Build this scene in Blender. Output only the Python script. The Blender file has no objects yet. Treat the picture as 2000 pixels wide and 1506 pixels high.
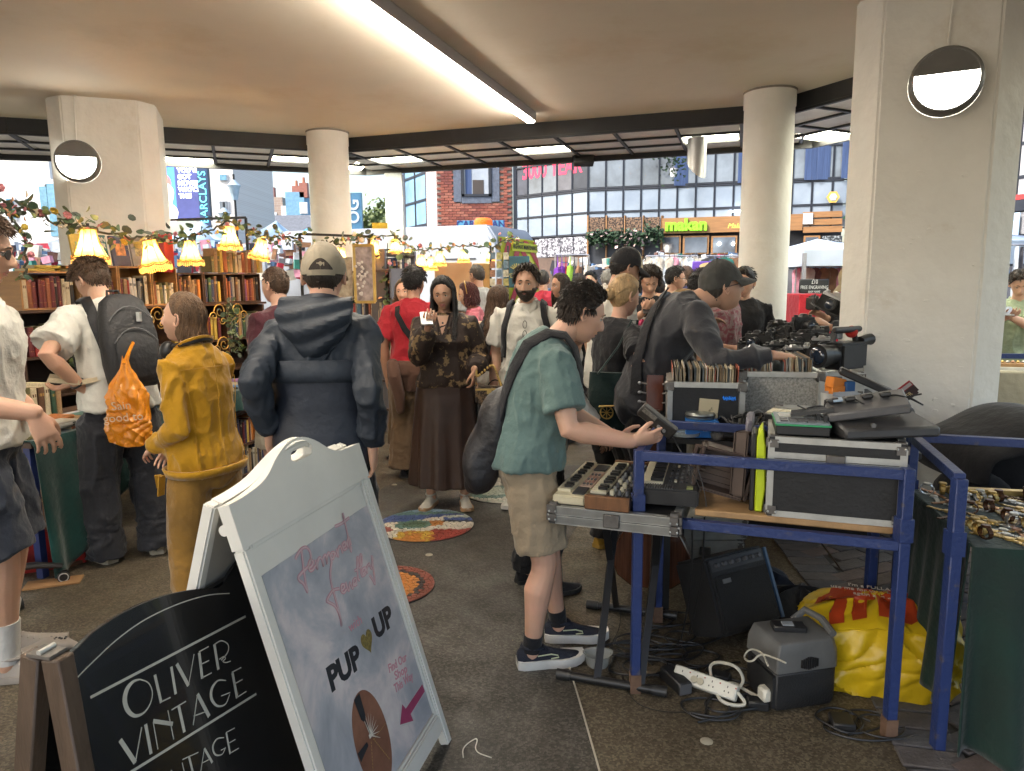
import bpy,bmesh,math,random
import numpy as np
from mathutils import Vector as V,Matrix,Euler
random.seed(7)
sc=bpy.context.scene
COL=sc.collection
R_=math.radians
PI=math.pi
# ---------------- camera, world, sun, exposure ----------------
CAM_H=1.55
FPX=1390.0
PITCH=R_(8.23)
ROLL=R_(0.5)
cF=V((0,math.cos(PITCH),-math.sin(PITCH)))
_u0=V((0,math.sin(PITCH),math.cos(PITCH)))
cR=V((math.cos(ROLL),0,0))-_u0*math.sin(ROLL)
cU=_u0*math.cos(ROLL)+V((math.sin(ROLL),0,0))
cd=bpy.data.cameras.new('camera');cam=bpy.data.objects.new('camera',cd);COL.objects.link(cam)
cd.sensor_fit='HORIZONTAL';cd.sensor_width=36.0;cd.lens=36.0*FPX/2000.0
cd.clip_start=0.05;cd.clip_end=800
mw=Matrix((cR,cU,-cF)).transposed().to_4x4();mw.translation=V((0,0,CAM_H));cam.matrix_world=mw
sc.camera=cam
w=bpy.data.worlds.new('World');sc.world=w;w.use_nodes=True
nt=w.node_tree;bg=nt.nodes['Background']
sky=nt.nodes.new('ShaderNodeTexSky');sky.sky_type='NISHITA';sky.sun_disc=False
SUN_EL,SUN_AZ=46.0,-118.0
sky.sun_elevation=R_(SUN_EL);sky.sun_rotation=R_(SUN_AZ);sky.dust_density=4.0;sky.air_density=1.2;sky.ozone_density=1.0
nt.links.new(sky.outputs[0],bg.inputs[0]);bg.inputs[1].default_value=0.098
sl=bpy.data.lights.new('sun','SUN');so=bpy.data.objects.new('sun',sl);COL.objects.link(so)
sl.energy=1.3;sl.angle=R_(12);sl.color=(1,.96,.9)
_sd=V((math.sin(R_(SUN_AZ))*math.cos(R_(SUN_EL)),math.cos(R_(SUN_AZ))*math.cos(R_(SUN_EL)),math.sin(R_(SUN_EL))))
so.rotation_euler=_sd.to_track_quat('Z','Y').to_euler()
vs=sc.view_settings
sc.display_settings.display_device='sRGB'
vs.view_transform='Standard';vs.look='None';vs.exposure=2.25;vs.gamma=1.0;vs.use_curve_mapping=False
sc.render.engine='CYCLES'
cy=sc.cycles
cy.use_denoising=True;cy.max_bounces=7;cy.diffuse_bounces=4;cy.glossy_bounces=3;cy.transmission_bounces=4;cy.transparent_max_bounces=6
cy.caustics_reflective=False;cy.caustics_refractive=False;cy.sample_clamp_indirect=6.0
def ray(px,py):return cF+cR*((px-1000)/FPX)+cU*((753-py)/FPX)
def P(px,py,Y):
 d=ray(px,py);return V((0,0,CAM_H))+d*(Y/d.y)
def G(px,py,z=0.0):
 d=ray(px,py);return V((0,0,CAM_H))+d*((z-CAM_H)/d.z)
# ---------------- scene graph helpers ----------------
WM={}
def link(o,parent=None):
 COL.objects.link(o)
 if parent is not None:
  o.parent=parent;o.matrix_parent_inverse=WM[parent.name].inverted()
 WM[o.name]=WM.get(o.name,Matrix.Identity(4))
 return o
def tag(o,label,cat,group=None):
 o['label']=label;o['category']=cat
 if group:o['group']=group
 return o
def thing(name,label,cat,loc=(0,0,0),rz=0.0,group=None):
 o=bpy.data.objects.new(name,None);o.empty_display_size=.1
 o.location=loc;o.rotation_euler=(0,0,rz)
 WM[o.name]=Matrix.Translation(V(loc))@Matrix.Rotation(rz,4,'Z')
 COL.objects.link(o)
 return tag(o,label,cat,group)
def local(o):return WM[o.name]
def dup(src,loc,rz=0.0,label=None,group=None,mats=None):
 r=src.copy();COL.objects.link(r);r.location=loc;r.rotation_euler=(0,0,rz)
 if label:r['label']=label
 if group:r['group']=group
 for ch in list(src.children):
  c=ch.copy();COL.objects.link(c);c.parent=r
  for g in list(ch.children):
   d=g.copy();COL.objects.link(d);d.parent=c
 return r
# ---------------- materials ----------------
MC={}
def M(name,col,rough=.6,metal=0.0,var=.18,vs=6.0,bump=0.0,bs=60.0,spec=.5,st=(1,1,1),col2=None,emit=None,es=0.0,alpha=1.0,trans=0.0,sheen=0.0,coat=0.0,thr=None,subsurf=0.0,det=5.0,dirt=None):
 if name in MC:return MC[name]
 m=bpy.data.materials.new(name);m.use_nodes=True;n=m.node_tree.nodes;l=m.node_tree.links
 b=n['Principled BSDF']
 tc=n.new('ShaderNodeTexCoord');mp=n.new('ShaderNodeMapping');mp.inputs['Scale'].default_value=st
 l.new(tc.outputs['Object'],mp.inputs[0])
 nz=n.new('ShaderNodeTexNoise');nz.inputs['Scale'].default_value=vs;nz.inputs['Detail'].default_value=det;nz.inputs['Roughness'].default_value=.62
 l.new(mp.outputs[0],nz.inputs['Vector'])
 rp=n.new('ShaderNodeValToRGB');rp.color_ramp.elements[0].position=.3;rp.color_ramp.elements[1].position=.7
 if thr:rp.color_ramp.elements[0].position,rp.color_ramp.elements[1].position=thr
 c1=tuple(max(0,c*(1-var))for c in col)+(1,)
 c2=(tuple(col2)+(1,))if col2 else tuple(min(1,c*(1+var))for c in col)+(1,)
 rp.color_ramp.elements[0].color=c1;rp.color_ramp.elements[1].color=c2
 l.new(nz.outputs['Fac'],rp.inputs[0]);l.new(rp.outputs[0],b.inputs['Base Color'])
 if dirt:
  n4=n.new('ShaderNodeTexNoise');n4.inputs['Scale'].default_value=dirt[0];n4.inputs['Detail'].default_value=13;n4.inputs['Roughness'].default_value=.68;l.new(tc.outputs['Object'],n4.inputs['Vector'])
  r4=n.new('ShaderNodeValToRGB');r4.color_ramp.elements[0].position=dirt[2];r4.color_ramp.elements[1].position=dirt[2]+.14;r4.color_ramp.elements[0].color=(1,1,1,1);r4.color_ramp.elements[1].color=(dirt[1],dirt[1]*.96,dirt[1]*.9,1);l.new(n4.outputs['Fac'],r4.inputs[0])
  m4=n.new('ShaderNodeMix');m4.data_type='RGBA';m4.blend_type='MULTIPLY';m4.inputs[0].default_value=1;l.new(rp.outputs[0],m4.inputs[6]);l.new(r4.outputs[0],m4.inputs[7]);l.new(m4.outputs[2],b.inputs['Base Color'])
 mr=n.new('ShaderNodeMapRange');mr.inputs['To Min'].default_value=max(.02,rough*.82);mr.inputs['To Max'].default_value=min(1,rough*1.18)
 l.new(nz.outputs['Fac'],mr.inputs[0]);l.new(mr.outputs[0],b.inputs['Roughness'])
 b.inputs['Metallic'].default_value=metal
 b.inputs['Specular IOR Level'].default_value=spec
 if sheen:b.inputs['Sheen Weight'].default_value=sheen
 if coat:b.inputs['Coat Weight'].default_value=coat
 if subsurf:
  b.inputs['Subsurface Weight'].default_value=subsurf;b.inputs['Subsurface Radius'].default_value=(.012,.005,.003);b.inputs['Subsurface Scale'].default_value=1.0
 if trans:b.inputs['Transmission Weight'].default_value=trans
 if alpha<1:b.inputs['Alpha'].default_value=alpha
 if emit:b.inputs['Emission Color'].default_value=tuple(emit)+(1,);b.inputs['Emission Strength'].default_value=es
 if bump:
  n2=n.new('ShaderNodeTexNoise');n2.inputs['Scale'].default_value=bs;n2.inputs['Detail'].default_value=4
  l.new(mp.outputs[0],n2.inputs['Vector'])
  bp=n.new('ShaderNodeBump');bp.inputs['Strength'].default_value=bump;bp.inputs['Distance'].default_value=.02
  l.new(n2.outputs['Fac'],bp.inputs['Height']);l.new(bp.outputs[0],b.inputs['Normal'])
 MC[name]=m
 return m
# ---------------- mesh builder ----------------
class MB:
 def __init__(s):s.v=[];s.f=[];s.mi=[];s.T=None;s.cur=0
 def add(s,vs,fs):
  o=len(s.v)
  if s.T is not None:vs=[s.T@V(v)for v in vs]
  s.v.extend([tuple(v)for v in vs]);s.f.extend([tuple(i+o for i in f)for f in fs]);s.mi.extend([s.cur]*len(fs))
  return s
 def box(s,c,d,rot=None,taper=1.0):
  hx,hy,hz=d[0]/2,d[1]/2,d[2]/2;c=V(c)
  vs=[V((sx*hx*(taper if sz>0 else 1),sy*hy*(taper if sz>0 else 1),sz*hz))for sz in(-1,1)for sy in(-1,1)for sx in(-1,1)]
  if rot is not None:vs=[rot@v for v in vs]
  vs=[v+c for v in vs]
  return s.add(vs,[(0,2,3,1),(4,5,7,6),(0,1,5,4),(2,6,7,3),(0,4,6,2),(1,3,7,5)])
 def bar(s,a,b,w,h=None,up=(0,0,1)):
  a,b=V(a),V(b);h=h or w;d=(b-a);L=d.length;d.normalize();up=V(up)
  if abs(d.dot(up))>.98:up=V((0,1,0))if abs(d.y)<.9 else V((1,0,0))
  x=d.cross(up).normalized();y=x.cross(d)
  return s.box((a+b)/2,(w,L,h),Matrix((x,d,y)).transposed())
 def loft(s,rings,cap=True,closed=False):
  n=len(rings[0]);vs=[p for r in rings for p in r];fs=[];k=len(rings)
  for i in range(k if closed else k-1):
   for j in range(n):
    a=i*n+j;b=i*n+(j+1)%n;c=((i+1)%k)*n+(j+1)%n;d=((i+1)%k)*n+j
    fs.append((a,b,c,d))
  if cap and not closed:
   fs.append(tuple(range(n-1,-1,-1)));fs.append(tuple((k-1)*n+j for j in range(n)))
  return s.add(vs,fs)
 def tube(s,pts,r,n=8,cap=True,closed=False,flat=1.0,up=None,round_ends=False):
  pts=[V(p)for p in pts];k=len(pts)
  rr=list(r)if hasattr(r,'__len__')else[r]*k
  if round_ends:
   d0=(pts[0]-pts[1]).normalized();d1=(pts[-1]-pts[-2]).normalized();r0,r1=rr[0],rr[-1]
   pts=[pts[0]+d0*r0*.85,pts[0]+d0*r0*.5]+pts+[pts[-1]+d1*r1*.5,pts[-1]+d1*r1*.85]
   rr=[r0*.5,r0*.86]+rr+[r1*.86,r1*.5];k+=4
  rings=[];prev=None
  for i,p in enumerate(pts):
   if closed:d=pts[(i+1)%k]-pts[i-1]
   else:d=pts[min(i+1,k-1)]-pts[max(i-1,0)]
   d=d.normalized()if d.length>1e-9 else V((0,0,1))
   if prev is None:
    u=V(up)if up else(V((0,0,1))if abs(d.z)<.9 else V((0,1,0)))
   else:u=prev
   u=(u-d*u.dot(d));u=u.normalized()if u.length>1e-6 else d.orthogonal().normalized()
   prev=u;x=d.cross(u)
   rings.append([p+(x*math.cos(t)+u*(math.sin(t)*flat))*rr[i]for t in(2*PI*j/n for j in range(n))])
  return s.loft(rings,cap,closed)
 def cyl(s,a,b,r,r2=None,n=16):return s.tube([a,b],[r,r if r2 is None else r2],n)
 def lathe(s,prof,n=24,o=(0,0,0),mat=None,cap=True):
  o=V(o);rings=[]
  for r,z in prof:
   ring=[V((r*math.cos(2*PI*j/n),r*math.sin(2*PI*j/n),z))for j in range(n)]
   rings.append([(mat@p if mat is not None else p)+o for p in ring])
  return s.loft(rings,cap)
 def sph(s,c,r,nu=12,nv=8,rot=None):
  c=V(c);r=r if hasattr(r,'__len__')else(r,r,r);rings=[]
  for i in range(nv+1):
   ph=-PI/2+PI*min(max(i/nv,.03),.97)
   ring=[]
   for j in range(nu):
    t=2*PI*j/nu;q=V((r[0]*math.cos(ph)*math.cos(t),r[1]*math.cos(ph)*math.sin(t),r[2]*math.sin(ph)))
    ring.append((rot@q if rot is not None else q)+c)
   rings.append(ring)
  return s.loft(rings)
 def prism(s,poly,z0,z1,mat=None):
  n=len(poly);vs=[V((x,y,z0))for x,y in poly]+[V((x,y,z1))for x,y in poly]
  if mat is not None:vs=[mat@v for v in vs]
  return s.add(vs,[tuple(range(n-1,-1,-1)),tuple(range(n,2*n))]+[(i,(i+1)%n,n+(i+1)%n,n+i)for i in range(n)])
 def quad(s,a,b,c,d):return s.add([a,b,c,d],[(0,1,2,3)])
 def grid(s,fn,nu,nv):
  vs=[fn(i/nu,j/nv)for j in range(nv+1)for i in range(nu+1)]
  fs=[(j*(nu+1)+i,j*(nu+1)+i+1,(j+1)*(nu+1)+i+1,(j+1)*(nu+1)+i)for j in range(nv)for i in range(nu)]
  return s.add(vs,fs)
 def obj(s,name,mat,parent=None,bevel=0.0,seg=1,ang=38,solid=0.0,kind=None,rec=True):
  me=bpy.data.meshes.new(name);me.from_pydata(s.v,[],s.f)
  if bevel or rec:
   bm=bmesh.new();bm.from_mesh(me)
   if rec:bmesh.ops.recalc_face_normals(bm,faces=bm.faces)
   if bevel:
    es=[e for e in bm.edges if len(e.link_faces)==2 and e.calc_face_angle(0)>.6]
    bmesh.ops.bevel(bm,geom=es,offset=bevel,segments=seg,affect='EDGES',clamp_overlap=True)
   elif any(s.mi):
    bm.faces.ensure_lookup_table()
    for i,q in enumerate(s.mi):bm.faces[i].material_index=q
   bm.to_mesh(me);bm.free()
  elif any(s.mi):me.polygons.foreach_set('material_index',s.mi)
  me.shade_smooth();me.set_sharp_from_angle(angle=R_(ang))
  if solid and len(s.f)<4:me.shade_flat()
  for m in(mat if isinstance(mat,(list,tuple))else[mat]):me.materials.append(m)
  o=bpy.data.objects.new(name,me)
  if solid:
   md=o.modifiers.new('thickness','SOLIDIFY');md.thickness=solid;md.offset=0
  if kind:o['kind']=kind
  return link(o,parent)
def world_of(o,parent):
 return WM[parent.name]
def text(name,body,mat,parent,M4,size,ext=.001,sx=1.0,shear=0.0,bold=0.0,align='CENTER',sp=1.0):
 cu=bpy.data.curves.new(name,'FONT');cu.body=body;cu.size=size;cu.extrude=ext;cu.shear=shear;cu.offset=bold
 cu.align_x=align;cu.align_y='CENTER';cu.space_character=sp;cu.resolution_u=3
 cu.materials.append(mat);o=bpy.data.objects.new(name,cu);link(o,parent)
 o.matrix_basis=M4@Matrix.Diagonal((sx,1,1,1));TEXTS.append(o)
 return o
def frame(o,x,up):
 """4x4 with local x along x, local y along up, local z out of the face"""
 x=V(x).normalized();up=V(up);z=x.cross(up).normalized();y=z.cross(x)
 m=Matrix((x,y,z)).transposed().to_4x4();m.translation=V(o);return m
# ---------------- numpy noise ----------------
def _h(ix,iy,iz,seed):
 n=(ix*374761393+iy*668265263+iz*2147483647+seed*974711)&0xffffffff
 n=((n^(n>>13))*1274126177)&0xffffffff
 return((n^(n>>16))&0xffff)/65535.0
def vnoise(p,seed=0):
 p=np.asarray(p,float);i=np.floor(p).astype(np.int64);f=p-i;u=f*f*(3-2*f);r=0
 for dx in(0,1):
  for dy in(0,1):
   for dz in(0,1):
    wgt=(u[:,0]if dx else 1-u[:,0])*(u[:,1]if dy else 1-u[:,1])*(u[:,2]if dz else 1-u[:,2])
    r=r+wgt*_h(i[:,0]+dx,i[:,1]+dy,i[:,2]+dz,seed)
 return r*2-1
def sstep(a,b,x):
 t=np.clip((x-a)/(b-a),0,1);return t*t*(3-2*t)
def me_verts(me):
 a=np.empty(len(me.vertices)*3,np.float32);me.vertices.foreach_get('co',a);return a.reshape(-1,3).astype(float)
def me_norms(me):
 a=np.empty(len(me.vertices)*3,np.float32);me.vertices.foreach_get('normal',a);return a.reshape(-1,3).astype(float)
def me_set(me,v):me.vertices.foreach_set('co',v.astype(np.float32).ravel());me.update()
JOBS=[]
TEXTS=[]
def remesh_later(o,vox,smooth=4,wr=None,fac=.5):
 """queue: union of the overlapping closed shapes of o into one skin, then folds"""
 md=o.modifiers.new('r','REMESH');md.mode='VOXEL';md.voxel_size=vox;md.use_smooth_shade=True
 ms=o.modifiers.new('s','SMOOTH');ms.factor=fac;ms.iterations=smooth
 JOBS.append((o,wr))
def flush():
 bpy.context.view_layer.update();dg=bpy.context.evaluated_depsgraph_get()
 for o,wr in JOBS:
  me=bpy.data.meshes.new_from_object(o.evaluated_get(dg));old=o.data
  me.materials.clear()
  for m in old.materials:me.materials.append(m)
  o.modifiers.clear();nm=old.name;o.data=me;bpy.data.meshes.remove(old);me.name=nm
  if len(me.polygons):
   me.polygons.foreach_set('material_index',[0]*len(me.polygons));me.shade_smooth()
  if wr and len(me.vertices):
   v=me_verts(me);nn=me_norms(me);me_set(me,v+nn*wr(v)[:,None])
 JOBS.clear()
 for o in TEXTS:
  me=bpy.data.meshes.new_from_object(o.evaluated_get(dg));me.name='letters'
  n=bpy.data.objects.new('tmp',me);COL.objects.link(n);n.parent=o.parent;n.matrix_parent_inverse=o.matrix_parent_inverse.copy();n.matrix_basis=o.matrix_basis.copy()
  for k in o.keys():
   if k in('label','kind'):n[k]=o[k]
  nm=o.name;bpy.data.objects.remove(o);n.name=nm
 TEXTS.clear()
def folds(amp,scale=.07,st=(1,1,.4),seed=0,amp2=None,mix=.5):
 def fn(v):
  q=v/scale*np.array(st);q=q+.6*np.stack([vnoise(q*.5+7.1,seed+5),vnoise(q*.5+3.3,seed+6),vnoise(q*.5,seed+7)],1)
  a=(1-np.abs(vnoise(q,seed)))**4*2-.9;b=(1-np.abs(vnoise(q*2.1+11,seed+1)))**3-.4;c=vnoise(q*.35+5,seed+2)
  return amp*(a*(1-mix)*(.5+.9*np.clip(c+.4,0,1))+b*mix*.7)
 return fn
# ---------------- people builder ----------------
SKIN={
 'fair':M('skin_fair',(.66,.40,.275),.5,var=.07,vs=9,bump=.06,bs=120,subsurf=.12,col2=(.70,.40,.29)),
 'tan':M('skin_tan',(.55,.33,.22),.5,var=.08,vs=9,bump=.06,bs=120,subsurf=.12,col2=(.58,.33,.23)),
 'olive':M('skin_olive',(.46,.27,.175),.5,var=.08,vs=9,bump=.06,bs=120,subsurf=.1,col2=(.49,.27,.18)),
 'brown':M('skin_brown',(.30,.165,.10),.5,var=.08,vs=9,bump=.06,bs=120,subsurf=.08,col2=(.33,.17,.11)),
}
LIP={'fair':M('lip_fair',(.55,.24,.20),.45),'tan':M('lip_tan',(.44,.2,.16),.45),'olive':M('lip_olive',(.38,.15,.13),.45),'brown':M('lip_brown',(.24,.10,.08),.45)}
EYEW=M('eye_white',(.75,.72,.68),.25,var=.02);IRIS=M('iris',(.035,.022,.014),.2,var=.1)
HAIRM={k:M('hair_'+k,c,.45,var=.45,vs=40,st=(1,1,.25),bump=.5,bs=220,spec=.4)for k,c in dict(
 black=(.012,.010,.010),dark=(.028,.018,.012),brown=(.075,.042,.024),mid=(.13,.075,.040),blonde=(.42,.28,.14),grey=(.22,.21,.20),red=(.06,.014,.014),salt=(.045,.038,.033)).items()}
def head_xyz(dx,dy,dz,fem=0.0,beard=0.0):
 x=.0745*dx;y=.096*dy;z=.118*dz
 up=sstep(0,.8,dz);lo=sstep(-.05,-.95,dz)
 fr=sstep(-.1,.35,dy);bk=sstep(.05,-.6,dy)
 x=x*(1+.05*sstep(.0,.5,dz)*(1-up))*(1-(.22+.07*fem)*lo)
 y=np.where(dy<0,y*(1.04+.05*up-.42*lo),y*(.97-.02*up))
# lower face runs forward and stays full in front
 y=y+fr*lo*.012
 def g(cx,cz,sx,sz):return np.exp(-((np.abs(x)-cx)/sx)**2-((z-cz)/sz)**2)
 nose=np.exp(-(x/(.0085+.006*sstep(.0,-.035,z)))**2)*sstep(.026,-.032,z)*sstep(-.052,-.038,z)
 y=y+fr*((.023+.001)*nose*(1-.15*fem))
 y=y+fr*(.006*g(.013,-.037,.006,.008))
 y=y-fr*(.0125*g(.031,.002,.016,.0115))+fr*(.0055-.003*fem)*g(.022,.024,.024,.008)
 y=y-fr*.003*g(.0,.004,.012,.012)
 y=y+fr*(.006*g(0,-.060,.022,.006)+.0065*g(0,-.073,.019,.006)-.0055*np.exp(-(x/.024)**2-((z+.0665)/.0024)**2))
 y=y-fr*.004*np.exp(-(x/.02)**2-((z+.085)/.006)**2)
 y=y+fr*(.009*g(0,-.103,.021,.014))
 x=x+np.sign(x)*fr*(.004*g(.052,-.018,.018,.018)+(.004-.003*fem)*g(.05,-.075,.02,.03))
 z=z-.004*lo*fr
 return x,y,z
HLINE={'short':[(0,.66),(35,.60),(60,.40),(82,.06),(98,.0),(112,-.30),(150,-.62),(180,-.66)],
         'long':[(0,.70),(35,.60),(60,.30),(85,-.10),(105,-.40),(150,-.75),(180,-.8)],
         'rec':[(0,.80),(30,.66),(45,.72),(62,.42),(82,.06),(98,0),(112,-.32),(150,-.62),(180,-.66)],
         'cap':[(0,.9),(60,.9),(75,.05),(98,0),(112,-.32),(150,-.66),(180,-.70)]}
def hmask(dx,dy,dz,kind,seed=0):
 th=np.degrees(np.arctan2(np.abs(dx),dy));k=HLINE[kind]
 h=np.interp(th,[a for a,b in k],[b for a,b in k])
 return np.arcsin(np.clip(dz,-1,1))/(PI/2)*1.0-np.arcsin(h)/(PI/2)+.03*vnoise(np.stack([dx,dy,dz],1)*9,seed)
def sphdirs(nu,nv):
 th=-PI+2*PI*np.arange(nu)/nu;th=th-.35*np.sin(th)*.6
 ph=-PI/2+PI*(np.arange(nv+1)/nv);ph[0]+=.02;ph[-1]-=.02
 T,Ph=np.meshgrid(th,ph);T=T.ravel();Ph=Ph.ravel()
 return np.cos(Ph)*np.sin(T),np.cos(Ph)*np.cos(T),np.sin(Ph)
def grid_faces(nu,nv):
 fs=[(j*nu+i,(j+1)*nu+i,(j+1)*nu+(i+1)%nu,j*nu+(i+1)%nu)for j in range(nv)for i in range(nu)]
 fs.append(tuple(range(nu)));fs.append(tuple(nv*nu+i for i in range(nu-1,-1,-1)))
 return fs
def rotm(yaw=0,pitch=0,roll=0):
 """yaw left+, pitch down+, roll to the right+"""
 return Matrix.Rotation(R_(yaw),3,'Z')@Matrix.Rotation(R_(-pitch),3,'X')@Matrix.Rotation(R_(roll),3,'Y')
class Fig:pass
def ik(S,T,a,b,pole):
 d=T-S;L=min(d.length,(a+b)*.998);L=max(L,abs(a-b)+.02);dr=d.normalized()
 x=(a*a-b*b+L*L)/(2*L);h=math.sqrt(max(0,a*a-x*x));pole=V(pole);q=pole-dr*pole.dot(dr);q.normalize()
 return S+dr*x+q*h,S+dr*L
def person(label,x,y,yaw=0,h=1.75,b=1.0,fem=0,lean=0,hunch=6,twist=0,head=(0,0,0),L=None,R=None,Lp=None,Rp=None,Ln=None,Rn=None,Ld=None,Rd=None,curl=.45,
           feet=None,skin='fair',top=None,bot=None,shoe=None,hair=None,det=2,z0=0.0,group=None,cat='person',bust=0,belly=0,Lw=None,Rw=None,legs=True,eyes=True,neck=1.0,shx=1.0,hs=1.0):
 F=Fig();s=h/1.75
 root=bpy.data.objects.new('person',None);root.empty_display_size=.1
 root.location=(x,y,z0);root.rotation_euler=(0,0,R_(yaw));root.scale=(s,s,s);COL.objects.link(root)
 WM[root.name]=Matrix.Translation((x,y,z0))@Matrix.Rotation(R_(yaw),4,'Z')@Matrix.Scale(s,4)
 tag(root,label,cat,group);F.root=root;F.W=WM[root.name];Wi=F.W.inverted();sm=SKIN[skin]
 if Lw is not None:L=Wi@V(Lw)
 if Rw is not None:R=Wi@V(Rw)
 def part(name,mb,mat,**k):
  o=mb.obj(name,mat,root,**k);o.matrix_parent_inverse=Matrix.Identity(4);return o
 F.part=part
 def sub(name,mb,mat,par,**k):
  o=mb.obj(name,mat,None,**k);o.parent=par;return o
 F.sub=sub
# spine chain
 bz=[.93,1.08,1.28,1.48,1.75];an=[.35*lean,.75*lean+hunch*.2,lean+hunch*.7,lean+hunch*1.6]
 def ang(z):return R_(np.interp(z,[.86,.98,1.15,1.35,1.55],[0,an[0],an[1],an[2],an[3]]))
 def spine(p):
  px,py,pz=p
  if pz<=.90:cy,cz,a=0.0,pz,ang(pz)
  else:
   cy,cz,z=0.0,.90,.90;stp=.02
   while z<pz-1e-6:
    d=min(stp,pz-z);a=ang(z+d/2);cy+=math.sin(a)*d;cz+=math.cos(a)*d;z+=d
   a=ang(pz)
  tw=R_(twist)*float(np.interp(pz,[.95,1.4],[0,1]));qx=px*math.cos(tw)-py*math.sin(tw);qy=px*math.sin(tw)+py*math.cos(tw)
  return V((qx,cy+math.cos(a)*qy,cz-math.sin(a)*qy))
 F.spine=spine
 zs=[.80,.88,.96,1.06,1.16,1.28,1.38,1.44,1.485]
 if fem:ww=[.11,.176,.172,.135,.134,.148,.148,.112,.066];dd=[.08,.12,.118,.098,.102,.116,.098,.072,.055]
 else:ww=[.11,.162,.165,.152,.154,.172,.172,.135,.075];dd=[.08,.116,.118,.108,.112,.124,.112,.084,.060]
 ww=[q*(b if i<7 else 1+(b-1)*.4)for i,q in enumerate(ww)];dd=[q*(b if i<7 else 1+(b-1)*.4)for i,q in enumerate(dd)]
 def tp(z,a,off=0.0):
  """point on the torso: z rest height, a degrees from the front towards the right"""
  w_=float(np.interp(z,zs,ww))+off;d_=float(np.interp(z,zs,dd))+off;t=R_(a)
  sx,cx=math.sin(t),math.cos(t);e=2/2.5
  px=w_*math.copysign(abs(sx)**e,sx);py=d_*math.copysign(abs(cx)**e,cx)
  if cx>0:py+=bust*math.exp(-((z-1.27)/.055)**2)*(.6+.4*abs(sx))*cx+belly*math.exp(-((z-1.06)/.10)**2)*cx
  py+=float(np.interp(z,[.88,1.05,1.3,1.45],[-.008,0,.002,-.018]))
  return spine((px,py,z))
 F.tp=tp
 def ring(z,off=0,n=26):return[tp(z,360*j/n,off)for j in range(n)]
 F.ring=ring
 shw=(.160 if fem else .178)*shx;asz=.84 if fem else 1.0
 asz*=(1+(b-1)*.7)
 J={}
 for sd,tg,pole in((-1,L,Lp),(1,R,Rp)):
  S=spine((sd*shw*.97,-.012,1.392))
  if tg is None:T=S+V((sd*.075,.03+.10*math.sin(R_(lean)),-.535));pole=pole or(sd*.5,-1,0)
  else:T=V(tg);pole=pole or(sd*.7,-.5,-.7)
  E,Wr=ik(S,T,.295,.265,pole);J[sd]=(S,E,Wr)
 F.J=J
# ---- skin body
 mb=MB();cl=top is not None
 mb.loft([ring(z,(-.024 if z<1.12 and bot else-.014)if cl else 0)for z in zs])
 nb=spine((0,-.012,1.44))
 hz=V((0,.014,1.622));hc=spine(hz);HR=rotm(*head);F.hc=hc;F.HR=HR
 mb.tube([nb,nb.lerp(hc,.45)+V((0,-.004,0)),hc+HR@V((0,-.018,-.035))],[(.060 if not fem else .05)*neck,(.054 if not fem else .045)*neck,(.054 if not fem else .045)*neck],18,flat=1.08)
 long=bool(top)and top.get('sleeve')=='long'
 for sd in(-1,1):
  S,E,Wr=J[sd];k=asz*(.86 if long else 1)
  mb.tube([spine((sd*shw*.5,-.01,1.385)),S,S.lerp(E,.35),S.lerp(E,.7),E,E.lerp(Wr,.25),E.lerp(Wr,.6),Wr],[q*k for q in(.050,.054,.051,.046,.041,.044,.037,.029)],14,round_ends=True)
# hand: palm, four fingers, thumb
  fd=(Wr-E).normalized();hd=V((Ld if sd<0 else Rd)or fd).normalized();pn=(Ln if sd<0 else Rn)
  pn=V(pn)if pn else(V((-sd,0,0))if(L if sd<0 else R)is None else V((-sd*.5,-.1,-.8)))
  pn=(pn-hd*pn.dot(hd)).normalized();tl=hd.cross(pn)if sd>0 else pn.cross(hd)
  q=1.0 if not fem else .9;hs_=hs
  rr=[]
  for t,wd,th in((-.01,.026,.024),(.02,.031,.021),(.055,.039,.018),(.088,.041,.0145),(.098,.038,.011)):
   c=Wr+hd*t*q*hs_;rr.append([c+(tl*math.cos(u)*wd+pn*math.sin(u)*th)*q*hs_ for u in(2*PI*j/14 for j in range(14))])
  mb.loft(rr)
  cu_=curl
  for fi,(off,ln,rd)in enumerate(((.033,.074,.0082),(.011,.082,.0086),(-.012,.076,.0082),(-.033,.060,.0072))):
   p0=Wr+(hd*.060+tl*off*.92)*q*hs_;p1=Wr+(hd*.094+tl*off)*q*hs_;pts=[p0,p1];a=0
   for sg,(fr_,da)in enumerate(((.45,28),(.32,46),(.25,34))):
    a+=R_(da)*(cu_*1.25+.05*fi);dv=(hd+tl*off*(3.2 if sg==0 else 2.0)).normalized()*math.cos(a)+pn*math.sin(a);pts.append(pts[-1]+dv*ln*fr_*q*hs_)
   mb.tube(pts,[rd*1.0*q*hs_,rd*1.1*q*hs_,rd*q*hs_,rd*.95*q*hs_,rd*.82*q*hs_],8,round_ends=True)
  p0=Wr+(hd*.022+tl*.016)*q*hs_;p1=p0+(hd*.028+tl*.026+pn*.012)*q*hs_;p2=p1+(hd*.030+tl*.012+pn*(.010+.012*cu_))*q*hs_;p3=p2+(hd*.024-tl*.002+pn*(.006+.014*cu_))*q*hs_
  mb.tube([p0,p1,p2,p3],[.015*q*hs_,.0125*q*hs_,.0105*q*hs_,.0085*q*hs_],8,round_ends=True)
  F.__dict__['hand'+('R' if sd>0 else 'L')]=(Wr,hd,pn,tl)
# ---- legs
 feet=feet or((-.11,0,8),(.11,.02,-8));LG={}
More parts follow.
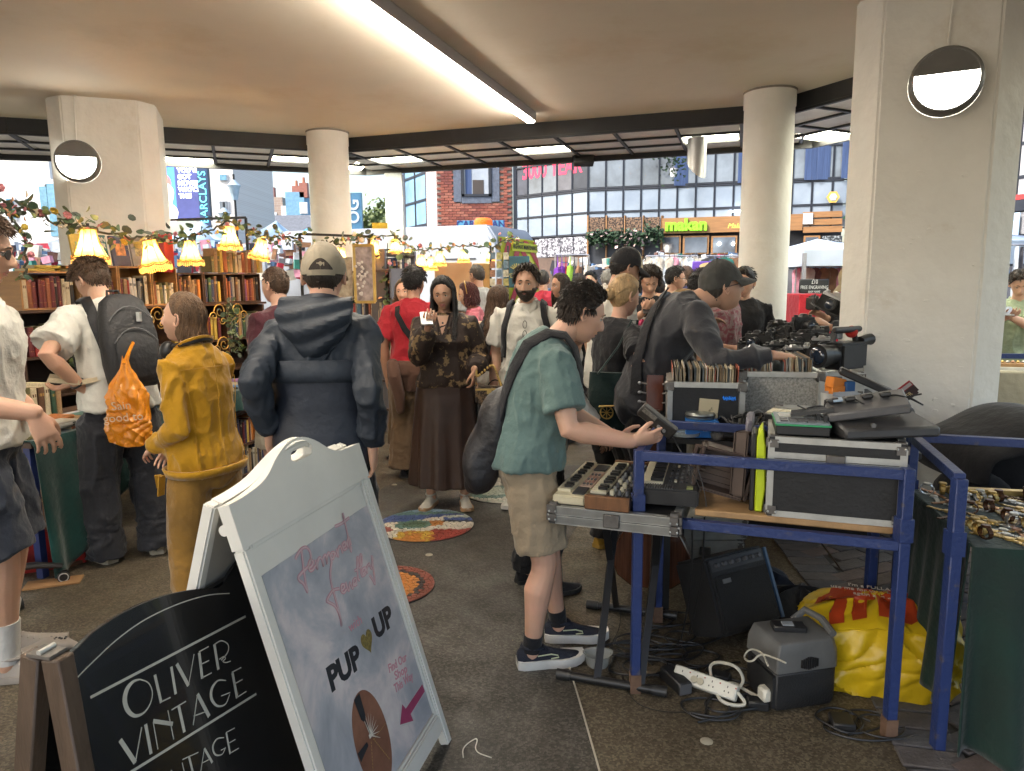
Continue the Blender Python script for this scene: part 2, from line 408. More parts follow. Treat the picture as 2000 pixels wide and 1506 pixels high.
 for sd,(fx,fy,fa)in((-1,feet[0]),(1,feet[1])):
  Hj=V((sd*.092*(b*.6+.4),-.005,.90));A=V((fx,fy,.085));fdv=V((math.sin(R_(-fa)),math.cos(R_(-fa)),0))
  K,A=ik(Hj,A,.425,.40,fdv);LG[sd]=(Hj,K,A,fdv)
 F.LG=LG
 bk=bot['kind']if bot else 'trousers'
 if legs:
  for sd in(-1,1):
   Hj,K,A,fdv=LG[sd];k=.9 if bk=='trousers' else 1.0;k*=(.92 if fem else 1)*(b*.5+.5)
   ca=-fdv
   mb.tube([Hj+V((0,0,.0)),Hj.lerp(K,.3),Hj.lerp(K,.75),K,K.lerp(A,.12),K.lerp(A,.32)+ca*.012,K.lerp(A,.6)+ca*.006,K.lerp(A,.88),A+V((0,0,-.02))],[q*k for q in(.082,.080,.062,.056,.053,.060,.046,.036,.038)],14,round_ends=True)
 body=part('body',mb,sm);remesh_later(body,(.0052 if det>=3 else .0075 if det>=2 else .011)/s*min(s,1),3 if det>=2 else 2)
 F.body=body
# ---- head
 nu,nv={3:(112,84),2:(72,54),1:(44,34),0:(28,22)}[det]
 dx,dy,dz=sphdirs(nu,nv);X,Y_,Z_=head_xyz(dx,dy,dz,fem)
 hm=MB();fs=grid_faces(nu,nv)
 vv=[hc+HR@V((float(a_),float(b_),float(c_)))for a_,b_,c_ in zip(X,Y_,Z_)]
 hm.add(vv,fs)
 lipm=(np.abs(X)<.023-.25*np.abs(Z_+.0665))&(Z_>-.078)&(Z_<-.0565)&(dy>.3)
 for i,f in enumerate(fs[:-2]):
  if all(lipm[j]for j in f):hm.mi[i]=1
 for sd in(-1,1):
  er=MB();o_=V((sd*.0735,-.008,-.006));pts=[]
  for t in np.linspace(-2.5,2.1,9):pts.append(hc+HR@(o_+V((sd*(.006+.006*math.cos(t*.5)),-.004+-.014*math.cos(t)*-1*-1,.004+.029*math.sin(t)))))
  hm.tube(pts,[.004,.0055,.006,.006,.006,.006,.0055,.005,.0045],7,round_ends=True)
  hm.sph(hc+HR@(o_+V((sd*.001,-.003,-.002))),(.007,.013,.024),8,6,HR)
 if det>=1 and eyes:
  o=part('head',hm,[sm,LIP[skin]],rec=True)
  for sd in(-1,1):
   eb=MB();c=V((sd*.031,.0715,.003));eb.sph(hc+HR@c,.0112,14,10,HR)
   eo=sub('eye',eb,EYEW,o);eo.matrix_parent_inverse=Matrix.Identity(4)
   ib=MB();ib.sph(hc+HR@(c+V((0,.0066,-.0012))),(.0064,.0062,.0064),10,6,HR);io=sub('iris',ib,IRIS,o)
   lb=MB();lb.tube([hc+HR@(c+V((t*.0135,.0085-.007*t*t,.0062-.006*t*t)))for t in np.linspace(-1,1,7)],[.0012,.0028,.0034,.0036,.0034,.0028,.0012],6);sub('eyelid',lb,sm,o)
   lb2=MB();lb2.tube([hc+HR@(c+V((t*.0135,.0100-.007*t*t,.0036-.006*t*t)))for t in np.linspace(-1,1,7)],[.0006,.0012,.0014,.0014,.0014,.0012,.0006],5);sub('eyelash',lb2,HAIRM['black'],o)
   bb=MB();bw=hair.get('brow',hair['mat'])if hair else 'dark'
   bx,by,bzz=head_xyz(*[np.array(q)for q in zip(*[(lambda v:(v.x,v.y,v.z))(V((sd*u_,1,v_)).normalized())for u_,v_ in((.16,.215),(.30,.245),(.44,.245),(.60,.20))])],fem)
   bb.tube([hc+HR@V((float(bx[i]),float(by[i])+.0005,float(bzz[i])))for i in range(4)],[.0032,.0042,.0038,.0012],6,flat=.9);sub('eyebrow',bb,HAIRM[bw],o)
 else:o=part('head',hm,[sm,LIP[skin]])
 F.head=o
 def hp(a,e,off=0.0,z=None):
  d=V((math.sin(R_(a))*math.cos(R_(e)),math.cos(R_(a))*math.cos(R_(e)),math.sin(R_(e))));q=head_xyz(np.array([d.x]),np.array([d.y]),np.array([d.z]),fem)
  return hc+HR@(V((float(q[0][0]),float(q[1][0]),float(q[2][0])))+d*off)
 F.hp=hp
 if hair:make_hair(F,hair,det,fem,nu,nv,fs,dx,dy,dz,X,Y_,Z_)
# ---- clothes
 if bot:make_bottom(F,bot,b,fem,det,s)
 if top:make_top(F,top,b,fem,det,s,shw,asz)
 if shoe:
  for sd in(-1,1):make_shoe(F,LG[sd],shoe,sd)
 return F
def make_hair(F,hair,det,fem,nu,nv,fs,dx,dy,dz,X,Y_,Z_):
 hc,HR=F.hc,F.HR;rnd=random.Random(int(abs(hc.x*991+F.root.location.x*7919))+5);mat=HAIRM[hair['mat']];kind=hair.get('kind','short');th=hair.get('th',.014);line=hair.get('line','long' if kind=='long' else 'short')
 m=hmask(dx,dy,dz,line);cv=sstep(-.02,.14,m);D=np.stack([dx,dy,dz],1)
 nzs=vnoise(D*np.array([9,9,4]),3)*.5+vnoise(D*20,4)*.3
 fade=np.clip(.45+.55*sstep(-.3,.35,dz),0,1)if kind!='long' else 1.0
 vol=th*fade*(1+hair.get('rough',.35)*nzs)*(1+hair.get('topv',.5)*sstep(.3,.9,dz))
 if hair.get('cap'):vol=vol*(1-.85*sstep(.0,.15,dz))
 off=-.006+(vol+.006)*cv
 if hair.get('beard'):
  bm=sstep(.0,.12,(-.18-dz))*sstep(-.35,-.05,dy)*(1-np.exp(-(X/.021)**2-((Z_+.066)/.006)**2))*(1-sstep(-.050,-.038,Z_)*sstep(.060,.045,np.abs(X)))
  off=np.maximum(off,-.006+(.006+hair['beard']*(1+.3*nzs))*bm)
 mb=MB();mb.add([hc+HR@V((X[i]+dx[i]*off[i],Y_[i]+dy[i]*off[i],Z_[i]+dz[i]*off[i]))for i in range(len(dx))],fs)
 n=hair.get('n',{3:1000,2:420,1:130,0:40}[det]if kind in('short','curly')else{3:420,2:240,1:110,0:40}[det]);wl=V((0.01,-.035,.12))
 if kind in('short','curly','buzz'):
  if hair.get('bun'):n=0
  k=0
  while k<n:
   d=V((rnd.gauss(0,1),rnd.gauss(0,1),rnd.gauss(0,1))).normalized()
   mm=hmask(np.array([d.x]),np.array([d.y]),np.array([d.z]),line)[0]
   if mm<.03:continue
   if hair.get('cap')and d.z>.0:
    if rnd.random()<.02:break
    continue
   k+=1;q=head_xyz(np.array([d.x]),np.array([d.y]),np.array([d.z]),fem);p=V((float(q[0][0]),float(q[1][0]),float(q[2][0])))
   fd_=1 if d.z>.2 else .55;t=th*fd_*(1+hair.get('topv',.5)*(d.z>.5));fl=(p-wl);fl=(fl-d*fl.dot(d)).normalized()
   if hair.get('sweep')and d.z>.25:fl=(fl*.5+V(hair['sweep']));fl=(fl-d*fl.dot(d)).normalized()
   sidev=d.cross(fl);ln=hair.get('cl',.035)*(.7+.6*rnd.random())*fd_;wv=rnd.uniform(-1,1)*(.22 if kind=='short' else .9)
   a0=p+d*(t*.3);a1=p+d*(t*1.0)+fl*ln*.45+sidev*ln*.25*wv;a2=p+d*(t*(.9+rnd.uniform(0,.5)))+fl*ln-sidev*ln*.2*wv
   if kind=='curly':a2=a1+fl*ln*.3+sidev*ln*.5*wv-d*t*.2
   r=hair.get('cr',.0036)*(.7+.6*rnd.random())
   mb.tube([hc+HR@a0,hc+HR@a1,hc+HR@a2],[r*.8,r,r*.25],5)
 if kind in('long','bob'):
  Ln=hair.get('len',.35);am=hair.get('amin',68);g=V((0,0,-1));HRi=HR.transposed();part_x=hair.get('part',0.0);spread=hair.get('spread',1.0)
  for k in range(n):
   a=rnd.uniform(-180,180)
   if abs(a)<am:a=math.copysign(rnd.uniform(am,180),a)
   e0=rnd.uniform(20,80);st=[]
   fx=1.012+th*6*rnd.uniform(.3,1.1)
   steps=5
   for i in range(steps+1):
    u=i/steps;e=e0*(1-u)+(-6-rnd.random()*10 if abs(a)>75 else 4)*u;aa=a*(1-.0*u)
    if e0>55 and u<.3:aa=a*.9
    q=F.hp(aa,e,th*(.55+.65*rnd.random()));st.append(q)
   p=st[-1];out=(p-hc);out.z=0;out=out.normalized()if out.length>1e-4 else V((0,-1,0));L_=Ln*rnd.uniform(.75,1.05);wvp=rnd.uniform(0,6.28);wa=hair.get('wave',.006)
   sb=F.spine((0,-.02,1.42));rb=.105*hair.get('fall',1.0)
   for i in range(1,8):
    u=i/7;tgt=p+V((0,0,-L_*u))+out*(.012*u*spread+wa*math.sin(wvp+u*9))+V((wa*math.cos(wvp*2+u*8),wa*math.sin(wvp+u*7),0))
# keep outside the shoulders and back
    if tgt.z<hc.z-.14:
     rel=V((tgt.x-sb.x,tgt.y-sb.y,0));need=.068+.05*min(1,(hc.z-.14-tgt.z)/.12)
     need*=hair.get('fall',1.0)
     if rel.y<.02 and rel.length<need+.03:rel=rel.normalized()*(need+.03)if rel.length>1e-4 else V((0,-need,0));tgt.y=min(tgt.y,sb.y+rel.y)
     front=abs(a)<110 and hair.get('front',0)
     if front:tgt.y=max(tgt.y,F.tp(max(1.1,min(1.44,1.44-(hc.z-.16-tgt.z))),0,.03).y-.03)
    st.append(tgt)
   r=hair.get('cr',.009)*rnd.uniform(.6,1.2);kk=len(st)
   mb.tube(st,[r*.8]+[r]*(kk-3)+[r*.7,r*.2],5)
 if kind=='bun' or hair.get('bun'):
  mb.sph(hc+HR@V((0,-.115,.005)),(.042,.034,.040),12,9)
  for k in range(60):
   a=rnd.uniform(-180,180)
   if abs(a)<62:continue
   st=[F.hp(a,50,th*.8),F.hp(a+(8 if a>0 else-8),25,th*1.0),F.hp(math.copysign(max(abs(a),140),a),8,th),hc+HR@V((rnd.uniform(-.02,.02),-.112,rnd.uniform(-.02,.03)))]
   mb.tube(st,[.004,.007,.007,.004],5)
 F.part('hair',mb,mat,rec=False)
def make_top(F,t,b,fem,det,s,shw,asz):
 mb=MB();off=t.get('off',.014);hem=t.get('hem',.84);n=28
 zz=[z for z in(.80,.84,.88,.92,.96,1.01,1.06,1.11,1.16,1.22,1.28,1.34,1.38,1.42)if z>hem+.02]
 rings=[F.ring(hem,off+t.get('flare',.02),n)]
 dr=t.get('drape',.5)
 for z in zz:
  o=off+t.get('flare',.02)*max(0,(1.1-z)/.3)
# cloth hangs from chest and shoulder blades instead of following the waist
  if z<1.25:o+=dr*max(0,(.165 if not fem else .145)*b-float(np.interp(z,[.80,.88,.96,1.06,1.16,1.28],[.16,.165,.165,.152 if not fem else .137,.154 if not fem else .136,.165])*b))
  if t.get('puff'):o+=t['puff']*(.6+.4*math.sin(z*2*PI/.075))
  rings.append(F.ring(z,o,n))
 rings+=[F.ring(1.455,off*.8,n),F.ring(1.485,off*.55,n)]
 mb.loft(rings)
 sl=t.get('sleeve','short');so=t.get('soff',off)
 for sd in(-1,1):
  S,E,Wr=F.J[sd];k=asz
  base=[(F.spine((sd*shw*.40,-.012,1.385)),.050*k+so),(F.spine((sd*shw*.75,-.012,1.392)),.053*k+so),(S,.056*k+so)]
  if sl=='none':continue
  if sl=='short':
   e=t.get('slen',.62);pts=base+[(S.lerp(E,e*.5),.060*k+so*1.3),(S.lerp(E,e),.060*k+so*1.8)]
  else:
   pts=base+[(S.lerp(E,.35),.056*k+so),(S.lerp(E,.75),.049*k+so*1.1),(E,.048*k+so*1.1),(E.lerp(Wr,.3),.048*k+so),(E.lerp(Wr,.7),.041*k+so),(E.lerp(Wr,t.get('cuff',.97)),.034*k+so*t.get('cuffw',.7))]
   if t.get('puff'):
    pp=[]
    for i in range(len(pts)-1):
     for u in(0,.33,.66):pp.append((pts[i][0].lerp(pts[i+1][0],u),pts[i][1]*(1-u)+pts[i+1][1]*u+t['puff']*(.5+.5*math.sin((i*3+u*3)*2.1))))
    pts=pp+[pts[-1]]
  mb.tube([p for p,r in pts],[r for p,r in pts],18)
 o=F.part(t.get('name','shirt'),mb,t['mat'])
 if t.get('label'):o['label']=t['label']
 wr=t.get('wr',.018);fo=folds(wr,t.get('ws',.085),t.get('wst',(1,1,.5)),int(abs(F.root.location.x)*100)+3)
 remesh_later(o,.0095 if det>=2 else .014,t.get('sm',5),fo);F.top=o
 if t.get('collar','crew')=='crew' and t.get('collar',1):
  c=MB();pts=[F.spine((.066*math.sin(a)*(1.05 if not fem else 1.0),-.012+.066*math.cos(a),1.468-.016*math.cos(a)-.008))for a in(2*PI*j/24 for j in range(24))]
  c.tube(pts,.0075,8,closed=True,flat=1.8);F.part('collar',c,t.get('cmat',t['mat']))
def make_bottom(F,t,b,fem,det,s):
 mb=MB();mat=t['mat'];kind=t['kind'];fit=t.get('fit',.02);wz=t.get('waist',.985)
 if kind=='skirt':
  hem=t.get('hem',.2);rings=[];n=56;zs_=np.linspace(wz,hem,16);ph=random.Random(3)
  for z in zs_:
   u=(wz-z)/(wz-hem);ring=[]
   for j in range(n):
    a=2*PI*j/n;zz=max(.90,z)
    p=F.tp(max(z,.92),360*j/n,.012);c=V((0,0,0));rad=V((p.x,p.y,0))
    k=1+t.get('flare',.35)*max(0,u-.12)**1.0;fl=1+t.get('fold',.06)*max(0,u-.1)*(math.sin(9*a+2*math.sin(a*2))+.5*math.sin(5*a+1))
    ring.append(V((rad.x*k*fl,rad.y*k*fl,float(z))))
   rings.append(ring)
  mb.loft(rings);o=F.part('skirt',mb,mat);remesh_later(o,.012,3,folds(.004,.12,(1,1,.15),4));F.bot=o;return
 hem=t.get('hem',.07)
 mb.loft([F.ring(z,o_)for z,o_ in((wz,.010),(.97,.012),(.92,.014),(.87,.014),(.83,.012),(.785,.012))])
 for sd in(-1,1):
  H,K,A,fd=F.LG[sd];k=(.92 if fem else 1)*(b*.5+.5)
  def at(z):
   if z>=K.z:return H.lerp(K,(H.z-z)/(H.z-K.z))
   return K.lerp(A,(K.z-z)/max(.01,(K.z-A.z)))
  kn=t.get('knee',.062)*k+fit;hr=t.get('hemr',.056)*k+fit
  if kind=='shorts':prof=[(.91,.062*k+fit*.2),(.87,.080*k+fit*.4),(.80,.092*k+fit*.8),(.70,.086*k+fit*1.1),((.70+hem)/2,.082*k+fit*1.2),(hem,.080*k+fit*1.35)]
  else:prof=[(.91,.062*k+fit*.2),(.87,.080*k+fit*.4),(.80,.090*k+fit*.7),(.68,.080*k+fit),(.50,kn),(.35,(kn+hr)/2),(.20,hr),(hem+.04,hr*1.05),(hem,hr*1.0)]
  mb.tube([at(z)for z,r in prof],[r for z,r in prof],18,flat=1.05)
 o=F.part(t.get('name',kind),mb,mat);sd_=int(abs(F.root.location.x)*100)+9
 f1=folds(t.get('wr',.018),.09,(1,1,.45),sd_);f2=folds(t.get('stack',.009),.05,(.5,.5,1.6),sd_+3)
 def wrf(v):
  lowm=sstep(.38,.12,v[:,2])if kind=='trousers' else 0*v[:,2];kn_=np.exp(-((v[:,2]-.5)/.06)**2)*.4;cr=np.exp(-((v[:,2]-.84)/.05)**2)*.5
  return f1(v)+f2(v)*np.clip(lowm+kn_+cr,0,1)
 remesh_later(o,.0105 if det>=2 else .015,4,wrf);F.bot=o
def make_shoe(F,leg,t,sd):
 H,K,A,fd=leg;rt=V((fd.y,-fd.x,0));o=V((A.x,A.y,0))-fd*.065;Ls=t.get('len',.285)
 def prof(u):
  w_=float(np.interp(u,[0,.08,.25,.45,.7,.9,1],[.022,.034,.036,.036,.047,.036,.014]))*t.get('w',1)
  hh=float(np.interp(u,[0,.06,.25,.42,.6,.8,.95,1],[.075,.098,.10,.088,.066,.052,.038,.026]));return w_,hh
 sz=t.get('sole',.026)
 up=MB();so=MB();ru,rs=[],[]
 for u in(0,.03,.08,.16,.25,.35,.45,.55,.65,.75,.85,.93,.98,1):
  w_,hh=prof(u);c=o+fd*(u*Ls);lift=.012*max(0,(u-.8)/.2)**2+.004
  ring=[]
  for a in np.linspace(0,PI,11):ring.append(c+rt*(w_*math.cos(a)*(1-.25*math.sin(a)))+V((0,0,lift+sz*.7+(hh-sz*.7)*math.sin(a)**.8)))
  ru.append(ring+[c-rt*w_*.5+V((0,0,lift+sz*.6)),c+rt*w_*.5+V((0,0,lift+sz*.6))])
  w2=w_+.006
  rs.append([c+rt*w2+V((0,0,lift)),c+rt*(w2+.002)+V((0,0,lift+sz*.5)),c+rt*w2+V((0,0,lift+sz)),c-rt*w2+V((0,0,lift+sz)),c-rt*(w2+.002)+V((0,0,lift+sz*.5)),c-rt*w2+V((0,0,lift))])
 up.loft(ru);so.loft(rs)
 up.tube([o+fd*(.02+.05*(1-math.cos(a)))+rt*(.036*math.sin(a))+V((0,0,.098+.004*math.cos(a)))for a in(2*PI*j/12 for j in range(12))],.007,6,closed=True)
 so_=F.part('shoe',up,t['mat']);F.sub('sole',so,t['smat'],so_)
 la=MB()
 for i in range(5):
  u=.38+.07*i;w_,hh=prof(u);c=o+fd*(u*Ls);la.tube([c+rt*q*w_+V((0,0,hh-.002-.012*q*q*2+.004))for q in(-.6,-.2,.2,.6)],.003,5)
 F.sub('laces',la,t.get('lmat',t['mat']),so_)
 if t.get('sock'):
  sk=MB();z_=t.get('sockz',.75);sk.tube([A+V((0,0,-.01))]+[K.lerp(A,q)-fd*float(np.interp(q,[.3,.6,.9],[.012,.006,0]))for q in np.linspace(.95,z_,5)],[.043]+[float(np.interp(q,[.3,.6,.88,1],[.066,.054,.043,.042]))for q in np.linspace(.95,z_,5)],14);F.part('sock',sk,t['sock'])
def cap(F,mat,bmat,fmat=None,back=False,tilt=0,strap=False,name='cap'):
 """baseball cap on the head; back = worn as seen from behind with its strap gap"""
 hc,HR=F.hc,F.HR;fmat=fmat or mat;mb=MB();n=40;rings=[]
 for i in range(11):
  e=12+78*i/10;r=[]
  for j in range(n):
   a=360*j/n;low=12 if abs((a+180)%360-180)<90 else 2
   ee=low+(90-low)*i/10;p=F.hp(a,min(ee,88),.016+.010*math.sin(R_(ee)))
   r.append(p)
  rings.append(r)
 inner=[[p.lerp(hc,.06)for p in r]for r in rings]
 mb.loft(rings,cap=False);mb.add([rings[-1][j]for j in range(n)],[tuple(range(n))])
 mb.loft([rings[0],inner[0]],cap=False)
 if fmat is not mat:
  for q,f in enumerate(mb.f[:10*n]):
   j=q%n;a=360*(j+.5)/n;a=(a+180)%360-180
   if abs(a)<52:mb.mi[q]=1
 o=F.part(name,mb,[mat,fmat])
 br=MB();top_,bot_=[],[]
 for t in np.linspace(-1,1,17):
  a=t*68;p=F.hp(a,13,.016);ex=.072*math.cos(t*1.25)**.7
  d=HR@V((math.sin(R_(a))*.35,1,-.28-.25*t*t));d.normalize();rw=[]
  for u in(0,.25,.5,.75,1):rw.append(p+d*ex*u-HR@V((0,0,.010*u*u+.012*t*t*u)))
  top_.append(rw)
 k=len(top_);vs_=[p for r in top_ for p in r]+[p-HR@V((0,0,.004))for r in top_ for p in r];fs_=[]
 m5=5
 for i in range(k-1):
  for j in range(m5-1):
   a_=i*m5+j;fs_.append((a_,a_+1,a_+m5+1,a_+m5));c_=k*m5+a_;fs_.append((c_,c_+m5,c_+m5+1,c_+1))
  fs_.append((i*m5+4,k*m5+i*m5+4,k*m5+(i+1)*m5+4,(i+1)*m5+4))
 br.add(vs_,fs_);F.sub('brim',br,bmat,o)
 bt=MB();bt.sph(F.hp(0,89,.03),(.007,.007,.004),8,5,HR);F.sub('button',bt,bmat,o)
 se=MB()
 for a in(0,60,120,180,240,300):se.tube([F.hp(a,e,.017+.010*math.sin(R_(e)))for e in(6 if abs(a-180)<100 else 14,30,50,70,87)],.0013,4)
 F.sub('seam',se,mat,o)
 if strap:
  hl=MB();arc=[(t,22*math.cos(t*PI/2/34*1.0))for t in np.linspace(-30,30,11)]
  hl.add([F.hp(180+t,6,.019)for t,e in arc]+[F.hp(180+t,6+e,.019+.008*math.sin(R_(e)))for t,e in arc],[(i,i+1,12+i,11+i)for i in range(10)]);F.sub('opening',hl,HAIRM['dark'],o)
  st=MB();st.tube([F.hp(180+t,3,.020)for t in np.linspace(-40,40,13)],.011,6,flat=.2,up=(0,1,0))if 0 else None
  a1=[F.hp(180+t,-1,.019)for t in np.linspace(-36,36,13)];a2=[F.hp(180+t,8,.021)for t in np.linspace(-36,36,13)]
  st.add(a1+a2+[p.lerp(hc,.04)for p in a1]+[p.lerp(hc,.04)for p in a2],[(i,i+1,14+i,13+i)for i in range(12)]+[(26+i,39+i,40+i,27+i)for i in range(12)]+[(13+i,14+i,40+i,39+i)for i in range(12)])
  F.sub('strap',st,mat,o)
 return o
def glasses(F,mat,lens=None,name='glasses',e0=3):
 mb=MB();hc,HR=F.hc,F.HR;lm=MB()
 for sd in(-1,1):
  c=V((sd*.031,.094,.0));loop=[hc+HR@(c+V((.0235*math.cos(t),-.006*abs(math.cos(t))*(1 if sd*math.cos(t)>0 else 0),.0175*math.sin(t))))for t in(2*PI*j/16 for j in range(16))]
  mb.tube(loop,.0017,5,closed=True);lm.add(loop,[tuple(range(16))])
  mb.tube([hc+HR@V((sd*.055,.088,.006)),hc+HR@V((sd*.078,.05,.006)),hc+HR@V((sd*.081,-.005,.004)),hc+HR@V((sd*.079,-.02,-.012))],.002,5)
 mb.tube([hc+HR@V((-.009,.094,.004)),hc+HR@V((0,.099,.007)),hc+HR@V((.009,.094,.004))],.0017,5)
 o=F.part(name,mb,mat)
 if lens:F.sub('lens',lm,lens,o,rec=False)
def ribbon(pts,nrm,wd,th,n=None):
 """flat strap along world or local points with face normals nrm"""
 mb=MB();rings=[];pts=[V(p)for p in pts]
 for i,p in enumerate(pts):
  d=(pts[min(i+1,len(pts)-1)]-pts[max(i-1,0)]).normalized();nn=V(nrm[i]if isinstance(nrm,list)else nrm);nn=(nn-d*nn.dot(d)).normalized();x=d.cross(nn)
  wq=wd[i]if hasattr(wd,'__len__')else wd
  rings.append([p+x*wq/2*a+nn*th/2*c for a,c in((-1,-.6),(-.8,-1),(.8,-1),(1,-.6),(1,.6),(.8,1),(-.8,1),(-1,.6))])
 return mb.loft(rings)
def strap_over(F,sd,z0,z1,mat,off=.03,wd=.05,x=.11,name='backpack_strap',a1=160,a0=None):
 """strap from chest (z0) over the shoulder to the back (z1) on side sd, a person part in local space"""
 fr=[F.tp(z,sd*a,off)for z,a in zip(np.linspace(z0,1.40,5),np.linspace(a0 or 50,38,5))]
 tpz=[F.spine((sd*x,.055,1.455+off*.6)),F.spine((sd*x,-.01,1.475+off*.7)),F.spine((sd*x,-.075,1.452+off*.6))]
 bk=[F.tp(z,sd*a,off)for z,a in zip(np.linspace(1.40,z1,5),np.linspace(145,a1,5))]
 pts=fr+tpz+bk;c=F.spine((0,-.01,1.33));cs=[F.spine((sd*.04,-.01,max(1.0,min(1.40,z))))for z in list(np.linspace(z0,1.40,5))+[1.38,1.38,1.38]+list(np.linspace(1.40,z1,5))]
 return F.part(name,ribbon(pts,[(p-q)for p,q in zip(pts,cs)],wd,.012),mat)
SOLEW=M('sole_white',(.62,.60,.55),.6,var=.12,vs=20);SOLEB=M('sole_black',(.02,.02,.02),.6)
def fab(name,col,var=.12,bump=.7,bs=16,rough=.9,**k):return M('fabric_'+name,col,rough,var=var,vs=k.pop('vs',5),bump=bump,bs=bs,sheen=k.pop('sheen',.15),spec=.25,**k)
# ---------------- ground ----------------
def poly_sheet(name,pts,z,mat,kind='structure',parent=None):
 mb=MB();mb.add([(p[0],p[1],z)for p in pts],[tuple(range(len(pts)))]);o=mb.obj(name,mat,parent)
 if kind:o['kind']=kind
 return o
def agg_mat(name,a,b_,c,rough=.55):
 """terrazzo-like pressed aggregate: chips of several tones, worn and stained"""
 m=bpy.data.materials.new(name);m.use_nodes=True;n=m.node_tree.nodes;l=m.node_tree.links;bs=n['Principled BSDF']
 tc=n.new('ShaderNodeTexCoord');vo=n.new('ShaderNodeTexVoronoi');vo.inputs['Scale'].default_value=130;l.new(tc.outputs['Object'],vo.inputs['Vector'])
 rp=n.new('ShaderNodeValToRGB');e=rp.color_ramp.elements;e[0].color=tuple(a)+(1,);e[1].color=tuple(c)+(1,);e[1].position=.97;x=e.new(.5);x.color=tuple(b_)+(1,)
 sp=n.new('ShaderNodeSeparateColor');l.new(vo.outputs['Color'],sp.inputs[0]);l.new(sp.outputs[0],rp.inputs[0])
 nz=n.new('ShaderNodeTexNoise');nz.inputs['Scale'].default_value=1.3;nz.inputs['Detail'].default_value=8;nz.inputs['Roughness'].default_value=.7;l.new(tc.outputs['Object'],nz.inputs['Vector'])
 mx=n.new('ShaderNodeMix');mx.data_type='RGBA';mx.blend_type='MULTIPLY';mx.inputs[0].default_value=1
 r2=n.new('ShaderNodeValToRGB');r2.color_ramp.elements[0].position=.32;r2.color_ramp.elements[1].position=.66;r2.color_ramp.elements[0].color=(.5,.48,.46,1);r2.color_ramp.elements[1].color=(1,1,1,1)
 l.new(nz.outputs['Fac'],r2.inputs[0]);l.new(rp.outputs[0],mx.inputs[6]);l.new(r2.outputs[0],mx.inputs[7]);l.new(mx.outputs[2],bs.inputs['Base Color'])
 n3=n.new('ShaderNodeTexNoise');n3.inputs['Scale'].default_value=5;n3.inputs['Detail'].default_value=6;l.new(tc.outputs['Object'],n3.inputs['Vector'])
 mr=n.new('ShaderNodeMapRange');mr.inputs['From Min'].default_value=.3;mr.inputs['From Max'].default_value=.7;mr.inputs['To Min'].default_value=rough-.14;mr.inputs['To Max'].default_value=rough+.2;l.new(n3.outputs['Fac'],mr.inputs[0]);l.new(mr.outputs[0],bs.inputs['Roughness'])
 bp=n.new('ShaderNodeBump');bp.inputs['Strength'].default_value=.35;bp.inputs['Distance'].default_value=.004;l.new(vo.outputs['Distance'],bp.inputs['Height']);l.new(bp.outputs[0],bs.inputs['Normal'])
 return m
TAN=agg_mat('tan_aggregate',(.060,.048,.030),(.105,.084,.055),(.19,.16,.11))
DARKA=agg_mat('dark_aggregate',(.034,.031,.027),(.058,.053,.045),(.12,.112,.097))
STREET=M('street_asphalt',(.11,.11,.11),.85,var=.3,vs=2,bump=.3,bs=80)
poly_sheet('ground',[(-300,-60),(300,-60),(300,400),(-300,400)],-.006,STREET)
poly_sheet('market_floor',[(-14,-8),(14,-8),(14,9.4),(-14,10.4)],0,TAN)
pp=[G(*q)for q in[(1171,1506),(1138,1390),(1105,1278),(1092,1200),(1086,1140),(1093,1092),(1112,1050),(1150,1000),(1210,950),(1180,915)]]
pl=[G(*q)for q in[(960,893),(870,913),(800,936),(742,952),(715,1000),(700,1080),(660,1180),(600,1300),(500,1506)]]
ext=[(-.9,.2,0),(.42,.2,0)]
def smooth_poly(pts,it=2):
 for _ in range(it):
  q=[]
  for a,b in zip(pts[:-1],pts[1:]):q+=[a.lerp(b,.25),a.lerp(b,.75)]
  pts=[pts[0]]+q+[pts[-1]]
 return pts
rb_=smooth_poly(pp);lb_=smooth_poly(pl)
poly_sheet('path',[tuple(V(e))for e in ext]+rb_+lb_,.004,DARKA)
ml=MB();line=[V((.40,.5,.008))]+[G(1171,1506,.008),G(1138,1390,.008),G(1104,1276,.008)]
for a,b in zip(line[:-1],line[1:]):ml.bar(a,b,.006,.003)
o=ml.obj('path_edge_strip',M('brass_strip',(.5,.47,.40),.45,.3));o['kind']='structure'
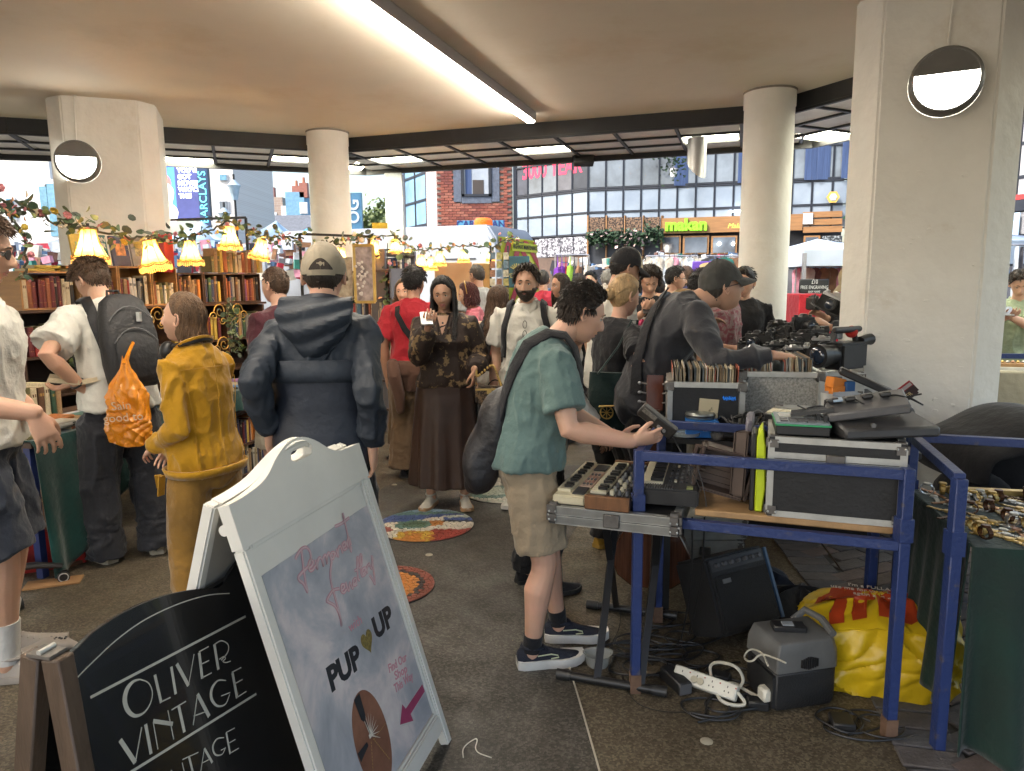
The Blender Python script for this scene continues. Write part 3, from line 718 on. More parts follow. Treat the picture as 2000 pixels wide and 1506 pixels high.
# ---- mosaic discs set in the floor: every tessera is a real sliver of tile
def voro_cells(n,R,seed):
 rnd=random.Random(seed);pts=[]
 md=R*1.35/math.sqrt(n)
 tries=0
 while len(pts)<n and tries<n*60:
  tries+=1;a=rnd.uniform(0,2*PI);r=R*math.sqrt(rnd.random());p=(r*math.cos(a),r*math.sin(a))
  if all((p[0]-q[0])**2+(p[1]-q[1])**2>md*md for q in pts):pts.append(p)
 P_=np.array(pts);cells=[]
 for i,p in enumerate(pts):
  d=((P_-P_[i])**2).sum(1);nb=np.argsort(d)[1:16];poly=[(p[0]+.12*math.cos(t),p[1]+.12*math.sin(t))for t in np.linspace(0,2*PI,13)[:-1]]
  cl_=[(pts[j],None)for j in nb]
  for q,_ in cl_:
   mx_,my=(p[0]+q[0])/2,(p[1]+q[1])/2;nx,ny=q[0]-p[0],q[1]-p[1];out=[]
   for k in range(len(poly)):
    a,b=poly[k],poly[(k+1)%len(poly)];da=(a[0]-mx_)*nx+(a[1]-my)*ny;db=(b[0]-mx_)*nx+(b[1]-my)*ny
    if da<=0:out.append(a)
    if da*db<0:t=da/(da-db);out.append((a[0]+(b[0]-a[0])*t,a[1]+(b[1]-a[1])*t))
   poly=out
   if len(poly)<3:break
  if len(poly)<3:continue
  poly=[(x,y)if math.hypot(x,y)<=R else(x*R/math.hypot(x,y),y*R/math.hypot(x,y))for x,y in poly]
  cells.append((p,[(p[0]+(x-p[0])*.88,p[1]+(y-p[1])*.88)for x,y in poly]))
 return cells
TILE={k:M('tile_'+k,c,.3,var=.25,vs=30,spec=.6)for k,c in dict(white=(.58,.55,.47),blue=(.06,.10,.27),teal=(.12,.22,.19),green=(.10,.16,.10),pale=(.42,.46,.38),red=(.30,.06,.045),orange=(.50,.20,.05),yellow=(.55,.36,.06),maroon=(.25,.08,.06),sky=(.22,.33,.42),black=(.04,.045,.05)).items()}
GROUT=M('grout',(.045,.045,.042),.9,var=.2)
def mosaic(cx,cy,R,label,colfn,n,seed):
 t=thing('floor_mosaic',label,'mosaic',(cx,cy,.0),0,'round mosaics set in the floor')
 b=MB();b.lathe([(R*1.015,.004),(R*1.015,.009),(.001,.0091)],48,(cx,cy,0));b.obj('grout_bed',GROUT,t)
 keys=list(TILE);mb=MB();tr=random.Random(seed)
 for(px,py),poly in voro_cells(n,R,seed):
  mb.cur=keys.index(colfn(px/R,py/R,tr));zt=.0125+tr.uniform(-.0008,.0008)
  nn=len(poly);vs_=[(cx+x,cy+y,.008)for x,y in poly]+[(cx+x,cy+y,zt)for x,y in poly]
  mb.add(vs_,[tuple(range(nn,2*nn))]+[(i,(i+1)%nn,nn+(i+1)%nn,nn+i)for i in range(nn)])
 mb.obj('tesserae',[TILE[k]for k in keys],t,kind='stuff')
def mos1(x,y,r):
 def el(a,b,ra,rb):return((x-a)/ra)**2+((y-b)/rb)**2<1
 if el(-.25,-.02,.38,.26):return 'green' if el(-.25,.0,.28,.18)else 'teal'
 if el(.18,.08,.2,.18):return 'orange'
 if el(-.9,-.35,.25,.2):return 'red'
 if y<-.42 and-.5<x<.25:return 'orange' if el(-.15,-.95,.2,.4)or r.random()<.3 else 'yellow'
 if y<-.3 and x>=.2:return 'red'
 if y>.35+.25*math.sin(x*2.2):return 'sky' if y>.8 else('blue' if y<.62+.1*x else 'teal')
 if x>.35 and y>.15:return 'black' if y<.22 else('blue' if y<.4 else 'pale')
 return 'white'
def mos2(x,y,r):
 d=math.hypot(x,y)
 return 'maroon' if d>.80 else('black' if d>.68 else 'orange')
def mos3(x,y,r):
 if((x+.35)/.6)**2+((y+.15)/.5)**2<1:return 'pale' if((x+.3)/.4)**2+((y+.1)/.32)**2<1 else 'teal'
 if x>.3 and y>.2:return 'orange'
 if x>.4 and y<-.2:return 'red'
 return 'white' if r.random()>.1 else 'pale'
mosaic(-.565,4.42,.31,'round floor mosaic of blue bands with orange, red and green blobs on a white field',mos1,460,3)
mosaic(-.66,3.49,.25,'round floor mosaic of orange tiles ringed by a maroon band beside the white sign',mos2,300,5)
mosaic(-.05,5.18,.33,'round floor mosaic of pale and teal tiles partly behind the khaki shorts man',mos3,420,8)
# ---- brick pavers on the right, each brick an object
PAV=[M('paver_'+k,c,.8,var=.3,vs=9,bump=.4,bs=70)for k,c in dict(a=(.085,.075,.072),b=(.11,.082,.072),c=(.07,.068,.072),d=(.13,.10,.085)).items()]
e0=G(1500,1040);e1=G(1632,1215);e2=G(1770,1506)
pb=poly_sheet('brick_paving',[(e0.x,e0.y+.8),(e0.x,e0.y),(e1.x,e1.y),(e2.x,e2.y),(e2.x+.05,.8),(6,.8),(6,e0.y+.8)],.0035,M('paver_joint',(.028,.026,.024),.95))
def edge_x(y):
 ys=[e2.y,e1.y,e0.y];xs=[e2.x,e1.x,e0.x];return float(np.interp(y,ys,xs))
bl=MB();bl.box((0,0,.008),(.208,.098,.012));rnd=random.Random(4)
pav0=[];ca=R_(24)
for i in range(-26,40):
 for j in range(-40,60):
  if len(pav0)>=298:break
# running bond in a slanted lay
  u=i*.215+(j%2)*.1075;v=j*.104
  x=2.4+u*math.cos(ca)-v*math.sin(ca);y=2.7+u*math.sin(ca)+v*math.cos(ca)
  if 1.75<y<4.5 and edge_x(y)+.19<x<3.15 and not(x>2.35 and y<2.9):pav0.append((x,y))
for k,(x,y)in enumerate(pav0):
 if k<4:o=MB().box((0,0,.008),(.208,.098,.012)).obj('brick',PAV[k],pb,bevel=.004);srcs=(srcs if k else[])+[o]
 else:o=srcs[rnd.randrange(4)].copy();COL.objects.link(o)
 o.matrix_parent_inverse=Matrix.Identity(4);o.location=(x,y,rnd.uniform(-.0015,.0015));o.rotation_euler=(rnd.uniform(-.006,.006),rnd.uniform(-.006,.006),ca)
for k in range(26):
 y=1.9+k*.103;x=edge_x(y)+.10;o=srcs[k%2*2].copy();COL.objects.link(o);o.matrix_parent_inverse=Matrix.Identity(4)
 sl_=math.atan2(.1,edge_x(y+.1)-edge_x(y));o.location=(x,y,0);o.rotation_euler=(0,0,sl_-PI/2)
# ---------------- ceiling, soffit, columns ----------------
CZ=3.2
PAINT=M('cream_paint',(.85,.765,.635),.75,var=.05,vs=1.1,bump=.2,bs=7,col2=(.87,.79,.66),det=12,dirt=(.8,.92,.54))
COLP=M('column_paint',(.78,.755,.69),.6,var=.07,vs=2.2,bump=.6,bs=8,col2=(.83,.81,.75),det=10,dirt=(2.6,.88,.58))
BLACK=M('black_metal',(.018,.018,.019),.55,var=.3)
inner=[V((-14,5.2)),V((-4.95,7.32)),V((-1.9,8.48)),V((2.40,7.08)),V((3.38,5.10)),V((5.2,.8)),V((6.0,-2.2))]
mb=MB();mb.prism([(p.x,p.y)for p in inner]+[(6,-2.2),(-14,-2.2)],CZ,CZ+.35);o=mb.obj('ceiling',PAINT);o['kind']='structure'
def offset_poly(pl_,d):
 out=[]
 for i,p in enumerate(pl_):
  ns=[]
  if i:q=(p-pl_[i-1]).normalized();ns.append(V((-q.y,q.x)))
  if i<len(pl_)-1:q=(pl_[i+1]-p).normalized();ns.append(V((-q.y,q.x)))
  m=(ns[0]+ns[-1]).normalized();out.append(p+m*(d/m.dot(ns[0])))
 return out
outer=offset_poly(inner,1.36);SZ=3.06
fb=MB()
for a,b in zip(inner[:-1],inner[1:]):fb.bar((a.x,a.y,3.135),(b.x,b.y,3.135),.05,.14)
fo_=fb.obj('fascia',BLACK);fo_['kind']='structure'
fb=MB()
for a,b in zip(outer[:-1],outer[1:]):fb.bar((a.x,a.y,3.06),(b.x,b.y,3.06),.05,.12)
fo_=fb.obj('canopy_edge',BLACK);fo_['kind']='structure'
cb=MB();cb.prism([(p.x,p.y)for p in inner]+[(p.x,p.y)for p in reversed(outer)],3.10,3.3);o=cb.obj('canopy_roof',M('canopy_top',(.2,.2,.2),.8));o['kind']='structure'
SOFP=M('soffit_panel',(.72,.70,.66),.6,var=.12,vs=4)
LITP=M('light_panel',(.9,.9,.8),.5,var=0,emit=(1.0,.96,.74),es=10.0)
sof=bpy.data.objects.new('soffit',None);COL.objects.link(sof);WM['soffit']=Matrix.Identity(4);sof['kind']='structure'
bars=MB();lct={};ORD=['first','second','third','fourth','fifth','sixth','seventh','eighth','ninth']
LNM=['behind the broad left column, %s from the left','between the two left columns, %s from the left','over the street between the round columns, %s from the left','beside the near broad column, %s from the left','right of the near broad column, %s from the left','at the far right, %s']
for si,(a,b,c,d)in enumerate(zip(inner[:-1],inner[1:],outer[1:],outer[:-1])):
 L_=(b-a).length;nu_=max(2,round(L_/.62));rows=3
 if si in(0,5):pass
 ex=(b-a).normalized();ey=V((-ex.y,ex.x))
 lo_l=(d-a).dot(ex);hi_l=(c-b).dot(ex)
 n0=int(math.floor(lo_l/.62))-1
 for r in range(rows+1):
  v_=r*1.36/rows;s0=lo_l*r/rows;s1=L_+hi_l*r/rows
  p0=a+ex*s0+ey*v_;p1=a+ex*s1+ey*v_;bars.bar((p0.x,p0.y,SZ-.004),(p1.x,p1.y,SZ-.004),.035,.03)
 for k in range(n0,nu_+4):
  u0=k*.62
# cross bar clipped to the mitred trapezium
  for r in range(rows):
   va,vb_=r*1.36/rows,(r+1)*1.36/rows
   lo=lo_l*(r+.5)/rows;hi=L_+hi_l*(r+.5)/rows
   if lo-.05<u0<hi+.05:
    p0=a+ex*u0+ey*va;p1=a+ex*u0+ey*vb_;bars.bar((p0.x,p0.y,SZ-.003),(p1.x,p1.y,SZ-.003),.03,.028)
   x0,x1=max(u0+.02,lo),min(u0+.60,hi)
   if x1-x0<.08:continue
   lit=(k%3==(1 if si!=2 else 0))and r==1 or(si in(1,3)and k%3==2 and r==2)
   cxy=a+ex*(x0+x1)/2+ey*(va+vb_)/2
   vis=si in(1,2,3,4)or(si==0 and cxy.x>-9)
   if not vis:continue
   rot=Matrix.Rotation(math.atan2(ex.y,ex.x),3,'Z')
   if lit and x1-x0>.4:
    t=thing('ceiling_light','square light panel '+LNM[si]%ORD[lct.setdefault(si,0)],'ceiling light',(cxy.x,cxy.y,SZ),0,'square light panels in the canopy grid')
    lct[si]+=1
    MB().box((cxy.x,cxy.y,SZ+.010),(x1-x0-.03,.40,.02),rot).obj('diffuser',LITP,t)
    fr=MB();q4=[cxy+ex*sx*(x1-x0)/2+ey*sy*.207 for sx,sy in((-1,-1),(1,-1),(1,1),(-1,1))]
    for i in range(4):m_,n_=q4[i],q4[(i+1)%4];fr.bar((m_.x,m_.y,SZ+.006),(n_.x,n_.y,SZ+.006),.014,.02)
    fr.obj('frame',SOFP,t)
   else:
    MB().box((cxy.x,cxy.y,SZ+.012),(x1-x0,.42,.02),rot).obj('panel',SOFP,sof)
o=bars.obj('grid_bars',BLACK,sof)
def round_column(x,y,r,label):
 t=thing('column',label,'column',(x,y,0));mb=MB()
 mb.lathe([(r,0),(r,1.1),(r*1.004,1.6),(r,2.4),(r,3.05),(r*1.03,3.06),(r*1.03,CZ)],48,(x,y,0),cap=False);mb.obj('shaft',COLP,t)
 k=MB();k.lathe([(r*1.035,CZ-.02),(r*1.06,CZ-.004)],40,(x,y,0),cap=False);k.obj('cornice_crack',M('crack_dirt',(.25,.22,.18),.9),t)
def chamfer_column(x,y,hw,ch,rz,label):
 t=thing('column',label,'column',(x,y,0));mb=MB();a,c=hw,hw-ch
 poly=[(-c,-a),(c,-a),(a,-c),(a,c),(c,a),(-c,a),(-a,c),(-a,-c)];mt=Matrix.Translation((x,y,0))@Matrix.Rotation(rz,4,'Z')
 mb.prism(poly,.10,CZ,mt);mb.obj('shaft',COLP,t,bevel=.012,seg=2,ang=25)
 mb=MB();mb.prism([(px*1.04,py*1.04)for px,py in poly],0,.10,mt);mb.obj('plinth',M('plinth_paint',(.45,.42,.36),.7,var=.25,vs=8),t,bevel=.01)
 return t,mt
round_column(2.30,6.58,.215,'round white column nearest the makan shop sign, behind the table of cameras')
round_column(-2.0,8.12,.22,'round white column behind the man in the pale cap')
c1,m1=chamfer_column(2.62,4.62,.44,.15,R_(-27),'broad faceted white column with a round lamp, right of the camera table')
c2,m2=chamfer_column(-3.78,7.0,.44,.14,R_(20),'broad faceted white column behind the lit bookshelves')
GREYM=M('lamp_grey',(.13,.125,.115),.45,.0,var=.12);LAMPW=M('lamp_glow',(.9,.9,.85),.4,var=0,emit=(1,.97,.88),es=6.5)
def bulkhead(c,nrm,R,label):
 nrm=V(nrm).normalized();z=V((0,0,1));x=z.cross(nrm).normalized();mt=Matrix((x,z,nrm)).transposed();c=V(c)
 t=thing('bulkhead_lamp',label,'wall lamp',c);mb=MB();mb.lathe([(R,0),(R,.05),(R*.97,.075),(R*.90,.088),(R*.86,.086)],48,c,mt,cap=False)
 n=25;vs_=[c+mt@V((R*.86*math.cos(a),R*.86*math.sin(a),.086))for a in np.linspace(R_(12),R_(168),n)];mb.add(vs_,[tuple(range(n))]);mb.obj('housing',GREYM,t)
 gl=MB();vs_=[c+mt@V((R*.86*math.cos(a),R*.86*math.sin(a),.085))for a in np.linspace(R_(168),R_(372),n)];gl.add(vs_,[tuple(range(n))]);gl.obj('diffuser',LAMPW,t)
 cb=MB();p0=c+z*R+nrm*.012;cb.tube([p0,p0+z*.3+x*.01,p0+z*.5+x*.02,c+V((0,0,CZ-c.z-.01))+x*.03+nrm*.01],.008,6);cb.obj('cable',COLP,t)
_n1=V((math.sin(R_(-27)),-math.cos(R_(-27)),0));_n1=V((m1.to_3x3()@V((0,-1,0))))
fk=MB();rnd=random.Random(14)
for i in range(46):
 z_=rnd.uniform(.6,2.2);x_=rnd.uniform(-.28,.28);s_=rnd.uniform(.005,.02);k_=rnd.uniform(.25,1);n_=6;fk.add([m1@V((x_+s_*1.6*math.cos(a_)*rnd.uniform(.6,1),-.4405-(.0035 if j_ else 0),z_+s_*k_*math.sin(a_)*rnd.uniform(.5,1)))for j_ in(0,1)for a_ in np.linspace(0,2*PI,n_+1)[:-1]],[tuple(range(n_,2*n_))]+[(q,(q+1)%n_,n_+(q+1)%n_,n_+q)for q in range(n_)])
fk.obj('flaking_paint',COLP,c1)
bulkhead((P(1853,168,(2.62,4.62)[1]-.44).x,0,0)if 0 else V((2.62,4.62,0))+_n1*.441+(m1.to_3x3()@V((1,0,0)))*.04+V((0,0,P(1850,166,4.25).z)),_n1,.185,'round grey half lit wall lamp on the near broad white column')
_d2=V((math.sin(R_(-25+20)),0,0));_n2=m2.to_3x3()@V((0,-1,0))
bulkhead(V((-3.78,7.0,0))+_n2*.441+(m2.to_3x3()@V((1,0,0)))*-.20+V((0,0,P(143,316,6.5).z)),_n2,.18,'round grey half lit wall lamp on the column behind the bookshelves')
# strip light: suspended aluminium channel running back over the viewer
s1=G(1040,240,3.10);s0=G(700,0,3.10);dr=(s0-s1).normalized();s0=s1+dr*9.0
t=thing('strip_light','long bright linear strip light hung under the cream ceiling','strip light',s1)
xs_=dr.cross(V((0,0,1))).normalized()
if xs_.x>0:xs_=-xs_
mb=MB();mb.bar(s1+V((0,0,.055)),s0+V((0,0,.055)),.075,.085);mb.obj('channel',M('aluminium',(.55,.56,.58),.4,.6,var=.05),t)
gl=MB();gl.bar(s1+V((0,0,.006))+xs_*.006,s0+V((0,0,.006))+xs_*.008,.046,.013);gl.bar(s1+xs_*.0425+V((0,0,.016)),s0+xs_*.0425+V((0,0,.016)),.009,.032);gl.obj('diffuser',M('strip_glow',(.95,.93,.9),.4,var=0,emit=(1,.90,.76),es=19),t)
# hanging duct
dc=P(1361,300,7.75);t=thing('vent_pipe','short silver ventilation pipe cut at a slant hanging from the canopy','pipe',(dc.x,dc.y,3.03));mb=MB();n=32;r=.10
ztop=[V((dc.x+r*math.cos(a),dc.y+r*math.sin(a),3.03))for a in(2*PI*j/n for j in range(n))]
zb=P(1361,330,7.75).z
bot=[V((p.x,p.y,zb-(p.x-dc.x)*.55+(p.y-dc.y)*.9))for p in ztop]
mb.loft([ztop,bot],cap=False);mb.obj('pipe_shell',M('galvanised',(.5,.5,.5),.35,.7,var=.1),t)
mb=MB();mb.add([p.lerp(V((dc.x,dc.y,p.z)),.03)+V((0,0,.01))for p in bot],[tuple(range(n))]);mb.obj('end_cap',M('duct_grey',(.22,.21,.23),.6),t)
# outdoor pale post at the canopy edge
q=P(772,400,9.75);t=thing('canopy_post','pale square post with scribbles holding up the canopy edge behind the stalls','post',(q.x,q.y,0));MB().box((q.x,q.y,1.5),(.23,.23,2.98)).obj('shaft',M('post_paint',(.50,.52,.54),.6,var=.2,vs=7),t,bevel=.01)
MB().box((q.x,q.y,.06),(.27,.27,.12)).obj('base',M('post_paint'.replace('post','postbase'),(.3,.3,.3),.7),t)
# black flood lamp under the canopy edge
q=P(1140,312,8.9);t=thing('flood_lamp','small black floodlight hanging under the canopy before the red numbers','floodlight',q);MB().box(q,(.24,.12,.13),rotm(0,20)).obj('housing',BLACK,t,bevel=.01);mb=MB();mb.tube([q+V((-.13,0,.02)),q+V((-.13,0,.14)),q+V((.13,0,.14)),q+V((.13,0,.02))],.008,6);mb.obj('bracket',BLACK,t)
# ---------------- outdoors: street, buildings, van, stalls ----------------
def prect(px0,py0,px1,py1,Y,d=.05):
 """upright slab facing the market, spanning those photo corners at distance Y: centre, size"""
 a=P(px0,py1,Y);b=P(px1,py0,Y);return V(((a.x+b.x)/2,Y+d/2,(a.z+b.z)/2)),(abs(b.x-a.x),d,abs(b.z-a.z))
BRK=[M('brick_'+k,c,.85,var=.25,vs=20,bump=.2,bs=90)for k,c in dict(a=(.22,.065,.045),b=(.27,.085,.055),c=(.17,.05,.04),d=(.30,.11,.075)).items()]
MORT=M('mortar',(.30,.25,.21),.95,var=.2)
def brickmat(name,c1,c2,mor,sc_=1.0):
 m=bpy.data.materials.new(name);m.use_nodes=True;n=m.node_tree.nodes;l=m.node_tree.links;b=n['Principled BSDF'];b.inputs['Roughness'].default_value=.9
 tc=n.new('ShaderNodeTexCoord');mp=n.new('ShaderNodeMapping');mp.inputs['Rotation'].default_value=(R_(-90),0,0);l.new(tc.outputs['Object'],mp.inputs[0])
 bt=n.new('ShaderNodeTexBrick');bt.inputs['Scale'].default_value=1;bt.inputs['Brick Width'].default_value=.225*sc_;bt.inputs['Row Height'].default_value=.075*sc_;bt.inputs['Mortar Size'].default_value=.008
 bt.inputs['Color1'].default_value=tuple(c1)+(1,);bt.inputs['Color2'].default_value=tuple(c2)+(1,);bt.inputs['Mortar'].default_value=tuple(mor)+(1,)
 l.new(mp.outputs[0],bt.inputs['Vector']);l.new(bt.outputs['Color'],b.inputs['Base Color']);return m
BLUEB=M('blue_brick',(.10,.12,.16),.8,var=.3,vs=12)
GLASSD=M('dark_glass',(.07,.08,.10),.06,var=.5,vs=.6,spec=.9,col2=(.20,.24,.29))
FROST=M('frosted_panel',(.20,.255,.33),.22,var=.12,vs=.9,col2=(.29,.345,.41),spec=.6,bump=.08,bs=6)
GLSKY=M('sky_glass',(.22,.38,.52),.07,var=.3,vs=.8,spec=.9)  # reflected sky painted in as a blue base colour under the gloss
NAVYF=M('navy_frame',(.018,.022,.032),.45)
WOODO=M('oak_board',(.27,.135,.05),.55,var=.2,vs=3,st=(1,1,12),bump=.15,bs=40)
CURTB=M('blue_curtain',(.05,.085,.19),.8,var=.3,vs=6,st=(6,6,.3))
# brick building
by=21.0
bb=thing('brick_building','red brick building with one dark framed window beside the frosted glass block','building',(RX0:=P(925,552,by).x,by,0))
x0,x1=P(858,552,by).x,P(1003,552,by).x
bw=MB();bw.box(((x0+x1)/2,by+.32,4.5),(x1-x0,.6,9));bw.obj('wall',MORT,bb)
w0,w1=P(905,552,by).x,P(962,552,by).x;wz0,wz1=P(930,384,by).z,P(930,318,by).z+.15
lowz=P(930,452,by).z;bsrc=[MB().box((0,0,0),(.214,.05,.065)).obj('brick',BRK[k],bb)for k in range(4)]
for o in bsrc:o.location=(0,0,-50)
rnd=random.Random(9);nb_=0;z=lowz;row=0;bl_=[]
while z<5.35:
 x=x0+(.1125 if row%2 else 0)+.1
 while x<x1-.06:
  if not(w0-.24<x<w1+.24 and z>wz0-.19):bl_.append((x,z))
  x+=.2255
 z+=.0755;row+=1
rest=MB()
for i,(x,z)in enumerate(bl_):
 if i<296:
  o=bsrc[i]if i<4 else bsrc[rnd.randrange(4)].copy()
  if i>=4:COL.objects.link(o)
  o.matrix_parent_inverse=WM[bb.name].inverted();o.location=(x,by+.003+rnd.uniform(-.004,.004),z)
 else:rest.box((x,by+.003,z),(.214,.05,.065))
if rest.v:rest.obj('brickwork',BRK[1],bb,kind='stuff')
lower=MB();lower.box(((x0+x1)/2,by+.004,lowz/2-.04),(x1-x0,.05,lowz-.08));lower.obj('lower_brickwork',brickmat('lower_brick',(.22,.065,.045),(.28,.09,.06),(.3,.25,.2)),bb)
for xx_ in(w0-.12,w1+.12):MB().box((xx_,by-.012,(wz0+wz1)/2),(.22,.06,wz1-wz0+.3)).obj('window_surround',BLUEB,bb)
MB().box(((w0+w1)/2,by-.013,wz0-.10),(w1-w0,.06,.18)).obj('window_surround',BLUEB,bb)
wf=MB();wc=(w0+w1)/2
for a,b_,c_,d_ in((w0+.04,.08,0,0),(w1-.04,.08,0,0)):wf.box((a,by-.03,(wz0+wz1)/2),(.08,.08,wz1-wz0))
wf.box((wc,by-.03,wz0+.03),(w1-w0,.08,.07));wo=wf.obj('window',NAVYF,bb)
MB().box((wc,by+.0,(wz0+wz1)/2),(w1-w0-.1,.02,wz1-wz0)).obj('pane',M('window_pane',(.36,.40,.46),.08,var=.3,vs=1.2,spec=.8),wo)
MB().box((w0+.2,by-.012,(wz0+wz1)/2),(.18,.012,wz1-wz0-.1)).obj('blind',CURTB,wo)
MB().box((wc+.05,by-.012,wz0+.25),(.32,.012,.42)).obj('chair_back',M('chair_dark',(.06,.05,.045),.8),wo)
MB().box((x1+.06,by-.05,4.5),(.1,.1,9)).obj('drainpipe',NAVYF,bb)
# side wall of the brick building, and the sky reflecting glazing left of it
a=P(838,552,22.3);sd_=MB();sd_.add([(a.x,22.3,0),(x0,by+.03,0),(x0,by+.03,9),(a.x,22.3,9)],[(0,1,2,3)]);sd_.obj('side_wall',brickmat('lit_side_brick',(.42,.33,.31),(.36,.27,.26),(.5,.45,.42)),bb,solid=.04)  # lit flank: light on this side is put into the paler brick colour
gb=thing('glazed_stair','sky reflecting glazed bay at the left end of the brick building','glazing',(P(815,552,23).x,23,0))
p0,p1=P(778,552,25.0),P(838,552,22.4);cols_=3;zt=6.3;zz_=[1.6,2.6,3.35,4.1,4.9,5.7,6.4]
for i in range(cols_):
 for j in range(len(zz_)-1):
  u0,u1=i/cols_+.015,(i+1)/cols_-.015;q0,q1=p0.lerp(p1,u0),p0.lerp(p1,u1)
  MB().add([(q0.x,q0.y,zz_[j]+.03),(q1.x,q1.y,zz_[j]+.03),(q1.x,q1.y,zz_[j+1]-.03),(q0.x,q0.y,zz_[j+1]-.03)],[(0,1,2,3)]).obj('pane',GLSKY if j>1 else FROST,gb,solid=.02)
fm=MB()
for i in range(cols_+1):q_=p0.lerp(p1,i/cols_);fm.bar((q_.x,q_.y,0),(q_.x,q_.y,7),.08)
for z in zz_:fm.bar((p0.x,p0.y,z),(p1.x,p1.y,z),.07)
fm.obj('frame',NAVYF,gb)
MB().add([(p0.x,p0.y+.02,0),(p1.x,p1.y+.02,0),(p1.x,p1.y+.02,1.6),(p0.x,p0.y+.02,1.6)],[(0,1,2,3)]).obj('base_wall',M('pale_wall',(.5,.5,.5),.8),gb,solid=.05)
# frosted glass block: angled flank then the front with the restaurant
gl_=thing('glass_block','glass fronted block of frosted square panels above a restaurant front','building',(4,18.5,0))
c0,c1_,c2_=P(1006,552,21.0),P(1148,552,19.3),P(1655,552,17.6)
def zat(px,py,q):return P(px,py,q.y).z
zr=[2.80,3.36,3.93];zw=[3.98,4.75,5.6,6.4]
INTER=[M('room_'+k,c,.6,var=.5,vs=1.5)for k,c in dict(a=(.05,.055,.07),b=(.10,.10,.11),c=(.16,.16,.17),d=(.035,.04,.05)).items()]
def facade(q0,q1,nc,seed,ang_=True):
 fm=MB();rnd=random.Random(seed);dn=(q1-q0).normalized();nrm=V((dn.y,-dn.x,0))
 for i in range(nc):
  a,b=q0.lerp(q1,(i+.04)/nc),q0.lerp(q1,(i+.96)/nc)
  for j in range(2):
   MB().add([(a.x,a.y,zr[j]+.03),(b.x,b.y,zr[j]+.03),(b.x,b.y,zr[j+1]-.03),(a.x,a.y,zr[j+1]-.03)],[(0,1,2,3)]).obj('glass_panel',FROST,gl_,solid=.03)
  for j in range(3):
   MB().add([(a.x,a.y,zw[j]+.03),(b.x,b.y,zw[j]+.03),(b.x,b.y,zw[j+1]-.03),(a.x,a.y,zw[j+1]-.03)],[(0,1,2,3)]).obj('window_pane',GLASSD if rnd.random()<.75 else INTER[rnd.choice([0,3,1])],gl_,solid=.02)
 for i in range(nc+1):q_=q0.lerp(q1,i/nc)+nrm*.02;fm.bar((q_.x,q_.y,zr[0]-.02),(q_.x,q_.y,6.5),.042)
 for z in zr+zw:a,b=q0+nrm*.021,q1+nrm*.021;fm.bar((a.x,a.y,z),(b.x,b.y,z),.038)
 fm.obj('frame',NAVYF,gl_)
facade(c0,c1_,5,2);facade(c1_,c2_,14,3)
for px,wd_ in((1335,.35),(1460,.42),(1585,.5),(1600,.3),(1650,.5)):
 f=(px-1148)/(1655-1148);q_=c1_.lerp(c2_,f);MB().box((q_.x,q_.y-.055,4.5),(wd_,.03,1.1)).obj('blue_curtain',CURTB,gl_)
MB().add([(c0.x,c0.y+.5,0),(c1_.x,c1_.y+.5,0),(c2_.x,c2_.y+.5,0),(c2_.x,c2_.y+.5,9),(c1_.x,c1_.y+.5,9),(c0.x,c0.y+.5,9)],[(0,1,4,5),(1,2,3,4)]).obj('rear_wall',INTER[1],gl_,solid=.1)
REDL=M('red_letters',(.55,.03,.07),.5,emit=(.6,.03,.08),es=.35);
dn=(c1_-c0).normalized();q_=c0.lerp(c1_,.47);text('lettering','3000 YEAR',REDL,gl_,frame((q_.x+.09,q_.y-.09,4.62),(dn.x,dn.y,0),(0,0,1)),.62,.008,.72,bold=.012)
# plant and clutter on the window ledge
LEAFD=M('leaf_dark',(.022,.05,.022),.6,var=.5,vs=20)
t=thing('window_plant','bushy potted plant behind the upper window near the silver pipe','plant',P(1318,335,18.3));rnd=random.Random(5);mb=MB();q_=P(1316,318,18.25)
for i in range(150):
 p=q_+V((rnd.gauss(0,.18),rnd.uniform(-.12,.02),rnd.gauss(.05,.2)));d=V((rnd.uniform(-1,1),rnd.uniform(-1,.3),rnd.uniform(-.5,1))).normalized()*.1;e=d.cross(V((0,1,.3))).normalized()*.022;mb.add([p,p+d*.5+e,p+d,p+d*.5-e],[(0,1,2,3)])
mb.obj('foliage',LEAFD,t,rec=False);MB().lathe([(.07,0),(.10,.2)],12,q_+V((0,0,-.34))).obj('pot',M('white_pot',(.6,.6,.6),.5),t)
# ---- restaurant front
rs=thing('restaurant_front','wooden restaurant front with green lit sign under the frosted panels','shopfront',(5,18.2,0))
def onf(px,py,off=.06):
 f=(px-1148)/(1655-1148);q_=c1_.lerp(c2_,f);nn=V(((c2_-c1_).y,-(c2_-c1_).x,0)).normalized();q_=q_+nn*off;return V((P(px,py,q_.y).x,q_.y,P(px,py,q_.y).z))
fd_=(c2_-c1_).normalized()
def fbox(px0,py0,px1,py1,off,dep,name,mat,par=None):
 a,b=onf(px0,py1,off),onf(px1,py0,off);mb=MB();mb.bar((a.x,a.y,(a.z+b.z)/2),(b.x,b.y,(a.z+b.z)/2),dep,abs(b.z-a.z));return mb.obj(name,mat,par or rs)
fbox(1293,418,1568,457,.05,.10,'sign_board',WOODO)
for i in range(3):fbox(1568,412+i*14.5,1645,426+i*14.5,.05,.08,'cladding_board',WOODO)
GRN=M('makan_green',(.16,.5,.015),.5,emit=(.28,.85,.02),es=.16)
q_=onf(1340,440,.14);text('sign_lettering','makan',GRN,rs,frame(q_,fd_,(0,0,1)),.40,.05,1.0,bold=.018)
q_=onf(1447,441,.11);text('sign_lettering','Malaysian',M('sign_yellow',(.55,.5,.08),.5,emit=(.6,.55,.08),es=.3),rs,frame(q_,fd_,(0,0,1)),.17,.004,shear=.3)
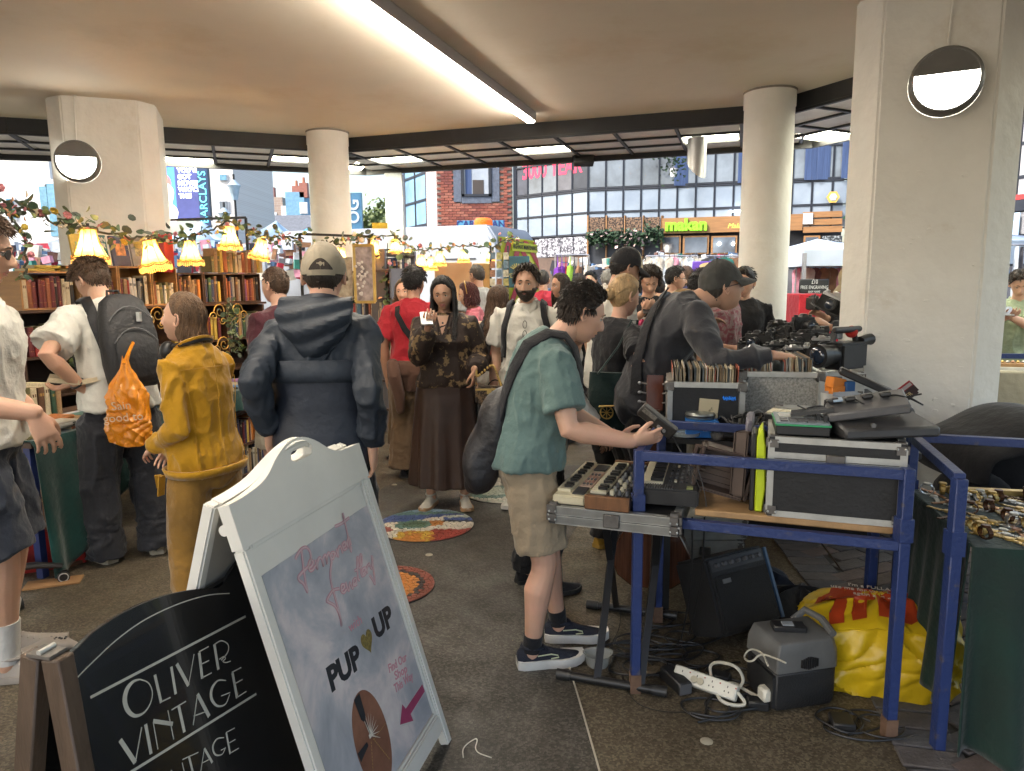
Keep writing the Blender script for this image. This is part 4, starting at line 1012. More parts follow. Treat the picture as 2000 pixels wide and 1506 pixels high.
fbox(1424,410,1472,414,.16,.06,'tube_light',M('tube_glow',(.8,.8,.8),.5,emit=(.9,.95,1),es=3))
CARV=M('carved_panel',(.06,.035,.025),.7,var=.6,vs=26,bump=.8,bs=30,col2=(.20,.12,.07),thr=(.46,.54))
for k in range(4):fbox(1150+k*36,424,1181+k*36,452,.05,.06,'carved_panel',CARV)
for k in range(5):fbox(1146+k*36,421,1150+k*36,580,.07,.07,'timber_post',WOODO)
for a_,b_ in((1290,1330),(1333,1385),(1388,1440),(1443,1478),(1568,1602),(1604,1645)):
 o=fbox(a_,460,b_,497,.04,.05,'window',WOODO);fbox(a_+4,463,b_-4,494,.075,.02,'pane',GLASSD,o)
 fbox(a_,499,b_,640,.02,.05,'stall_riser',M('rest_dark',(.05,.045,.04),.7,var=.5,vs=2))
for px in(1405,1432):q_=onf(px,476,.1);MB().sph(q_,.035,10,6).obj('lamp_bulb',M('bulb',(1,1,1),.5,emit=(1,.95,.85),es=12),rs)
fbox(1150,455,1290,640,-.02,.05,'dark_interior',INTER[3])
fbox(1470,424,1592,438,.12,.03,'menu_card',M('menu_card',(.55,.58,.62),.6))if 0 else fbox(1568,416,1588,438,.11,.03,'menu_card',M('menu_card',(.55,.58,.62),.6))
fbox(1604,460,1645,496,.09,.02,'carved_screen',M('carved_screen',(.03,.04,.05),.7,var=.5,vs=25,col2=(.25,.28,.3),thr=(.5,.56)))
q_=onf(1627,385,.12);t=thing('hexagon_sign','small yellow hexagonal sign on the frosted panels beside the round column','sign',q_)
for r_,mt_,o_ in((.15,M('hex_yellow',(.55,.36,.08),.5),0),(.09,M('hex_blue',(.35,.45,.6),.5),-.012)):
 mb=MB();mb.lathe([(r_,-.01),(r_,.01)],6,q_+V((0,o_,0)),frame((0,0,0),fd_,(0,0,1)).to_3x3());mb.obj('plate',mt_,t)
# wood grille flank left of the restaurant
gp=MB();a,b=c0.lerp(c1_,.35),c1_;dn=(c1_-c0).normalized()
GRIL=M('grey_lattice',(.16,.16,.19),.7,var=.6,vs=14,col2=(.42,.42,.46),thr=(.46,.54))
for k in range(4):
 u0,u1=.3+k*.175,.3+(k+1)*.175-.012;p,q_=c0.lerp(c1_,u0),c0.lerp(c1_,u1);MB().bar((p.x,p.y-.04,2.5),(q_.x,q_.y-.04,2.5),.05,.5).obj('lattice_panel',GRIL,gl_)
p,q_=c0,c1_;MB().bar((p.x,p.y,1.1),(q_.x,q_.y,1.1),.1,2.25).obj('flank_wall',M('flank',(.12,.08,.06),.8,var=.5,vs=1.5),gl_)
# right shutter front with leaf sign
sb=thing('shuttered_shop','shop front of corrugated silver shutters with green leaf sign and red stripe','shopfront',(P(1800,552,15).x,15,0))
s0_,s1_=P(1656,552,17.5),P(2080,552,12.5);SHUT=M('shutter',(.5,.5,.52),.35,.5,var=.12,vs=2,bump=.7,bs=3,st=(14,14,.2))
for j,(za,zb_)in enumerate(((2.35,2.75),(2.8,3.35),(3.4,3.95),(4.0,4.55),(4.6,6.5))):
 for i in range(5):
  a,b=s0_.lerp(s1_,(i+.02)/5),s0_.lerp(s1_,(i+.98)/5);MB().add([(a.x,a.y,za),(b.x,b.y,za),(b.x,b.y,zb_),(a.x,a.y,zb_)],[(0,1,2,3)]).obj('panel',SHUT if j<4 else INTER[i%4],sb,solid=.03)
fm=MB()
for z in(2.32,2.78,3.38,3.98,4.58,6.5):fm.bar((s0_.x,s0_.y,z),(s1_.x,s1_.y,z),.06)
for i in range(6):q_=s0_.lerp(s1_,i/5);fm.bar((q_.x,q_.y,0),(q_.x,q_.y,6.5),.07)
fm.obj('frame',NAVYF,sb);sdn=(s1_-s0_).normalized();sn=V((sdn.y,-sdn.x,0))
a,b=s0_+sn*.06,s1_+sn*.06;MB().bar((a.x,a.y,3.02),(b.x,b.y,3.02),.03,.09).obj('red_stripe',M('red_paint',(.5,.04,.04),.5),sb)
MB().bar((a.x,a.y,2.87),(b.x,b.y,2.87),.025,.2).obj('dark_fascia',NAVYF,sb)
MB().bar((a.x,a.y,1.2),(b.x,b.y,1.2),.03,2.2).obj('dim_interior',INTER[0],sb)
GLEAF=M('sign_green',(.03,.12,.06),.5)
for px,py,ang_,ln in((1964,365,55,.75),(1957,395,-30,.6),(1672,395,-60,.6),(1664,420,15,.5)):
 f=(px-1656)/424;q_=s0_.lerp(s1_,f)+sn*.12;q_.z=P(px,py,q_.y).z;mb=MB();d=sdn*math.cos(R_(ang_))+V((0,0,math.sin(R_(ang_))));e=sdn*-math.sin(R_(ang_))+V((0,0,math.cos(R_(ang_))))
 pts=[q_+d*ln*u+e*ln*.17*w for u,w in((-.5,0),(-.2,.8),(.2,.9),(.5,0),(.2,-.9),(-.2,-.8))];mb.add([p+sn*.02 for p in pts]+[p-sn*.02 for p in pts],[tuple(range(6)),tuple(range(11,5,-1))]+[(i,(i+1)%6,6+(i+1)%6,6+i)for i in range(6)]);mb.obj('leaf_emblem',GLEAF,sb)
POST=M('pale_blue_poster',(.45,.62,.78),.5,var=.1)
q_=s0_.lerp(s1_,.72)+sn*.1;q_.z=P(1970,442,q_.y).z;t=thing('fabric_banner','pale blue banner above the right hand stall printed with clearspring','banner',q_)
mb=MB();mb.bar(q_-sdn*.55,q_+sdn*.6,.02,.42);mb.obj('sheet',POST,t);text('lettering','clearspring',M('ink',(.05,.08,.10),.6),t,frame(q_+sn*.025,sdn,(0,0,1)),.20,.002)
q_=q_+sdn*-.1+V((0,-.3,-.52));t=thing('seaveg_poster','pale poster printed seaveg under the blue banner','poster',q_);MB().bar(q_-sdn*.22,q_+sdn*.22,.02,.34).obj('sheet',POST,t);text('lettering','SEAVEG',M('ink2',(.06,.12,.10),.6),t,frame(q_+sn*.025,sdn,(0,0,1)),.12,.002)
# ---------------- left: white buildings, billboard, houses, trees, sky
WHB=M('white_render',(.74,.72,.68),.8,var=.06,vs=2)
def house(name,label,px0,px1,pyt,Y,mat,wins=(),roof=None,dep=5):
 a,b=P(px0,552,Y).x,P(px1,552,Y).x;zt=P((px0+px1)/2,pyt,Y).z;t=thing(name,label,'building',((a+b)/2,Y,0));MB().box(((a+b)/2,Y+dep/2,zt/2),(b-a,dep,zt)).obj('wall',mat,t)
 for(u0,v0,u1,v1,mt_)in wins:
  c,s_=prect(u0,v0,u1,v1,Y-.06,.1);f=MB().box(c,s_).obj('window',M('white_frame',(.7,.7,.7),.6),t);MB().box(c+V((0,-.06,0)),(s_[0]*.78,.03,s_[2]*.86)).obj('pane',mt_,f)
 if roof:
  mb=MB();mb.add([(a-.2,Y-.3,zt),(b+.2,Y-.3,zt),(b+.2,Y+dep,zt),(a-.2,Y+dep,zt),(a,Y+dep/2,zt+roof),(b,Y+dep/2,zt+roof)],[(0,1,5,4),(2,3,4,5),(1,2,5),(3,0,4),(0,3,2,1)]);mb.obj('roof',M('slate',(.10,.11,.13),.8,var=.3),t)
 return t
BWIN=M('blue_window',(.12,.30,.42),.1,var=.3,spec=.8)
house('white_building','tall white rendered building with blue windows behind the left garland',-400,118,250,24,WHB,[(80,360,92,420,BWIN),(98,350,122,470,BWIN),(15,385,28,430,BWIN)])
house('white_house','pale brick house behind the billboard and lamp post',392,468,280,30,brickmat('white_brick',(.72,.68,.63),(.66,.61,.56),(.75,.72,.68)),[(428,340,444,353,BWIN),(428,392,446,412,GLASSD)])
house('terraced_house','small brown brick house in the row beyond the blue tents',497,560,385,48,brickmat('brown_brick',(.30,.22,.18),(.35,.26,.2),(.4,.36,.32),2),[(527,415,540,436,WHB),(550,402,560,425,WHB)],.0)
house('terraced_house','grey gabled house at the left of the far row',476,500,402,50,brickmat('grey_brick',(.36,.34,.33),(.4,.38,.36),(.45,.43,.42),2),[],1.2)
house('terraced_house','bright blue rendered house in the far row by the round column',566,602,375,46,M('blue_render',(.16,.32,.46),.8),[(586,395,600,418,WHB)])
house('low_shed','long grey slate roofed shed beyond the market stalls',470,640,470,40,M('shed_wall',(.3,.31,.34),.8),[],1.6)
house('far_shop','dark blue fronted far shop by the trees',722,760,432,40,M('navy_render',(.10,.14,.22),.8),[(728,440,750,460,BWIN)])
for px,py,Y,w_n in((594,372,46.2,'rightmost'),(580,378,46.5,'middle'),(530,380,48.5,'leftmost')):
 q_=P(px,py,Y);t=thing('chimney_pot',w_n+' of the three red chimneys on the far roof line','chimney',q_,0,'chimney pots on the far roofs');mb=MB();mb.box(q_,(.5,.4,.9));mb.obj('stack',M('chim_brick',(.3,.12,.09),.8),t);mb=MB();mb.lathe([(.1,.45),(.08,.8)],8,q_);mb.obj('pot',M('terracotta',(.45,.16,.09),.8),t)
# billboard
bc,bs_=prect(298,322,402,431,23.5,.25);t=thing('advert_screen','lit advertising screen with dark brick pattern and bold capitals behind the broad column','billboard',(bc.x,bc.y,0))
MB().box(bc,bs_).obj('casing',NAVYF,t)
fy=bc.y-.135;bx0,bx1=bc.x-bs_[0]/2,bc.x+bs_[0]/2;bz0,bz1=bc.z-bs_[2]/2,bc.z+bs_[2]/2
def eart(u0,v0,u1,v1,col,es=1.0,dy=0,nm='screen_picture'):
 return MB().box((bx0+(bx1-bx0)*(u0+u1)/2,fy-dy,bz0+(bz1-bz0)*(v0+v1)/2),((bx1-bx0)*(u1-u0),.012,(bz1-bz0)*(v1-v0))).obj(nm,M('screen_%d_%d_%d'%tuple(int(c*999)for c in col),col,.5,var=.35,vs=2.4,emit=col,es=es),t)
eart(0,0,.45,1,(.05,.16,.55),.7);eart(.45,0,1,1,(.03,.035,.11),.8)
def blob(u,v,ru,rv,col,dy,es=.8):
 mb=MB();cx_,cz_=bx0+(bx1-bx0)*u,bz0+(bz1-bz0)*v;mb.add([(cx_+ru*(bx1-bx0)*math.cos(a)*(1+.12*math.sin(3*a)),fy-dy,cz_+rv*(bz1-bz0)*math.sin(a))for a in np.linspace(0,2*PI,25)[:-1]],[tuple(range(24))]);mb.obj('screen_picture',M('blob_%d_%d_%d'%tuple(int(c*999)for c in col),col,.5,var=.2,emit=col,es=es),t,rec=False,solid=.004)
blob(.20,.62,.17,.26,(.62,.10,.09),.012);blob(.27,.45,.14,.24,(.85,.62,.58),.018);blob(.12,.12,.12,.22,(.5,.05,.06),.012);blob(.34,.10,.12,.2,(.8,.72,.74),.018)
WHT=M('screen_white',(.8,.85,.9),.5,emit=(.8,.85,.95),es=1.2)
for i,s in enumerate(("YOU'VE",'GOT','MOVES?','WATCH','THIS')):text('screen_lettering',s,WHT,t,frame((bx0+(bx1-bx0)*.50,fy-.02,bz1-(bz1-bz0)*(.10+.115*i)),(1,0,0),(0,0,1)),.20,.002,1.0,bold=.008,align='LEFT')
q_=P(397,385,23.2);t=thing('bank_sign','vertical turquoise bank sign at the right edge of the advertising screen','sign',q_);MB().box(q_+V((0,.06,0)),(.32,.08,2.5)).obj('board',M('bank_navy',(.02,.05,.12),.5),t);text('lettering','BARCLAYS',M('bank_cyan',(.1,.5,.6),.5,emit=(.1,.55,.65),es=.8),t,frame(q_+V((0,.01,0)),(0,0,1),(-1,0,0)),.34,.004)
q_=P(688,420,20);t=thing('street_banner','tall blue painted sign with white numerals beside the round column','sign',q_);MB().box(q_+V((.05,.1,-.2)),(.42,.15,1.6)).obj('board',M('sign_blue',(.05,.16,.26),.5),t);text('lettering','OG',M('sign_pale',(.5,.55,.6),.5),t,frame(q_+V((.05,.015,.1)),(0,0,1),(-1,0,0)),.42,.004,bold=.01)
MB().box(q_+V((.05,.12,-1.9)),(.08,.08,2.2)).obj('pole',NAVYF,t)
for px,Y,tp_ in((469,26,340),(447,27,395)):
 q_=P(px,552,Y);zt=P(px,tp_,Y).z;t=thing('street_lamp','black lamp post with glass lantern, %s in front of the pale brick house'%('taller and right' if px>460 else 'shorter and central'),'street lamp',(q_.x,Y,0));mb=MB();mb.lathe([(.09,0),(.05,.6),(.04,zt-.5),(.04,zt)],8,(q_.x,Y,0));mb.obj('pole',BLACK,t);mb=MB();mb.lathe([(.1,zt-.9),(.2,zt-.45),(.24,zt-.4),(.05,zt-.2)],8,(q_.x,Y,0));mb.obj('lantern',M('lantern_glass',(.4,.5,.55),.2),t)
TREEG=M('tree_leaf',(.075,.12,.03),.7,var=.4,vs=3,col2=(.16,.20,.06))
def tree(px,pyt,Y,rw,label):
 q_=P(px,552,Y);zt=P(px,pyt,Y).z;t=thing('tree',label,'tree',(q_.x,Y,0));mb=MB();mb.tube([(q_.x,Y,0),(q_.x+.1,Y,zt*.4),(q_.x,Y,zt*.75)],[.22,.15,.06],8)
 for k in range(5):a=k*1.3;mb.tube([(q_.x,Y,zt*.38),(q_.x+rw*.6*math.cos(a),Y+rw*.6*math.sin(a),zt*.72)],[.08,.03],5)
 mb.obj('trunk',M('bark',(.09,.07,.05),.9),t);rnd=random.Random(px);cr=MB();cl_=[(V((rnd.gauss(0,rw*.45),rnd.gauss(0,rw*.4),zt*.72+rnd.gauss(0,zt*.13))),rnd.uniform(.25,.5)*rw)for _ in range(16)]
 for i in range(1500):
  c,r=rnd.choice(cl_);p=c+V((q_.x,Y,0))+V((rnd.gauss(0,.5),rnd.gauss(0,.5),rnd.gauss(0,.45)))*r
  if p.z>zt:continue
  d=V((rnd.uniform(-1,1),rnd.uniform(-1,1),rnd.uniform(-1,.6))).normalized()*.22;e=d.orthogonal().normalized()*.09;cr.add([p,p+d*.5+e,p+d,p+d*.5-e],[(0,1,2,3)])
 cr.obj('crown',TREEG,t,rec=False)
tree(722,385,34,1.5,'leafy green tree behind the blue painted sign');tree(748,398,38,1.2,'smaller leafy tree between the far shop and the pale post');tree(484,405,56,1.3,'distant green tree by the grey gabled house');tree(600,440,44,.9,'low green bush beside the bright blue house')
# sky dome with cloud: the world's own sky lights; thin overcast is left to the world
# ---------------- van
vn=thing('van','white works van with red and yellow chevrons on its rear doors','van',(P(1030,552,12).x,12,0))
VW=M('van_white',(.30,.33,.37),.35,var=.05,coat=.4);r0=P(983,552,11.8);rdir=V((.42,.907,0)).normalized();wv_=1.75
side=V((-rdir.y,rdir.x,0))
def vpt(u,l,z):return r0+rdir*(wv_*u)+side*l+V((0,0,z-r0.z))
prof=[(0,.35),(.02,1.0),(.06,1.75),(.16,2.3),(.30,2.5),(4.6,2.55),(5.3,2.35),(5.9,1.6),(6.4,1.2),(6.5,.4)]
mb=MB();rings=[]
for u,ins in((0,.0),(.03,.0),(.5,0),(.97,0),(1,0)):
 sh=0 if 0<u<1 else .05;rings.append([vpt(u,l+(sh if l<3 else-sh),z-sh*(z>1))for l,z in prof])
mb.loft(rings);mb.obj('body',VW,vn,bevel=.03,seg=2,ang=30)
# rear doors with chevrons
YEL=M('chevron_yellow',(.62,.62,.04),.45,emit=None);RED=M('chevron_red',(.42,.03,.04),.45)
def rearpt(u,z):
 l=float(np.interp(z,[.35,1.0,1.75,2.3],[0,.02,.06,.16]));return vpt(u,l-.022,z)
for dname,ua,ub in(('rear_door',.07,.495),('rear_door',.505,.93)):
 ch=MB();ch.loft([[rearpt(ua,z),rearpt(ub,z)]for z in(.55,1.0,1.5,1.75,2.05,2.3)],cap=False);do=ch.obj(dname,YEL,vn,solid=.02)
 k=1 if ua<.3 else-1;cm=MB()
 for i in range(-4,9):
  zc=.5+i*.42
  def cl(z):return min(max(z,.56),2.28)
  pts=[]
  for j in range(9):
   u=ua+(ub-ua)*j/8;s=(u-ua)/(ub-ua);zz1=zc+k*.75*s-(0 if k>0 else-.75);pts.append((u,cl(zz1),cl(zz1+.21)))
  for(u_a,a1,a2),(u_b,b1,b2)in zip(pts[:-1],pts[1:]):
   if a2-a1<.01 and b2-b1<.01:continue
   o_=-side*.014;cm.add([rearpt(u_a,a1)+o_,rearpt(u_b,b1)+o_,rearpt(u_b,b2)+o_,rearpt(u_a,a2)+o_],[(0,1,2,3)])
 cm.obj('chevron_stripe',RED,do,rec=False)
o_=-side*.03
q_=rearpt(.62,2.16)+o_;mb=MB();mb.bar(q_-rdir*.55,q_+rdir*.55,.012,.15);lp=mb.obj('plate',YEL,vn);text('lettering','HIGHWAY MAINTENANCE',BLACK,lp,frame(q_+o_*.4,rdir,(0,0,1)),.105,.001,.85,bold=.002)
AMB=M('amber_lens',(.75,.14,.01),.25,emit=(.9,.14,.01),es=.08);q_=vpt(.3,.62,2.51);mb=MB();mb.lathe([(.16,0),(.165,.02),(.16,.10),(.12,.14),(.03,.15)],20,q_);mb.obj('beacon',AMB,vn)
mb=MB();mb.bar(vpt(0,1.6,1.75)+side.cross(V((0,0,1)))*0,vpt(0,5.0,1.75),.02,.02);mb.bar(vpt(-.006,.5,1.95),vpt(-.006,5.1,1.95),.012,.018);mb.bar(vpt(-.006,2.2,.5),vpt(-.006,2.2,2.4),.012,.012);mb.bar(vpt(-.006,3.8,.5),vpt(-.006,3.8,2.4),.012,.012);mb.obj('panel_seam',NAVYF,vn)
for l in(.9,5.4):
 w_=MB();c=vpt(-.01,l,.36);ax=rdir;w_.cyl(c,c+rdir*.25,.35,n=20);w_.obj('wheel',BLACK,vn)
for u in(.03,.97):c=rearpt(u,1.1);MB().box(c,(.09,.05,.5),Matrix.Rotation(math.atan2(rdir.y,rdir.x),3,'Z')).obj('tail_light',RED,vn)
# blue graffiti board behind the van
c,s_=prect(893,430,985,446,15,.06);t=thing('graffiti_board','light blue board with graffiti lettering showing over the van roof','sign',(c.x,c.y,0));MB().box(c,s_).obj('board',M('sky_paint',(.07,.25,.42),.6),t);text('lettering','CARIBBEAN',M('graf_navy',(.02,.03,.14),.6),t,frame(c+V((0,-.035,0)),(1,0,0),(0,0,1)),.19,.003,1.0,bold=.004);MB().box((c.x,c.y+.05,c.z/2),(.06,.06,c.z)).obj('pole',NAVYF,t)
# ---------------- stalls, tents and hanging stock in the street
rnd=random.Random(21)
CLOTHC=[fab('rail_%d'%i,c,var=.3,vs=9)for i,c in enumerate([(.30,.02,.04),(.14,.03,.30),(.25,.45,.06),(.45,.03,.2),(.05,.05,.06),(.50,.46,.40),(.06,.12,.22),(.22,.12,.07),(.45,.5,.55),(.03,.16,.13),(.12,.06,.05),(.55,.25,.33)])]
def garment(c,wd,ln,mat,label,grp,kind='shirt'):
 t=thing('hanging_garment',label,'garment',c,0,grp);mb=MB();sh=rnd.uniform(-.02,.02)
 prof=[(0,.1),(.05,.42),(.12,.5),(.45,.44),(1,.5)]if kind=='shirt' else[(0,.03),(.3,.08),(.36,.45),(.6,.5),(1,.48)]
 rings=[]
 for u,hw in prof:
  rings.append([V((c.x+wd*hw*math.cos(a)+sh*u,c.y+.035*math.sin(a)+.012*math.sin(a*3+u*6),c.z-ln*u))for a in(2*PI*j/12 for j in range(12))])
 mb.loft(rings);mb.obj('cloth',mat,t)
 if kind=='shirt':
  h=MB();h.tube([c,c+V((0,0,.05)),c+V((.02,0,.07))],.004,4);h.obj('hanger',NAVYF,t)
def rail(px0,px1,py,Y,idx,label,wd=.3,ln=.6,kind='shirt',adj='garment',legs=True):
 a,b=P(px0,py,Y),P(px1,py,Y);t=thing('clothes_rail',label,'rail',((a.x+b.x)/2,Y,0));mb=MB();mb.tube([a,b],.014,6);mb.obj('bar',M('rail_steel',(.4,.4,.42),.35,.7),t)
 for q in(a,b):mb=MB();mb.tube([q,V((q.x,q.y,0))],.014,6);mb.obj('leg',MC['rail_steel'],t)
 n=len(idx)
 for i,k in enumerate(idx):garment(a.lerp(b,(i+.5)/n)+V((0,rnd.uniform(-.02,.02),-.02)),wd,ln*rnd.uniform(.85,1.1),CLOTHC[k],NAMEC[k]+' '+adj+', '+ORD2[i]+' from the left',label.split(' in front')[0]+' stock',kind)
ORD2=['first','second','third','fourth','fifth','sixth','seventh','eighth','ninth','tenth']
NAMEC=['deep red','purple','lime green','magenta','black','cream','navy','brown','pale blue','dark teal','dark brown','pink']
rail(1085,1150,498,10.6,[1,1,0,2,4,7,4,5],'steel rail of bright tote bags left of the trucker cap man',.13,.5,'bag','tote bag hanging on the rail beside the van')
rail(1262,1362,500,10.8,[5,8,5,8,5,11,8,5,8,5],'steel rail of pale blouses in front of the restaurant',.16,.6,'shirt','blouse hanging before the restaurant')
rail(1380,1475,500,10.4,[4,6,9,7,7,10,7],'steel rail of patterned shirts left of the round column',.3,.7,'shirt','shirt hanging left of the round column')
rail(1555,1695,520,9.5,[11,5,10,7,7,11,10,0,6],'steel rail of shiny jackets under the white tent',.2,.6,'shirt','jacket hanging under the white tent')
rail(1948,2050,478,8.4,[8,6,8,4,6,5,4],'steel rail of scarves at the far right',.07,.9,'bag','scarf hanging at the far right stall')
def tent(px0,px1,pye,pyp,Y,mat,label,dep=2.4,val=.28):
 a,b=P(px0,pye,Y),P(px1,pye,Y);zp=P((px0+px1)/2,pyp,Y).z;t=thing('market_tent',label,'tent',((a.x+b.x)/2,Y+dep/2,0));c=V(((a.x+b.x)/2,Y+dep/2,zp));q=[V((a.x,Y,a.z)),V((b.x,Y,a.z)),V((b.x,Y+dep,a.z)),V((a.x,Y+dep,a.z))]
 mb=MB()
 for i in range(4):
  m_,n_=q[i],q[(i+1)%4]
  g=[]
  for j in range(6):
   v=j/5;sag=-.12*math.sin(PI*v)*(zp-a.z);g.append([m_.lerp(c,v)+V((0,0,sag)),m_.lerp(n_,.5).lerp(c,v)+V((0,0,sag*1.3)),n_.lerp(c,v)+V((0,0,sag))])
  mb.add([p for r in g for p in r],[(r*3+k,r*3+k+1,(r+1)*3+k+1,(r+1)*3+k)for r in range(5)for k in range(2)])
 mb.obj('canopy',mat,t,rec=False,solid=.01);vb=MB()
 for i in range(4):m_,n_=q[i],q[(i+1)%4];vb.bar(m_-V((0,0,val/2)),n_-V((0,0,val/2)),.012,val)
 vb.obj('valance',mat,t)
 for p in q:MB().box((p.x,p.y,p.z/2-.02),(.04,.04,p.z-.04)).obj('leg',M('tent_leg',(.4,.4,.42),.4,.5),t)
TW=M('tent_white',(.55,.63,.74),.7,var=.08,vs=3,bump=.2,bs=5);TB=M('tent_blue',(.05,.22,.50),.7,var=.15,vs=3);TG=M('tent_pale',(.30,.42,.52),.7,var=.1)
tent(1572,1790,488,455,9.0,TW,'white canopy tent between the two white columns',2.6,.2)
tent(430,640,505,455,17,TB,'bright blue market tent beyond the upper bookshelf');tent(300,420,470,425,20,TG,'pale grey blue tent under the advertising screen');tent(548,610,470,440,22,TB,'small blue tent beyond the tan cap man');tent(20,128,505,470,15,TG,'pale tent beyond the left garland');tent(490,545,455,425,24,TG,'pale pointed tent below the brown terraced house');tent(1960,2150,470,440,8.8,M('tent_grey',(.2,.26,.34),.7),'slate blue tent at the far right')
def block(name,label,cat,px0,py0,px1,py1,Y,dep,mat,part_='body',base=False):
 c,s_=prect(px0,py0,px1,py1,Y,dep)
 if base:h_=c.z+s_[2]/2;c.z=h_/2;s_=(s_[0],s_[1],h_)
 t=thing(name,label,cat,(c.x,c.y,0 if base else c.z));MB().box(c,s_).obj(part_,mat,t,bevel=.01);return t,c,s_
REDC=fab('red_table',(.42,.02,.03),var=.15)
t,c,s_=block('draped_counter','red draped counter behind the camera table','counter',1556,574,1662,690,8.6,.7,REDC,'drape',True)
t,c,s_=block('engraving_sign','black sign offering free engraving on the red counter','sign',1561,545,1620,573,8.62,.03,BLACK,'board')
for tx,dz_,sz in(('£10',.05,.07),('FREE ENGRAVING',-.015,.058),('ANY NAME',-.068,.04)):text('lettering',tx,M('sign_white',(.7,.7,.68),.6),t,frame((c.x,c.y-.02,c.z+dz_),(1,0,0),(0,0,1)),sz,.001,.72)
t,c,s_=block('purple_banner','purple and pink banner with pale oval hung on the shirts stall','banner',1352,510,1420,530,10.2,.02,M('banner_purple',(.10,.04,.32),.5),'sheet');MB().box(c+V((.12,-.015,0)),(.24,.01,s_[2]*.95)).obj('pink_end',M('banner_pink',(.6,.12,.35),.5),t)
mb=MB();mb.add([(c.x+.02+.17*math.cos(a),c.y-.022,c.z+.055*math.sin(a))for a in np.linspace(0,2*PI,21)[:-1]],[tuple(range(20))]);mb.obj('oval',M('banner_gold',(.6,.42,.2),.5),t,rec=False,solid=.003)
t,c,s_=block('blue_board','dark teal board with gold emblem in front of the van doors','board',984,500,1034,562,9.4,.04,M('teal_board',(.02,.08,.12),.5),'board')
mb=MB()
for k in range(7):a=R_(60+10*k-0);mb.tube([c+V((0,-.03,.02)),c+V((.09*math.cos(R_(30+20*k)),-.03,.02+.09*math.sin(R_(30+20*k))))],.008,5)
mb.obj('emblem',M('gold_print',(.35,.30,.10),.5),t);text('lettering','PERTH',MC['gold_print'],t,frame(c+V((0,-.025,-.05)),(1,0,0),(0,0,1)),.09,.001)
block('plywood_screen','tan plywood screen behind the lampshades in the middle distance','panel',851,512,922,640,8.9,.04,M('ply_tan',(.36,.25,.16),.7,var=.15,vs=3),'sheet',True)
block('plywood_screen','worn wooden panel right of the tan screen','panel',925,514,960,640,8.95,.04,M('ply_gold',(.30,.19,.07),.7,var=.3,vs=5),'sheet',True)
# postcards rack
a=P(965,510,8.7);t=thing('postcard_rack','narrow rack of small framed cards beside the worn wooden panel','rack',(a.x,8.7,0));mb=MB()
for px in(958,992):q0,q1=P(px,480,8.7),P(px,700,8.7);mb.tube([q0,V((q1.x,q1.y,0))],.012,6)
mb.obj('stand',BLACK,t);rnd=random.Random(2);CARDM=[M('card_%d'%i,c,.5,var=.5,vs=30)for i,c in enumerate([(.10,.16,.22),(.45,.42,.33),(.25,.12,.07),(.08,.10,.12),(.35,.32,.12)])]
for i in range(3):
 for j in range(7):q_=P(962+i*13,500+j*17,8.68);MB().box(q_,(.065,.012,.085),rotm(0,0,rnd.uniform(-4,4))).obj('card',CARDM[rnd.randrange(5)],t)
# ivy along the restaurant beam
t=thing('flower_garland','dense green garland with blossoms hung along the restaurant beam','garland',P(1220,465,17.5));mb=MB();fl=MB();rnd=random.Random(8)
for i in range(900):
 px=rnd.uniform(1150,1292);q_=onf(px,464+rnd.gauss(0,7)-(8 if px>1260 else 0),.25+rnd.uniform(-.1,.12));d=V((rnd.uniform(-1,1),rnd.uniform(-1,.2),rnd.uniform(-1,.5))).normalized()*.12;e=d.orthogonal().normalized()*.045
 (fl if rnd.random()<.07 else mb).add([q_,q_+d*.5+e,q_+d,q_+d*.5-e],[(0,1,2,3)])
mb.obj('foliage',LEAFD,t,rec=False);fl.obj('blossom',M('pale_blossom',(.55,.40,.38),.6,var=.3),t,rec=False)
# stall clutter under the tents (distant merchandise reads as one mass)
mb=MB();rnd=random.Random(31);keys=CLOTHC
for i in range(800):
 px=rnd.choice([rnd.uniform(20,130),rnd.uniform(300,640),rnd.uniform(300,640),rnd.uniform(1080,1480)]);Y=rnd.uniform(11.5,16);q_=P(px,rnd.uniform(500,560)if px>1000 else rnd.uniform(478,545),Y);mb.cur=rnd.choice([4,5,6,7,8,10,9,5,8,8,5,0,11]);mb.box(q_,(rnd.uniform(.05,.22),.08,rnd.uniform(.05,.2)),rotm(rnd.uniform(-30,30),0,rnd.uniform(-15,15)))
o=mb.obj('stall_goods',CLOTHC,None,kind='stuff');
for px0,px1,Y in((10,140,14),(295,650,14.5),(1075,1490,13.5)):block('stall_table','long market table of goods '+('beyond the left garland' if px0<100 else 'beyond the upper bookshelf' if px0<400 else 'before the restaurant'),'stall',px0,560,px1,700,Y,1.2,CLOTHC[6],'drape',True)
# ---------------- bookstall ----------------
DKW=M('dark_wood',(.055,.026,.015),.5,var=.35,vs=4,st=(1,1,8),bump=.15,bs=30)
PINE=M('pine_board',(.36,.19,.07),.55,var=.2,vs=3,st=(1,1,10),bump=.15,bs=30)
VELV=M('green_velvet',(.005,.042,.036),.75,var=.5,vs=3,sheen=.35,bump=.3,bs=25,spec=.2)
PAGE=M('page_edge',(.52,.44,.30),.9,var=.2,vs=60,st=(1,1,30))
GILT=M('gilt',(.45,.30,.09),.4,.6,var=.2)
PAL=dict(maroon=(.12,.018,.022),black=(.014,.013,.014),navy=(.025,.035,.09),green=(.03,.07,.04),tan=(.32,.20,.10),cream=(.52,.44,.30),red=(.34,.03,.025),brown=(.11,.055,.028),grey=(.22,.21,.20),orange=(.50,.17,.03),blue=(.07,.17,.30),olive=(.13,.12,.05),purple=(.12,.03,.14),white=(.60,.57,.50),teal=(.05,.16,.16),yellow=(.50,.36,.07),rust=(.26,.08,.03))
